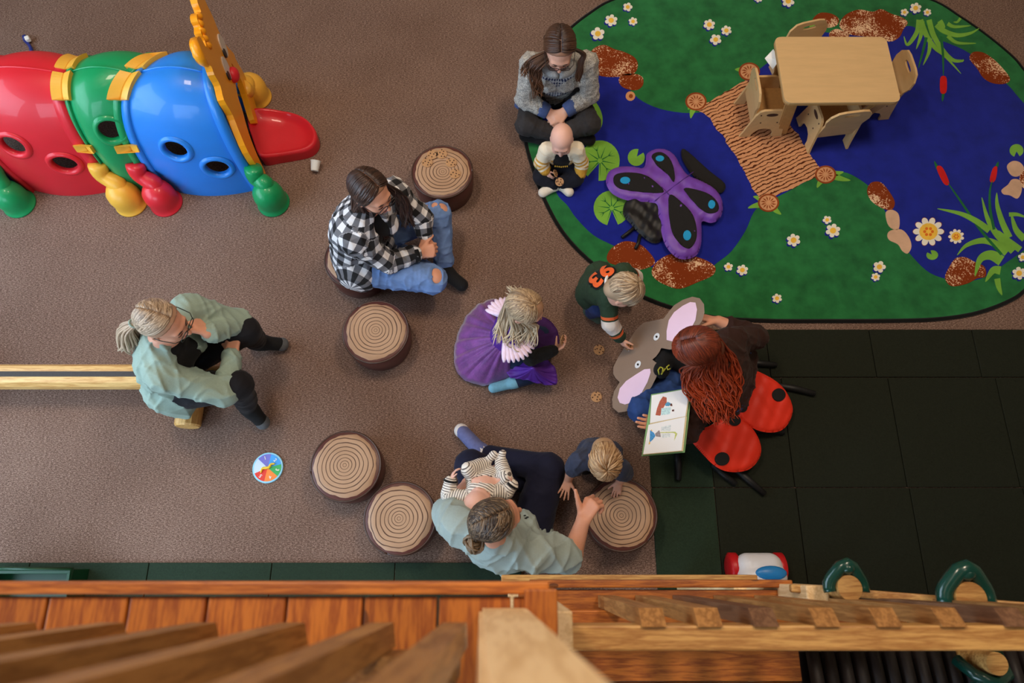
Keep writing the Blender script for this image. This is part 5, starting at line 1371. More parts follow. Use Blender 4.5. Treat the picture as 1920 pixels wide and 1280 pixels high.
# ------------------------------------------------------------------ hair
def hairmat(name, dark, light, tip=None):
    if name in MATS: return MATS[name]
    m, nt, b = newmat(name)
    a = nt.nodes.new('ShaderNodeAttribute'); a.attribute_name = 'hv'
    sp = nt.nodes.new('ShaderNodeSeparateXYZ'); nt.links.new(a.outputs['Vector'], sp.inputs[0])
    c = mixc(nt, sp.outputs[0], dark, light)
    c = mixc(nt, mathn(nt, 'MULTIPLY', sp.outputs[2], 0.55), c, srgb(190, 140, 112))
    if tip: c = mixc(nt, mathn(nt, 'MULTIPLY', sp.outputs[1], 0.95), c, mixc(nt, sp.outputs[0], tuple(x * .6 for x in tip), tip))
    nt.links.new(c, b.inputs['Base Color']); b.inputs['Roughness'].default_value = 0.42; b.inputs['Specular IOR Level'].default_value = 0.45
    MATS[name] = m; return m
class Hair:
    def __init__(s, H, seed=1): s.H = H; s.V = []; s.F = []; s.hv = []; s.r = random.Random(seed)
    def add(s, pts, rad, sides=5, tone=None):
        n = len(pts); tone = s.r.random() if tone is None else tone
        V, F = tube_data(pts, rad, sides); o = len(s.V); s.V += V; s.F += [tuple(i + o for i in q) for q in F]
        for i in range(n):
            for _ in range(sides): s.hv.append((tone, i / (n - 1), 0))
    def cap(s, plane_p, plane_n, lift=0.007, h=0.006, extra=None, scalp=1.0):
        H = s.H; f = Field(h); sc = H.sc
        f.ell(H.L(*H.cr), tuple((q + lift) * sc for q in H.rad), H.A, 0.01)
        if extra: extra(f)
        nn = H.R * plane_n[0] + H.F * plane_n[1] + H.U * plane_n[2]; f.half(H.L(*plane_p), nn)
        pos, F = f.mesh(); o = len(s.V); s.V += [Vector(p) for p in pos]; s.F += [tuple(int(i) + o for i in q) for q in F]; s.hv += [(0.5, 0.0, scalp)] * len(pos)
    def over(s, d0, d1, tail=(), rad=0.0055, lift=0.006, n=9, taper=0.35, jit=0.0, wave=0.0, wn=3.0, tone=None):
        """strand lying over the skull from direction d0 to d1, then through the world points in tail"""
        H = s.H; a = Vector(d0).normalized(); b = Vector(d1).normalized(); q = a.rotation_difference(b); pts = []
        for k in range(n):
            t = k / (n - 1); d = Quaternion().slerp(q, t) @ a
            pts.append(H.surf(d, lift + s.r.uniform(-.0015, .0015) + 0.004 * math.sin(PI * t)))
        if tail:
            J = Vector((s.r.gauss(0, 1), s.r.gauss(0, 1), s.r.gauss(0, 1))) * jit
            cp = [pts[-2], pts[-1]] + [Vector(p) + J * (0.4 + 0.6 * (i + 1) / len(tail)) for i, p in enumerate(tail)]
            cs = crom(cp, 6)[7:]
            if wave:
                ph = s.r.uniform(0, 6); sd = Vector((s.r.gauss(0, 1), s.r.gauss(0, 1), s.r.gauss(0, 1))).normalized()
                cs = [p + sd * wave * math.sin(ph + wn * 2 * PI * i / len(cs)) * (0.3 + i / len(cs)) for i, p in enumerate(cs)]
            pts += cs
        m = len(pts); R = [rad * H.sc * (1 - (1 - taper) * (i / (m - 1)) ** 2) for i in range(m)]; R[0] *= 0.6; R[-1] *= 0.4
        s.add(pts, R, 5, tone)
    def build(s, mat, par, label=None):
        o = obj('hair', s.V, s.F, mat, par, True)
        at = o.data.attributes.new('hv', 'FLOAT_VECTOR', 'POINT'); at.data.foreach_set('vector', np.array(s.hv, dtype=np.float32).ravel())
        if label: o['label'] = label
        return o
def cloth(name, col, var=0.1, rough=0.85, nscale=60, bmp=0.25, sheen=0.06): return M(name, col, rough, var, nscale, bmp, 0.25, sheen=sheen)
# ================================================================== woman in the grey sweater, cross-legged at the rug edge
nk = P(1047, 108, .55)
pelv = V3(nk.x, nk.y + .13, .115)
g = Fig('woman in a grey knit sweater and glasses sitting cross-legged at the rug edge', P(1047, 200, 0), 1.0, 0.88,
        nek=nk, pel=pelv, shA=P(996, 120, .475), shB=P(1099, 118, .475), elA=P(984, 186, .25), wrA=P(1027, 210, .20), elB=P(1106, 178, .26), wrB=P(1061, 208, .205),
        hiA=pelv + V3(-.1, 0, 0), hiB=pelv + V3(.1, 0, 0), knA=P(986, 234, .15), knB=P(1106, 232, .15), anA=P(1062, 256, .06), anB=P(1022, 258, .06), toA=P(1106, 262, .045), toB=P(984, 254, .045), fwd=(0, -1, 0))
g.report(); wA = g
H = Head(P(1049, 92, .685), (0.02, -.92, -.40))
f = Field(0.005); add_head(f, H, g.J['nek']); g.torso(f); 
for q in 'AB': g.arm(f, q); g.leg(f, q); g.foot(f, q)
hand(f, g.J['wrA'], (.62, -.62, -.30), (.3, .3, -.9), (.2, .5, .8), .92, (.55, .6, .65, .7)); hand(f, g.J['wrB'], (-.62, -.62, -.25), (-.3, .3, -.9), (-.2, .5, .8), .92, (.55, .6, .65, .7))
f.build('body', SKIN, g.root)
face_bits(H, g.root); glasses(H, g.root, M('dark_frames', srgb(40, 26, 28), .3))
KNIT_M, nt, b = newmat('grey_fairisle_knit')
n1 = noise(nt, coords(nt, 'Object', (1, 1, 1)), 190, 2, .8); n2 = noise(nt, coords(nt, 'Object', (1, 1, 2)), 40, 3)
cv = nt.nodes.new('ShaderNodeAttribute'); cv.attribute_name = 'cuv'; sp = nt.nodes.new('ShaderNodeSeparateXYZ'); nt.links.new(cv.outputs['Vector'], sp.inputs[0])
base = ramp(nt, mathn(nt, 'ADD', mathn(nt, 'MULTIPLY', n1, .7), mathn(nt, 'MULTIPLY', n2, .3)), [(.36, srgb(96, 96, 98)), (.5, srgb(168, 164, 158)), (.64, srgb(222, 216, 206))])
navy = mixc(nt, mathn(nt, 'GREATER_THAN', mathn(nt, 'ADD', mathn(nt, 'SINE', mathn(nt, 'MULTIPLY', sp.outputs[0], 330.0)), mathn(nt, 'SINE', mathn(nt, 'MULTIPLY', sp.outputs[1], 300.0))), -0.15), srgb(48, 54, 84), srgb(176, 176, 178))
nt.links.new(mixc(nt, mathn(nt, 'MULTIPLY', mathn(nt, 'COMPARE', sp.outputs[2], 1.0, .3), mathn(nt, 'MULTIPLY', mathn(nt, 'GREATER_THAN', mathn(nt, 'ABSOLUTE', sp.outputs[1]), .24), mathn(nt, 'GREATER_THAN', sp.outputs[0], .12))), base, navy), b.inputs['Base Color']); b.inputs['Roughness'].default_value = .95; bump(nt, b, n1, .6, .006)
f = Field(0.007); g.torso(f, .014, 1)
for q in 'AB': g.arm(f, q, .014, 1.66)
f.wrinkle(.007, 42, 3); f.build('sweater', KNIT_M, g.root, cuv=True)
# cowl collar
def ring(name, c, ax, r, thick, mat, par, squash=1.0, n=24, up=None, drop=0.0):
    ax = Vector(ax).normalized(); e1 = ax.orthogonal().normalized() if up is None else (Vector(up) - ax * Vector(up).dot(ax)).normalized(); e2 = ax.cross(e1)
    return tube(name, [Vector(c) + e1 * r * math.cos(2 * PI * k / n) + e2 * r * squash * math.sin(2 * PI * k / n) + ax * drop * (math.cos(2 * PI * k / n)) for k in range(n + 1)], thick, mat, par, 10)
ring('cowl_collar', g.J['nek'] + V3(0, -.035, -.015), (0, .45, 1), .083, .024, M('grey_rib_knit', srgb(150, 150, 150), .95, .35, 220, .5), g.root, 1.0, up=(0, -1, 0), drop=-.02)
CUF = cloth('denim_blue_cuff', srgb(70, 86, 132))
for q, d in (('A', 1), ('B', -1)):
    e, w_ = g.J['el' + q], g.J['wr' + q]; tube('shirt_cuff', [e.lerp(w_, .56), e.lerp(w_, .72), e.lerp(w_, .95), e.lerp(w_, 1.02)], [.046, .049, .046, .040], CUF, g.root, 14)
tube('shirt_hem', [P(975, 186, .16), P(974, 196, .13), P(980, 204, .10)], [.03, .035, .02], CUF, g.root, 10)
CHAR = cloth('charcoal_trousers', srgb(50, 48, 50), .15)
f = Field(0.007); f.cone(g.J['hiA'], g.J['hiB'], .115, .115, .04)
for q in 'AB': g.leg(f, q, .012, 1.9)
f.wrinkle(.006, 34, 7); f.build('trousers', CHAR, g.root)
for q in 'AB':
    f = Field(.007); g.foot(f, q, .008); f.build('shoe', cloth('black_shoe', srgb(20, 18, 20)), g.root)
DKH = hairmat('dark_brown_hair', srgb(30, 20, 20), srgb(62, 42, 36), srgb(112, 74, 48))
h = Hair(H, 2); h.cap((0, .060, .076), (0, .76, -.65))
for k in range(150):
    sd = 1 if k % 2 else -1; y = h.r.uniform(-.95, .60); st = (sd * .015, y, math.sqrt(max(.05, 1 - y * y)))
    en = (sd * (1.0 - .35 * max(0, -y)), -.30 + .45 * y, -.30 - .1 * h.r.random())
    h.over(st, en, (), .0062, .006, 11, .8)
shA = g.J['shA']; 
for k in range(70):
    tl = [P(1012 + h.r.uniform(-10, 6), 118 + h.r.uniform(-8, 6), .64), P(1005 + h.r.uniform(-12, 10), 140, .56), P(1006 + h.r.uniform(-10, 12), 162, .48), P(1008 + h.r.uniform(-8, 10), 178 + h.r.uniform(-20, 8), .42)]
    if k < 22: tl = [P(1004 + h.r.uniform(-8, 4), 108, .65), P(990 + h.r.uniform(-8, 6), 124, .58), P(985 + h.r.uniform(-9, 6), 142 + h.r.uniform(-10, 6), .54)]
    h.over((-.8, -.4, .4), (-.85, -.35, -.5), tl, .0055, .008, 6, .4, .006, .006, 1.6)
for k in range(34):
    tl = [P(1089 + h.r.uniform(-3, 5), 98, .63), P(1089 + h.r.uniform(-5, 5), 118, .57), P(1086 + h.r.uniform(-6, 5), 140, .50), P(1084 + h.r.uniform(-4, 4), 152, .45)]
    h.over((.85, -.4, .35), (.9, -.3, -.4), tl, .0055, .008, 6, .5, .004, tone=h.r.uniform(0, .25))
h.build(DKH, g.root, 'long dark brown hair, centre parted')

# ================================================================== baby sitting in front of her
nk = P(1053, 275, .30); pelv = P(1052, 300, .075) 
g = Fig('bald baby in a yellow striped cardigan sitting on the rug edge', P(1052, 310, 0), .50, 1.15,
        nek=nk, pel=pelv, shA=P(1025, 281, .27), shB=P(1081, 281, .27), elA=P(1014, 305, .175), wrA=P(1023, 319, .135), elB=P(1091, 306, .16), wrB=P(1087, 327, .10),
        hiA=pelv + V3(-.05, -.01, 0), hiB=pelv + V3(.05, -.01, 0), knA=P(1016, 330, .075), knB=P(1078, 333, .075), anA=P(1040, 347, .045), anB=P(1052, 345, .045), toA=P(1018, 361, .03), toB=P(1067, 360, .03), fwd=(0, -1, 0))
g.report(); bA = g
H = Head(P(1053, 262, .385), (-.06, -.94, -.30), None, .80, True, .05)
f = Field(0.004); add_head(f, H, nk, .045); g.torso(f, 0, bust=False)
for q in 'AB': g.arm(f, q, r=(.062, .056, .044)); g.leg(f, q, r=(.1, .08, .06)); g.foot(f, q)
hand(f, g.J['wrA'], (.45, -.75, -.35), (.6, .3, -.6), (.5, .5, .6), .46, (.5, .5, .55, .6)); hand(f, g.J['wrB'], (-.2, -.8, -.4), (-.5, .2, -.8), (-.8, 0, .5), .46, (.5, .55, .6, .65))
f.build('body', SKINB, g.root); face_bits(H, g.root, M('fair_brow', srgb(190, 140, 118), .7))
def stripes(name, fn):
    m, nt, b = newmat(name); cv = nt.nodes.new('ShaderNodeAttribute'); cv.attribute_name = 'cuv'; sp = nt.nodes.new('ShaderNodeSeparateXYZ'); nt.links.new(cv.outputs['Vector'], sp.inputs[0])
    c = fn(nt, sp.outputs[0], sp.outputs[1], sp.outputs[2]); nt.links.new(c, b.inputs['Base Color']); b.inputs['Roughness'].default_value = .9
    bump(nt, b, noise(nt, coords(nt, 'Object'), 240, 2), .3, .004); return m
def f_card(nt, u, v, tg):
    st = mathn(nt, 'GREATER_THAN', mathn(nt, 'FRACT', mathn(nt, 'MULTIPLY', u, 38.0)), .5)
    a = mixc(nt, mathn(nt, 'MULTIPLY', st, mathn(nt, 'GREATER_THAN', u, .055)), srgb(240, 228, 204), srgb(214, 160, 62))
    arm_ = mixc(nt, mathn(nt, 'GREATER_THAN', u, .145), a, srgb(214, 160, 58))
    st2 = mathn(nt, 'GREATER_THAN', mathn(nt, 'FRACT', mathn(nt, 'MULTIPLY', u, 40.0)), .5)
    tor = mixc(nt, mathn(nt, 'MULTIPLY', st2, mathn(nt, 'LESS_THAN', u, .15)), srgb(240, 228, 204), srgb(214, 160, 62))
    tor = mixc(nt, mathn(nt, 'GREATER_THAN', tg, 1.5), tor, srgb(240, 228, 204))
    return mixc(nt, mathn(nt, 'GREATER_THAN', tg, .5), arm_, tor)
CARD = stripes('yellow_striped_knit', f_card)
f = Field(0.005); g.torso(f, .014, 1, False, bust=False)
for q in 'AB': g.arm(f, q, .012, 1.92, 0, r=(.066, .062, .052))
ft = g.J['che'] + g.fw * .10
f.cone(g.J['nek'] + g.fw * .075, g.J['pel'] + g.fw * .13, .045, .085, .01, 0, None, True)
f.wrinkle(.003, 70, 5); f.build('cardigan', CARD, g.root, cuv=True)
f = Field(0.005); g.torso(f, .007, 0, True, False, False); f.half(g.J['nek'] + V3(0, 0, -.02), (0, .2, 1)); f.build('black_romper', cloth('black_cotton', srgb(20, 20, 26)), g.root)
for k in range(7):
    p = g.J['che'] + g.fw * (.078) + V3(-.036 + .012 * k, 0, -.02); V, F = ellip(p + g.fw * .004 * (1 - abs(k - 3) / 3), .0045, .006, .004, 8, 6); obj('lettering_mark', V, F, M('mustard_print', srgb(206, 166, 60), .7), g.root)
f = Field(0.005); f.cone(g.J['hiA'], g.J['hiB'], .075, .075, .02)
for q in 'AB': g.leg(f, q, .008, 1.85, r=(.105, .085, .066))
f.wrinkle(.003, 60, 8); f.build('trousers', cloth('navy_black_trousers', srgb(24, 26, 38)), g.root)
for q in 'AB':
    f = Field(.005); g.foot(f, q, .015); f.cone(g.J['kn' + q].lerp(g.J['an' + q], .72), g.J['an' + q], .038, .036, .01); f.build('sock', cloth('cream_sock', srgb(232, 224, 210), .05), g.root)
cookie('paper cookie propped between the baby socks', P(1049, 341, .115), .026, Matrix.Rotation(.5, 3, 'X'))
cookie('paper cookie held in the baby hand', P(1041, 325, .16), .024, Matrix.Rotation(1.0, 3, 'Y'))

# ================================================================== woman in the checked shirt on a stump
g = Fig('woman in a black and white checked shirt and ripped jeans sitting on a stump', on_floor(668, 484, STH), 1.0, 1.08,
        nek=P(684, 388, .70), pel=P(668, 468, .30), shA=P(664, 446, .60), shB=P(738, 362, .60), elA=P(728, 492, .40), wrA=P(786, 474, .37), elB=P(792, 408, .42), wrB=P(797, 442, .36),
        hiA=P(676, 500, .285), hiB=P(704, 440, .285), knA=P(812, 524, .27), knB=P(820, 402, .29), anA=P(742, 468, .07), anB=P(834, 508, .07), toA=P(705, 450, .05), toB=P(866, 534, .05), fwd=(1, -.3, 0))
g.report(); wC = g
H = Head(P(696, 360, .845), (.76, -.62, -.12))
f = Field(0.005); add_head(f, H, g.J['nek']); g.torso(f)
for q in 'AB': g.arm(f, q); g.leg(f, q); g.foot(f, q)
hand(f, g.J['wrA'], (.9, .25, -.15), (-.1, .5, -.85), (.2, .6, .7), .95, (.95, 1.0, 1.0, 1.05)); hand(f, g.J['wrB'], (.35, -.85, -.2), (-.6, -.1, -.8), (-.3, 0, .9), .95, (.8, .85, .9, .9))
f.build('body', SKINW, g.root); face_bits(H, g.root); glasses(H, g.root, M('dark_frames', srgb(40, 26, 28), .3))
def f_plaid(nt, u, v, tg):
    a = mathn(nt, 'GREATER_THAN', mathn(nt, 'FRACT', mathn(nt, 'MULTIPLY', u, 12.5)), .5); b_ = mathn(nt, 'GREATER_THAN', mathn(nt, 'FRACT', mathn(nt, 'ADD', mathn(nt, 'MULTIPLY', v, 12.5), .25)), .5)
    s2 = mathn(nt, 'MULTIPLY', mathn(nt, 'ADD', a, b_), .5)
    return ramp(nt, s2, [(0, srgb(232, 230, 232)), (.3, srgb(112, 112, 118)), (.75, srgb(22, 22, 26))], 'CONSTANT')
PLAID = stripes('black_white_check', f_plaid)
f = Field(0.006); g.torso(f, .024, 1)
f.cone(g.J['nek'] + g.fw * .10, g.J['pel'] + g.fw * .20, .03, .07, .015, 0, None, True)
for q in 'AB': g.arm(f, q, .017, 1.84)
f.wrinkle(.008, 34, 11); f.build('checked_shirt', PLAID, g.root, cuv=True)
f = Field(0.007); g.torso(f, .008, 0, True, False); f.build('black_top', cloth('black_jersey', srgb(20, 20, 22)), g.root)
for q in 'AB':
    e, w_ = g.J['el' + q], g.J['wr' + q]; tube('shirt_cuff', [e.lerp(w_, .78), e.lerp(w_, .84), e.lerp(w_, .96)], [.045, .048, .046], cloth('black_cuff', srgb(24, 24, 26)), g.root, 14)
ring('wrist_band', g.J['elB'].lerp(g.J['wrB'], 1.06), g.J['wrB'] - g.J['elB'], .032, .005, cloth('black_cuff', srgb(24, 24, 26)), g.root)
DEN = M('light_denim', srgb(108, 138, 190), .85, .22, 16, .3, .2)
f = Field(0.006); f.cone(g.J['hiA'], g.J['hiB'], .108, .108, .04)
for q in 'AB': g.leg(f, q, .012, 1.82)
f.wrinkle(.007, 36, 13)
f.post.insert(0, f.post.pop())
KA, KB = g.J['knA'], g.J['knB']
f.ell(KA + V3(.03, .0, .062), (.026, .048, .024), None, .004, 0, True)
f.ell(KB + V3(.045, .025, .055), (.026, .03, .03), None, .004, 0, True); f.ell(KB + V3(-.01, .03, .066), (.014, .034, .018), None, .004, 0, True); f.ell(KB + V3(-.055, .03, .066), (.010, .026, .016), None, .004, 0, True)
f.build('ripped_jeans', DEN, g.root)
for q in 'AB':
    f = Field(.006); g.foot(f, q, .008); f.cone(g.J['kn' + q].lerp(g.J['an' + q], .80), g.J['an' + q], .047, .045, .01); so = f.build('sock', cloth('black_sock', srgb(22, 22, 24)), g.root)
DBH = hairmat('espresso_hair', srgb(34, 22, 20), srgb(74, 50, 40))
h = Hair(H, 4); h.cap((0, .060, .074), (0, .76, -.65))
for k in range(170):
    sd = 1 if k % 2 else -1; y = h.r.uniform(-.95, .60); px0 = -.16; st = (px0 + sd * .015, y, math.sqrt(max(.05, .95 - y * y)))
    en = (sd * (1.0 - .35 * max(0, -y)), -.12 + .45 * y, -.35 - .15 * h.r.random())
    base = g.J['shB'] if sd > 0 else g.J['shA']
    # right side of the head falls towards the viewer's lower left, left side along the far arm
    if sd > 0: tl = [P(676 + h.r.uniform(-14, 16), 402, .72), P(690 + h.r.uniform(-16, 20), 425 + h.r.uniform(-5, 5), .62), P(712 + h.r.uniform(-20, 18), 446 + h.r.uniform(-10, 8), .52)]
    else: tl = [P(745 + h.r.uniform(-8, 12), 366, .72), P(760 + h.r.uniform(-14, 12), 394, .62), P(768 + h.r.uniform(-16, 10), 420 + h.r.uniform(-12, 8), .53)]
    h.over(st, en, tl, .0062, .006, 10, .45, .005, .005, 1.3)
h.build(DBH, g.root, 'long dark brown hair with a side part')

# ================================================================== woman in the mint cardigan on the balance beam
g = Fig('woman in a mint green cardigan resting her chin on her hand, sitting on the beam', P(330, 700, 0), 1.0, 1.0,
        nek=P(306, 634, .79), pel=P(318, 706, .36), shA=P(302, 702, .70), shB=P(356, 580, .70), elA=P(424, 738, .50), wrA=P(436, 662, .50), elB=P(446, 606, .50), wrB=P(390, 624, .69),
        hiA=P(326, 735, .36), hiB=P(336, 680, .36), knA=P(446, 722, .48), knB=P(460, 618, .48), anA=P(466, 764, .09), anB=P(484, 641, .09), toA=P(491, 790, .045), toB=P(526, 645, .045), fwd=(1, .1, 0))
g.report(); wD = g
H = Head(P(306, 604, .90), (.88, -.25, -.22), None, 1.0, False, -.05)
f = Field(0.005); add_head(f, H, g.J['nek']); g.torso(f)
for q in 'AB': g.arm(f, q); g.leg(f, q); g.foot(f, q)
hand(f, g.J['wrB'], (-.62, .52, .45), (-.6, -.5, -.5), (-.3, -.7, .5), 1.0, (.7, .75, .8, .85)); hand(f, g.J['wrA'], (-.05, .85, .12), (-.1, .1, -.95), (-.9, 0, .2), .95, (.15, .2, .2, .25))
f.build('body', SKINW, g.root); face_bits(H, g.root); glasses(H, g.root, M('dark_green_frames', srgb(22, 34, 28), .3))
MINT = cloth('mint_knit', srgb(150, 170, 158), .06, .9, 120, .2)
f = Field(0.007); g.torso(f, .020, 1, True)
for q in 'AB': g.arm(f, q, .017, 1.9)
f.cone(g.J['hiA'] + V3(-.02, 0, 0), g.J['hiA'] + V3(.05, -.10, -.06), .10, .03, .05)
f.cone(g.J['nek'] + g.fw * .085, g.J['pel'] + g.fw * .17, .04, .11, .02, 0, None, True)
for q in 'AB': g.arm(f, q, .017, 1.9)
f.wrinkle(.012, 26, 17); f.build('cardigan', MINT, g.root)
tube('cardigan_lapel', [g.J['nek'] + V3(-.05, -.05, .0), g.J['nek'] + g.fw * .03 - g.right * .085 + V3(0, 0, -.02), g.J['che'] + g.fw * .12 - g.right * .08, g.J['pel'] + g.fw * .15 - g.right * .10 + V3(0, 0, .06)], [.018, .02, .018, .014], MINT, g.root, 10, flat=.6)
f = Field(0.007); g.torso(f, .010); f.half(g.J['nek'] + V3(0, 0, -.0), (-.2, 0, 1)); f.build('black_top', cloth('black_jersey', srgb(20, 20, 22)), g.root)
f = Field(0.007); f.cone(g.J['hiA'], g.J['hiB'], .098, .098, .04)
for q in 'AB': g.leg(f, q, .012, 1.72)
f.wrinkle(.006, 30, 19); f.build('trousers', cloth('black_trousers', srgb(24, 23, 28)), g.root)
for q in 'AB':
    f = Field(.006); g.foot(f, q, .008); f.cone(g.J['kn' + q].lerp(g.J['an' + q], .70), g.J['an' + q], .05, .044, .01); so = f.build('sock', cloth('black_sock', srgb(22, 22, 24)), g.root)
    d = (g.J['to' + q] - g.J['an' + q]).normalized(); f = Field(.005); f.ell(g.J['to' + q] + d * .006, (.040, .040, .036), None, .01); f.build('sock_toe', cloth('grey_sock_toe', srgb(92, 94, 98)), so)
ASH = hairmat('ash_blond_hair', srgb(112, 90, 70), srgb(186, 160, 134), srgb(206, 184, 158))
h = Hair(H, 6); h.cap((0, .060, .074), (0, .76, -.65))
tie = H.L(.03, -.118, -.052)
for k in range(190):
    sd = 1 if k % 2 else -1; y = h.r.uniform(-.85, .62); st = (-.05 + sd * .015, y, math.sqrt(max(.05, 1 - y * y)))
    x = h.r.uniform(.15, 1.0)
    en = (sd * .45 * (1 - abs(y) * .2) + .15, -.90, -.35)
    # comb backwards: bow out over the side first
    mid = (sd * x, -.15 + .5 * y, .35 - .35 * x); 
    a = Vector(st).normalized(); m_ = Vector(mid).normalized(); b_ = Vector(en).normalized(); pts = []
    for i in range(13):
        t_ = i / 12; d = a * (1 - t_) ** 2 + m_ * 2 * t_ * (1 - t_) + b_ * t_ ** 2; pts.append(H.surf(d, .007 + h.r.uniform(-.0015, .0015)))
    pts.append(tie + V3(h.r.uniform(-.008, .008), h.r.uniform(-.008, .008), 0)); h.add(pts, [.004] + [.0058] * 12 + [.004], 5, h.r.random() * (1 if h.r.random() > .2 else 1.3))
for k in range(70):
    e0 = V3(h.r.gauss(0, .014), h.r.gauss(0, .014), h.r.gauss(0, .008)); e = P(222 + abs(h.r.gauss(14, 11)), 652 + h.r.uniform(-16, 10), .70)
    h.add(crom([tie + e0 * .5, tie.lerp(e, .35) + V3(-.01, 0, .03) + e0, tie.lerp(e, .7) + e0 * 1.4, e + e0 * .6], 5), [.005] * 10 + [.005 - .0006 * i for i in range(6)], 5, .5 + .5 * h.r.random())
h.build(ASH, g.root, 'ash blond hair in a low ponytail'); ring('hair_tie', tie + V3(-.01, 0, 0), P(232, 640, .75) - tie, .02, .005, MINT, g.root)

# ================================================================== girl in the purple dress
g = Fig('girl in a purple sparkly dress with pink feather wings sitting on the carpet', P(945, 650, 0), .68, 1.0,
        nek=P(972, 592, .47), pel=P(940, 640, .12), shA=P(964, 632, .41), shB=P(990, 572, .41), elA=P(995, 671, .26), wrA=P(1040, 656, .235), elB=P(992, 606, .22), wrB=P(988, 640, .12),
        hiA=P(944, 662, .11), hiB=P(960, 622, .11), knA=P(1010, 699, .06), knB=P(1014, 628, .06), anA=P(965, 716, .05), anB=P(985, 680, .05), toA=P(925, 727, .04), toB=P(960, 690, .04), fwd=(1, -.3, 0))
g.report(); gE = g
H = Head(P(984, 578, .575), (.88, -.30, -.36), None, .93)
f = Field(0.0045); add_head(f, H, g.J['nek'], .042); g.torso(f, bust=False)
for q in 'AB': g.arm(f, q); g.leg(f, q); g.foot(f, q)
hand(f, g.J['wrA'], (.78, .42, .25), (-.3, .5, .7), (-.3, .8, .3), .62, (.45, .5, .55, .6), .06, (.45, .75, .4)); hand(f, g.J['wrB'], (.2, -.9, -.2), (0, 0, -1), (-.5, 0, .5), .62)
f.build('body', SKIN, g.root); face_bits(H, g.root)
def sparkle(name, a, b_, sp_):
    m, nt, b = newmat(name); v = coords(nt, 'Object'); n = noise(nt, v, 18, 4); s_ = noise(nt, v, 420, 1)
    c = mixc(nt, mathn(nt, 'GREATER_THAN', s_, .70), ramp(nt, n, [(.3, a), (.7, b_)]), sp_)
    nt.links.new(c, b.inputs['Base Color']); b.inputs['Roughness'].default_value = .5; b.inputs['Sheen Weight'].default_value = .4; bump(nt, b, n, .4, .01); return m
TUL = sparkle('purple_sparkle_tulle', srgb(92, 34, 116), srgb(132, 60, 152), srgb(206, 150, 196)); VIO = M('violet_satin', srgb(88, 40, 150), .5, .15, 12, .3); DVI = M('dark_violet_velvet', srgb(58, 18, 84), .8, .15, 20, .2)
f = Field(0.006); g.torso(f, .016, 0, True, True, False); f.build('dress_bodice', VIO, g.root)
def skirt(name, outline, apex, ring_h, mat, par, folds=15, amp=.018, rings=12, seed=0):
    out = crom([Vector(p) for p in outline], 10, True); n = len(out); V = []; F = []; rnd = random.Random(seed); ph = rnd.uniform(0, 6)
    for j in range(rings + 1):
        t_ = j / rings
        for k, p in enumerate(out):
            q = apex.lerp(p, t_); hz = apex.z + (p.z - apex.z) * (1 - (1 - t_) ** ring_h)
            a = k / n * 2 * PI
            q.z = hz + amp * t_ * (1 - .4 * t_) * (math.sin(folds * a + ph + 1.5 * t_) + .6 * math.sin(folds * 1.7 * a + 2 * ph)) + amp * .35
            V.append(q)
    for j in range(rings):
        for k in range(n): F.append((j * n + k, (j + 1) * n + k, (j + 1) * n + (k + 1) % n, j * n + (k + 1) % n))
    o = obj(name, V, F, mat, par, True); md = o.modifiers.new('thickness', 'SOLIDIFY'); md.thickness = .004; md.offset = -1; return o
ap = P(952, 632, .30)
skirt('skirt', [P(x, y, .02) for x, y in ((853, 655), (862, 620), (880, 588), (905, 568), (935, 562), (975, 575), (985, 640), (975, 690), (945, 714), (908, 722), (872, 712), (855, 690))], ap, .75, TUL, g.root, 14, .016, 14, 2)
skirt('front_panel', [P(x, y, .07) for x, y in ((975, 590), (1010, 592), (1036, 606), (1048, 632), (1042, 660), (1020, 675), (985, 665), (965, 635))], P(994, 628, .35), 2.2, DVI, g.root, 9, .006, 10, 3)
skirt('side_panel', [P(x, y, .10) for x, y in ((948, 680), (975, 664), (1005, 664), (1036, 684), (1044, 704), (1042, 721), (1015, 720), (985, 712), (955, 706))], P(1000, 690, .25), 2.0, VIO, g.root, 13, .010, 10, 4)
f = Field(.005); g.arm(f, 'A', .012, 1.93); g.arm(f, 'B', .012, 1.93); f.wrinkle(.004, 50, 21); f.build('black_sleeves', cloth('black_jersey', srgb(20, 20, 22)), g.root)
f = Field(.006)
for q in 'AB': g.leg(f, q, .010, 1.85)
f.build('leggings', cloth('navy_leggings', srgb(28, 42, 72)), g.root)
for q in 'AB':
    f = Field(.005); g.foot(f, q, .008); f.cone(g.J['kn' + q].lerp(g.J['an' + q], .8), g.J['an' + q], .034, .034, .01); f.build('sock', cloth('light_blue_sock', srgb(120, 176, 200), .12), g.root)
FEA = M('pearl_feather', srgb(240, 216, 238), .55, .06, 60, .2)
wg = thing('feather_wings', 'pair of small pearly pink feather wings on the girl in purple', 'costume wings', P(950, 610, .38))
def wing_fan(root_px, z, dirs, L, par):
    base = P(root_px[0], root_px[1], z); w0 = None
    for row, (ls, lift, wd) in enumerate(((1.0, 0.0, .017), (.74, .008, .015), (.5, .015, .013))):
        for i, a in enumerate(dirs):
            ln = L * ls * (1 - .012 * abs(i - len(dirs) / 2)); d = V3(math.cos(a), math.sin(a), -.15).normalized()
            pts = [base + d * ln * k / 8 + V3(0, 0, lift + .012 * math.sin(PI * k / 8)) for k in range(9)]
            o = tube('feather', pts, [.005, wd * .6, wd * .85, wd, wd, wd, wd * .95, wd * .75, wd * .3], FEA, par, 8, flat=.35, up=(0, 0, 1))
wing_fan((950, 620), .42, [math.radians(x) for x in (-95, -86, -77, -68, -59, -50, -41, -32, -24)], .175, wg)
wing_fan((950, 596), .42, [math.radians(x) for x in (70, 82, 94, 106, 118, 130, 142, 154)], .13, wg)
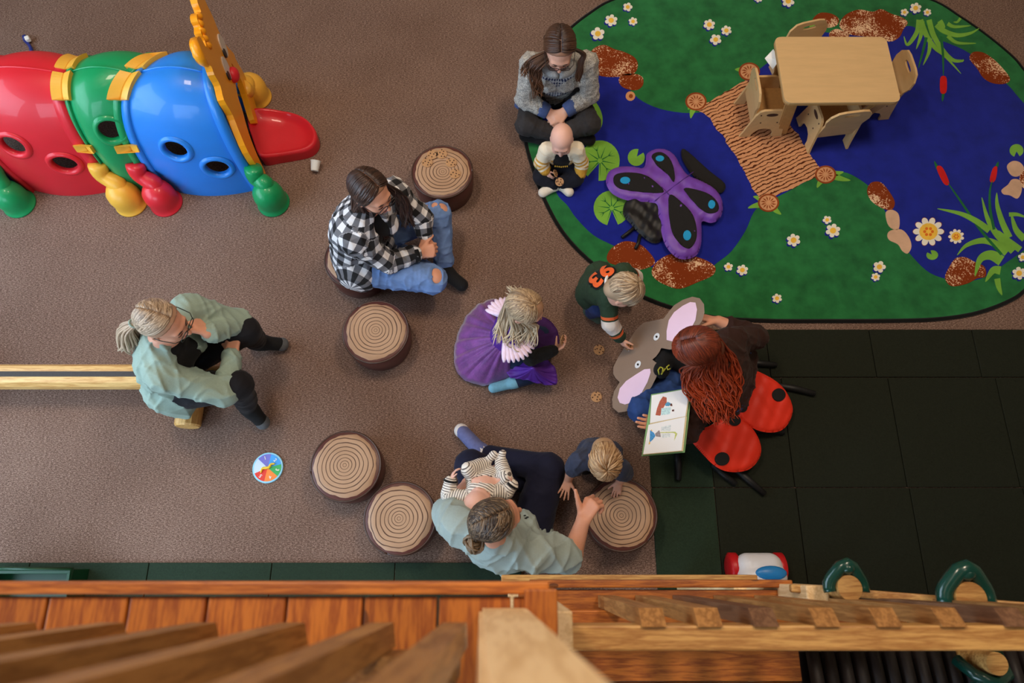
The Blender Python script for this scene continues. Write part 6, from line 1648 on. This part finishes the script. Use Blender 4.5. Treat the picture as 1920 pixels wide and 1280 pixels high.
BLD = hairmat('blond_hair', srgb(112, 84, 60), srgb(190, 160, 124), srgb(232, 214, 184))
h = Hair(H, 8); h.cap((0, .070, .055), (0, .78, -.62))
for k in range(230):
    a = h.r.uniform(-2.7, 2.7) ; st = (.25 * math.sin(a) * h.r.random(), .05 + .3 * h.r.uniform(-1, 1), 1.0)
    en = (math.sin(a), -math.cos(a) * .9 if abs(a) < 1.6 else .35, -.25)
    if a > 1.2: tl = [P(1000 + h.r.uniform(-10, 8), 612, .50), P(996 + h.r.uniform(-12, 8), 636 + h.r.uniform(-8, 14), .42)]
    elif a > .1: tl = [P(974 + h.r.uniform(-16, 18), 616, .50), P(964 + h.r.uniform(-22, 26), 640 + h.r.uniform(-8, 10), .44)] + ([P(990 + h.r.uniform(-6, 8), 660, .36)] if h.r.random() < .2 else [])
    elif a > -1.2: tl = [P(944 + h.r.uniform(-10, 12), 602, .50), P(936 + h.r.uniform(-12, 12), 630 + h.r.uniform(-10, 16), .43)]
    else: tl = [P(975 + h.r.uniform(-14, 14), 552, .52), P(965 + h.r.uniform(-16, 14), 540 + h.r.uniform(-4, 10), .46)]
    h.over(st, en, tl, .0058, .006, 8, .35, .006, .006, 1.4)
h.build(BLD, g.root, 'long loose blond hair')
cookie('paper cookie in the hand of the girl in purple', P(1054, 637, .30), .027, Matrix.Rotation(1.2, 3, 'Y') @ Matrix.Rotation(.3, 3, 'X'))

# ================================================================== boy in the green jersey
g = Fig('boy in a dark green jersey numbered 93 crouching and reaching for the mouse', P(1115, 560, 0), .62, 1.05,
        nek=P(1152, 535, .50), pel=P(1112, 538, .25), shA=P(1140, 556, .46), shB=P(1168, 512, .46), elA=P(1144, 606, .36), wrA=P(1163, 633, .255), elB=P(1190, 520, .30), wrB=P(1192, 545, .18),
        hiA=P(1108, 552, .22), hiB=P(1124, 518, .22), knA=P(1122, 576, .22), knB=P(1150, 530, .22), anA=P(1108, 586, .06), anB=P(1125, 540, .06), toA=P(1122, 598, .035), toB=P(1145, 548, .035), fwd=(.9, -.2, -.4))
g.report(); bF = g
H = Head(P(1168, 546, .56), (.62, -.22, -.75), (.75, 0, .65), .88)
f = Field(0.0045); add_head(f, H, g.J['nek'], .042); g.torso(f, bust=False)
for q in 'AB': g.arm(f, q); g.leg(f, q); g.foot(f, q)
hand(f, g.J['wrA'], (.45, -.65, -.55), (.75, .2, -.3), (.6, .5, .3), .60, (.35, .45, .5, .6), .05, (.7, .5, .4)); hand(f, g.J['wrB'], (.3, -.5, -.8), (-.8, 0, -.3), (.3, .8, 0), .56)
f.build('body', SKIN, g.root); face_bits(H, g.root)
def f_jer(nt, u, v, tg):
    GR = srgb(40, 64, 44); OR = srgb(232, 104, 52); WH = srgb(232, 222, 214)
    c = GR; out = None
    c = mixc(nt, mathn(nt, 'GREATER_THAN', u, .100), GR, OR); c = mixc(nt, mathn(nt, 'GREATER_THAN', u, .117), c, GR); c = mixc(nt, mathn(nt, 'GREATER_THAN', u, .126), c, WH)
    c = mixc(nt, mathn(nt, 'GREATER_THAN', u, .205), c, GR); c = mixc(nt, mathn(nt, 'GREATER_THAN', u, .218), c, OR); c = mixc(nt, mathn(nt, 'GREATER_THAN', u, .240), c, GR)
    return mixc(nt, mathn(nt, 'GREATER_THAN', tg, .5), c, GR)
JER = stripes('green_jersey_bands', f_jer)
f = Field(0.005); g.torso(f, .020, 1, True, True, False)
for q in 'AB': g.arm(f, q, .018, 1.9)
f.wrinkle(.003, 40, 23); jr = f.build('jersey', JER, g.root, cuv=True)
ring('white_collar', g.J['nek'] + V3(-.005, 0, .015), (.5, 0, .85), .052, .008, cloth('white_rib', srgb(230, 228, 226), .04), g.root)
# number on the back, laid on the jersey
bn = -g.fw; bn = (bn if bn.z > 0 else -bn)
upv = (g.J['nek'] - g.J['pel']).normalized(); bn = (bn - upv * bn.dot(upv)).normalized(); rt = upv.cross(bn)
def on_back(px, py):
    # march the camera ray to the outer skin of the jersey
    o = V3(0, 0, CAM_H); d = (P(px, py, 0) - o).normalized(); ff = Field(.01); g.torso(ff, .020, 1, True, True, False); t_ = 3.0
    for _ in range(40):
        p = o + d * t_; dd = min(float(ff.dist(q, np.array(p.x), np.array(p.y), np.array(p.z))) for q in ff.pr); t_ += dd * .7
    return o + d * t_
bc = on_back(1125, 515); num_dir = (P(1142, 509, .45) - P(1118, 526, .45)).normalized()
e1 = num_dir; nz = V3(-.35, -.1, 1).normalized(); e1 = (e1 - nz * e1.dot(nz)).normalized(); e2 = nz.cross(e1)
def numeral(tx, off, sz, mat, up, par, fat):
    cu = bpy.data.curves.new('numeral', 'FONT'); cu.body = tx; cu.size = sz; cu.align_x = 'CENTER'; cu.align_y = 'CENTER'; cu.extrude = .0012; cu.offset = fat
    to_ = bpy.data.objects.new('numeral', cu); COL.objects.link(to_); me = bpy.data.meshes.new_from_object(to_.evaluated_get(bpy.context.evaluated_depsgraph_get())); bpy.data.objects.remove(to_)
    bm = bmesh.new(); bm.from_mesh(me); bmesh.ops.triangulate(bm, faces=bm.faces); bmesh.ops.subdivide_edges(bm, edges=[e_ for e_ in bm.edges if e_.calc_length() > .012], cuts=3, use_grid_fill=True); bmesh.ops.triangulate(bm, faces=bm.faces); bm.to_mesh(me); bm.free()
    # text runs from the far (9) to the near (3) shoulder blade with its top towards the collar
    for v in me.vertices:
        p = bc + (-e1) * (v.co.x + off) + (-e2) * v.co.y
        hit = BV.ray_cast(p + nz * .25, -nz)[0]
        if hit is not None: p = hit
        v.co = p + nz * (up + v.co.z)
    return link('numeral', me, mat, par)
from mathutils.bvhtree import BVHTree
BV = BVHTree.FromPolygons([v.co for v in jr.data.vertices], [tuple(p.vertices) for p in jr.data.polygons])
NB = cloth('black_print', srgb(26, 24, 26)); NO = cloth('orange_print', srgb(240, 104, 48), .03)
for tx, off in (('9', -.037), ('3', .037)):
    nb = numeral(tx, off, .135, NB, .006, jr, .015); numeral(tx, off, .135, NO, .013, nb, .0055)
f = Field(.006); f.cone(g.J['hiA'], g.J['hiB'], .075, .075, .03)
for q in 'AB': g.leg(f, q, .012, 1.9)
f.wrinkle(.005, 44, 25); f.build('jeans', cloth('navy_denim', srgb(46, 64, 118)), g.root)
for q in 'AB':
    f = Field(.005); g.foot(f, q, .010); f.build('shoe', cloth('green_grey_shoe', srgb(84, 104, 92)), g.root)
FBH = hairmat('fair_hair', srgb(120, 96, 74), srgb(208, 182, 150))
def short_hair(H, seed, mat, par, crown, label, n=330, ln=1.0):
    h = Hair(H, seed); h.cap((0, .074, .045), (0, .80, -.60), extra=lambda f_: f_.ell(H.L(0, -.052, -.035), tuple(q * H.sc for q in (.062, .052, .056)), H.A, .02 * H.sc), scalp=.2)
    C = Vector(crown).normalized()
    for k in range(60):
        x_ = h.r.uniform(-.75, .75); h.over((x_ * .6, -.75, .35), (x_, -.75, -.95), (), .0055, .008, 7, .3)
    for k in range(n):
        a = h.r.uniform(0, 2 * PI); o1 = C.orthogonal().normalized(); o2 = C.cross(o1); d = o1 * math.cos(a) + o2 * math.sin(a)
        r0 = h.r.uniform(0, 1.0); r1 = r0 + h.r.uniform(.7, 1.05) * ln
        st = C * math.cos(r0) + (Quaternion(C, .35) @ d) * math.sin(r0); en = C * math.cos(r1) + d * math.sin(r1)
        if en.y > .55 and en.z < .15: en.z = .15
        if en.z < -.62: en.z = -.62 if en.y > -.1 else max(en.z, -.95)
        h.over(st, en, (), .0055, .004 + .007 * h.r.random(), 8, .3)
    h.build(mat, par, label)
short_hair(H, 11, FBH, g.root, (0, -.25, 1), 'short fair hair')
cookie('paper cookie the boy feeds to the card mouse', P(1179, 650, .20), .022, Matrix.Rotation(.9, 3, 'X'))
# ================================================================== red haired woman with the book
g = Fig('woman with long wavy red hair holding the book and the card mouse', P(1360, 715, 0), 1.0, 1.0,
        nek=P(1338, 668, .60), pel=P(1372, 712, .125), shA=P(1322, 742, .50), shB=P(1366, 642, .50), elA=P(1290, 806, .34), wrA=P(1258, 797, .425), elB=P(1416, 632, .34), wrB=P(1347, 602, .36),
        hiA=P(1360, 742, .12), hiB=P(1376, 680, .12), knA=P(1205, 768, .17), knB=P(1235, 660, .15), anA=P(1290, 690, .07), anB=P(1275, 735, .07), toA=P(1265, 660, .05), toB=P(1245, 760, .05), fwd=(-1, -.3, 0))
g.report()
H = Head(P(1306, 652, .735), (-.80, -.02, -.60), None, 1.0, False)
f = Field(0.005); add_head(f, H, g.J['nek']); g.torso(f)
for q in 'AB': g.arm(f, q); g.leg(f, q); g.foot(f, q)
hand(f, g.J['wrB'], (-.85, .25, -.05), (-.2, -.6, -.6), (-.3, -.8, .4), .95, (.25, .3, .35, .4), .14); hand(f, g.J['wrA'], (-.95, .10, .06), (.1, .1, .95), (-.1, -.9, .2), .98, (.10, .12, .12, .14), .02, (.75, .6, .0))
f.build('body', SKINW, g.root); face_bits(H, g.root)
BRS = cloth('dark_brown_knit', srgb(50, 28, 22), .12, sheen=.05)
f = Field(0.007); g.torso(f, .020)
for q in 'AB': g.arm(f, q, .020, 1.62)
f.cone(g.J['nek'] + g.fw * .10, g.J['pel'] + g.fw * .20, .05, .09, .02, 0, None, True)
f.wrinkle(.009, 30, 31); f.build('brown_cardigan', BRS, g.root)
f = Field(0.007); g.torso(f, .012); f.half(g.J['nek'], (.2, 0, 1)); f.build('black_tee', cloth('black_jersey', srgb(20, 20, 22)), g.root)
YG = M('lime_print', srgb(176, 176, 60), .7)
for pts in ([(1248, 690), (1243, 697), (1240, 702)], [(1238, 688), (1243, 690), (1242, 699), (1236, 702), (1234, 694), (1238, 688)], [(1255, 684), (1250, 688), (1252, 693), (1257, 691)]):
    tube('printed_letter', [P(a, b_, .27) for a, b_ in pts], .004, YG, g.root, 6)
f = Field(.008); f.cone(P(1246, 662, .20), P(1240, 694, .22), .055, .045, .03); f.cone(P(1246, 662, .20), g.J['pel'], .06, .1, .03); f.build('tee_hem', cloth('black_jersey', srgb(20, 20, 22)), g.root)
JB = M('mid_blue_denim', srgb(48, 74, 128), .85, .22, 18, .3, .2)
f = Field(0.007); f.cone(g.J['hiA'], g.J['hiB'], .115, .115, .04)
for q in 'AB': g.leg(f, q, .014, 1.9)
f.wrinkle(.007, 34, 33); f.build('jeans', JB, g.root)
for q in 'AB':
    f = Field(.007); g.foot(f, q, .008); f.build('sock', cloth('black_sock', srgb(22, 22, 24)), g.root)
REDH = hairmat('red_hair', srgb(66, 26, 18), srgb(124, 56, 34), srgb(196, 74, 34))
h = Hair(H, 14); h.cap((0, .078, .03), (0, .92, -.38), extra=lambda f_: f_.ell(H.L(0, -.055, -.045), (.066, .056, .07), H.A, .02), scalp=.15, lift=.004)
for k in range(150):
    t_ = h.r.random(); x_ = h.r.uniform(-.6, .6)
    tl = [P(1338 + 14 * t_ + h.r.uniform(-10, 10), 690, .66), P(1340 + 26 * t_ + h.r.uniform(-14, 12), 720 + h.r.uniform(-6, 6), .59), P(1338 + 34 * t_ + h.r.uniform(-16, 12), 752 + h.r.uniform(-8, 8), .53), P(1336 + 36 * t_ + h.r.uniform(-16, 12), 780 + h.r.uniform(-24, 14), .47)]
    h.over((x_ * .3, -.3, .9), (x_, -.95, -.1), tl, .0050, .008, 8, .4, .006, .013, 3.4)
for k in range(380):
    sd = 1 if k % 2 else -1; y = h.r.uniform(-.9, .75); st = (sd * .015 + .1, y, math.sqrt(max(.05, 1 - y * y)))
    if y > .35 and h.r.random() < .8:      # fringe
        h.over((h.r.uniform(-.25, .25), .35, .95), (h.r.uniform(-.75, .75), .85, .02), (), .006, .008, 9, .5); continue
    en = (sd * (.95 - .8 * max(0, -y) * h.r.random()), -.25 + .6 * y, -.25)
    t_ = h.r.random()
    if sd < 0:
        tl = [P(1290 + 26 * t_ + h.r.uniform(-14, 14), 694, .66), P(1290 + 46 * t_ + h.r.uniform(-16, 16), 722 + h.r.uniform(-6, 6), .60), P(1306 + 50 * t_ + h.r.uniform(-14, 14), 752 + h.r.uniform(-8, 8), .55), P(1322 + 44 * t_ + h.r.uniform(-12, 12), 778 + h.r.uniform(-26, 18), .50)]
    else:
        tl = [P(1346 + 16 * t_ + h.r.uniform(-10, 12), 662, .66), P(1352 + 26 * t_ + h.r.uniform(-16, 12), 694 + h.r.uniform(-6, 6), .59), P(1352 + 30 * t_ + h.r.uniform(-18, 12), 728 + h.r.uniform(-8, 8), .53), P(1350 + 32 * t_ + h.r.uniform(-18, 12), 760 + h.r.uniform(-24, 16), .47)]
    h.over(st, en, tl, .0050, .008, 8, .4, .006, .013, 3.4)
h.build(REDH, g.root, 'long wavy hair, dark at the roots and copper red at the ends')

# ================================================================== mother in the grey tee with the baby
g = Fig('woman in a pale grey tee and navy leggings sitting with a baby on her lap', P(940, 1010, 0), 1.0, 1.06,
        nek=P(930, 1012, .60), pel=P(950, 1016, .125), shA=P(862, 984, .50), shB=P(1002, 1036, .50), elA=P(838, 958, .33), wrA=P(880, 905, .24), elB=P(1072, 1040, .40), wrB=P(1093, 976, .46),
        hiA=P(918, 990, .13), hiB=P(990, 1006, .13), knA=P(882, 872, .20), knB=P(1028, 880, .22), anA=P(985, 905, .07), anB=P(908, 852, .08), toA=P(1030, 920, .05), toB=P(866, 808, .05), fwd=(.2, 1, 0))
g.report()
H = Head(P(930, 972, .745), (.90, .36, -.10), None, 1.04, False)
f = Field(0.005); add_head(f, H, g.J['nek']); g.torso(f)
for q in 'AB': g.arm(f, q, r=(.058, .050, .033)); g.leg(f, q); g.foot(f, q)
hand(f, g.J['wrB'], (.45, .80, .15), (.45, -.25, -.85), (-.8, .4, .2), 1.15, (1.0, 1.2, 1.1, 1.1), .06, (.62, .60, -.15), .0, (-.25, .85, .45)); hand(f, g.J['wrA'], (.8, .4, .1), (0, 0, 1), (0, 1, .3), .95, (.3, .3, .3, .3))
f.build('body', SKINW, g.root); face_bits(H, g.root)
TEE = cloth('pale_grey_tee', srgb(158, 172, 168), .05, .9, 90, .12)
f = Field(0.007); g.torso(f, .026)
for q in 'AB': g.arm(f, q, .032, .78, 0, (.060, .056, .04))
f.wrinkle(.016, 24, 41); f.build('tee_shirt', TEE, g.root)
for k, (a, b_) in enumerate(((984, 966), (989, 969), (986, 971))):
    V, F = ellip(P(a, b_, .50), .007, .003, .003, 8, 6); obj('chest_print', V, F, cloth('black_print', srgb(26, 24, 26)), g.root)
NAVY = cloth('navy_leggings_deep', srgb(22, 24, 48), .1, .8)
f = Field(0.007); f.cone(g.J['hiA'], g.J['hiB'], .118, .118, .04)
for q in 'AB': g.leg(f, q, .010, 1.90, r=(.096, .068, .044))
f.cone(g.J['hiB'], g.J['knB'], .1, .07, .03); f.wrinkle(.004, 22, 43); f.build('leggings', NAVY, g.root)
f = Field(.006); g.foot(f, 'A', .008); f.build('sock', cloth('white_sock', srgb(214, 208, 204), .04), g.root)
f = Field(.006); g.foot(f, 'B', .008); so = f.build('sock', cloth('blue_violet_sock', srgb(98, 104, 150), .15), g.root, label='blue patterned sock with white toe and cuff')
d = (g.J['toB'] - g.J['anB']).normalized(); f = Field(.005); f.ell(g.J['toB'] + d * .004, (.040, .040, .036), None, .01); f.build('sock_toe', cloth('white_sock', srgb(214, 208, 204), .04), so)
e, w_ = g.J['knB'], g.J['anB']; tube('sock_cuff', [e.lerp(w_, .93), w_, w_ + d * .03], [.044, .050, .046], cloth('white_sock', srgb(214, 208, 204), .04), so, 14)
MOH = hairmat('brown_highlight_hair', srgb(46, 36, 32), srgb(138, 114, 88), None)
h = Hair(H, 16); h.cap((0, .060, .074), (0, .76, -.65)); bun = H.L(.055, -.115, -.03)
for k in range(230):
    sd = 1 if k % 2 else -1; y = h.r.uniform(-.95, .62); st = (-.10 + sd * .015, y, math.sqrt(max(.05, 1 - y * y))); x = h.r.uniform(.2, 1.0)
    a = Vector(st).normalized(); m_ = Vector((sd * x, -.15 + .5 * y, .35 - .35 * x)).normalized(); b_ = Vector((h.r.uniform(-.5, .6), -.88, h.r.uniform(-.5, .1))).normalized(); pts = []
    for i in range(13):
        t_ = i / 12; dd = a * (1 - t_) ** 2 + m_ * 2 * t_ * (1 - t_) + b_ * t_ ** 2; pts.append(H.surf(dd, .007 + h.r.uniform(-.0015, .0015)))
    pts.append(bun + V3(h.r.uniform(-.01, .01), h.r.uniform(-.01, .01), 0)); h.add(pts, [.004] + [.0058] * 12 + [.004], 5, h.r.random() ** 2)
for k in range(46):
    a = h.r.uniform(0, 6.28); el = h.r.uniform(-1, 1); o1 = V3(math.cos(a), math.sin(a), el).normalized(); o2 = o1.cross(V3(h.r.gauss(0, 1), h.r.gauss(0, 1), h.r.gauss(0, 1))).normalized(); r_ = h.r.uniform(.018, .036)
    h.add([bun + (o1 * math.cos(t_ * .45) + o2 * math.sin(t_ * .45)) * r_ * (1 + .05 * t_) for t_ in range(9)], [.003, .005, .006, .006, .006, .006, .006, .005, .002], 5, .55 + .45 * h.r.random())
h.build(MOH, g.root, 'brown hair with blond highlights in a low messy bun')

# ================================================================== baby in the striped suit on her lap
g = Fig('baby in a thinly striped suit lying on the lap of the seated woman', P(905, 905, 0), .44, 1.15,
        nek=P(898, 928, .40), pel=P(915, 893, .34), shA=P(872, 934, .39), shB=P(925, 922, .39), elA=P(840, 926, .38), wrA=P(845, 900, .40), elB=P(950, 922, .38), wrB=P(961, 907, .40),
        hiA=P(896, 900, .34), hiB=P(930, 905, .34), knA=P(878, 880, .40), knB=P(947, 894, .40), anA=P(908, 870, .36), anB=P(940, 868, .36), toA=P(926, 851, .38), toB=P(942, 850, .38), fwd=(0, .2, 1))
g.report()
H = Head(P(895, 944, .42), (.45, .80, .22), (-.2, -.3, .9), .78, True)
f = Field(0.004); add_head(f, H, g.J['nek'], .042); g.torso(f, 0, bust=False)
for q in 'AB': g.arm(f, q, r=(.064, .058, .046)); g.leg(f, q, r=(.07, .058, .046)); g.foot(f, q)
hand(f, g.J['wrA'], (.3, .85, .2), (.8, -.1, -.2), (0, .2, .9), .44, (.4, .4, .45, .5)); hand(f, g.J['wrB'], (-.2, .85, .2), (-.8, 0, 0), (0, .2, .9), .44, (.5, .5, .55, .6))
f.build('body', SKINB, g.root); face_bits(H, g.root, M('fair_brow', srgb(190, 140, 118), .7))
def f_thin(nt, u, v, tg):
    return mixc(nt, mathn(nt, 'GREATER_THAN', mathn(nt, 'FRACT', mathn(nt, 'MULTIPLY', u, 84.0)), .66), srgb(236, 228, 218), srgb(104, 94, 90))
THIN = stripes('thin_stripe_jersey', f_thin)
f = Field(0.0045); g.torso(f, .008, 1, True, True, False)
for q in 'AB': g.arm(f, q, .009, 1.86, 0, (.068, .062, .052)); g.leg(f, q, .008, 2.0, 0, (.074, .060, .050), .008); g.foot(f, q, .006)
f.ell(g.J['pel'].lerp(g.J['che'], .45) + V3(0, 0, .058), (.075, .024, .022), None, .003, 0, True); f.wrinkle(.003, 60, 51); f.build('striped_suit', THIN, g.root, cuv=True)
for q in 'AB':
    e, w_ = g.J['el' + q], g.J['wr' + q]; ring('dark_cuff', e.lerp(w_, .96), w_ - e, .030, .006, cloth('black_cuff', srgb(24, 24, 26)), g.root)
    k_ = g.J['kn' + q]; V, F = ellip(k_ + V3(0, 0, .026), .018, .018, .010, 14, 8); pt = obj('knee_patch', V, F, cloth('beige_patch', srgb(214, 198, 170), .05), g.root, True)
    V, F = ellip(k_ + V3(.004, .006, .0365), .004, .004, .002, 8, 6); obj('patch_dot', V, F, cloth('black_cuff', srgb(24, 24, 26)), pt)
ring('dark_neckband', g.J['nek'] + V3(0, -.005, .0), H.c - g.J['nek'] + V3(0, 0, .05), .045, .006, cloth('black_cuff', srgb(24, 24, 26)), g.root)

# ================================================================== toddler leaning on the stump
g = Fig('fair haired toddler in a navy tee leaning over a stump seat', P(1120, 850, 0), .56, 1.05,
        nek=P(1124, 866, .47), pel=P(1122, 845, .24), shA=P(1089, 862, .43), shB=P(1160, 878, .43), elA=P(1072, 880, .35), wrA=P(1066, 898, .275), elB=P(1172, 888, .34), wrB=P(1162, 902, .245),
        hiA=P(1108, 850, .20), hiB=P(1140, 852, .20), knA=P(1098, 872, .10), knB=P(1128, 880, .10), anA=P(1104, 850, .05), anB=P(1140, 850, .05), toA=P(1102, 832, .035), toB=P(1140, 834, .035), fwd=(0, -1, -.2))
g.report()
H = Head(P(1134, 860, .56), (.10, -.62, -.78), (0, -.5, .8), .86)
f = Field(0.004); add_head(f, H, g.J['nek'], .042); g.torso(f, bust=False)
for q in 'AB': g.arm(f, q, r=(.058, .050, .036)); g.leg(f, q); g.foot(f, q)
hand(f, g.J['wrA'], (-.30, -.85, -.25), (.1, .2, -.95), (.9, -.2, 0), .60, (.12, .12, .15, .15), .28, (.65, .75, .0)); hand(f, g.J['wrB'], (-.25, -.85, -.25), (.2, .2, -.95), (-.9, 0, 0), .56, (.3, .35, .4, .45))
f.build('body', SKIN, g.root); face_bits(H, g.root)
NT = cloth('slate_navy_tee', srgb(52, 58, 78), .1)
f = Field(0.005); g.torso(f, .016, 0, True, True, False)
for q in 'AB': g.arm(f, q, .022, .78)
f.wrinkle(.005, 40, 61); f.build('tee_shirt', NT, g.root)
ring('white_collar', g.J['nek'] + V3(0, 0, .0), (0, -.5, .85), .052, .007, cloth('white_rib', srgb(230, 228, 226), .04), g.root)
f = Field(.006); f.cone(g.J['hiA'], g.J['hiB'], .07, .07, .03)
for q in 'AB': g.leg(f, q, .012, 1.95); g.foot(f, q, .008)
f.build('trousers', cloth('dark_trousers', srgb(26, 26, 32)), g.root)
TOH = hairmat('sandy_hair', srgb(132, 96, 62), srgb(206, 172, 132))
short_hair(H, 21, TOH, g.root, (0.05, -.2, 1), 'short sandy hair', 260, 1.05)
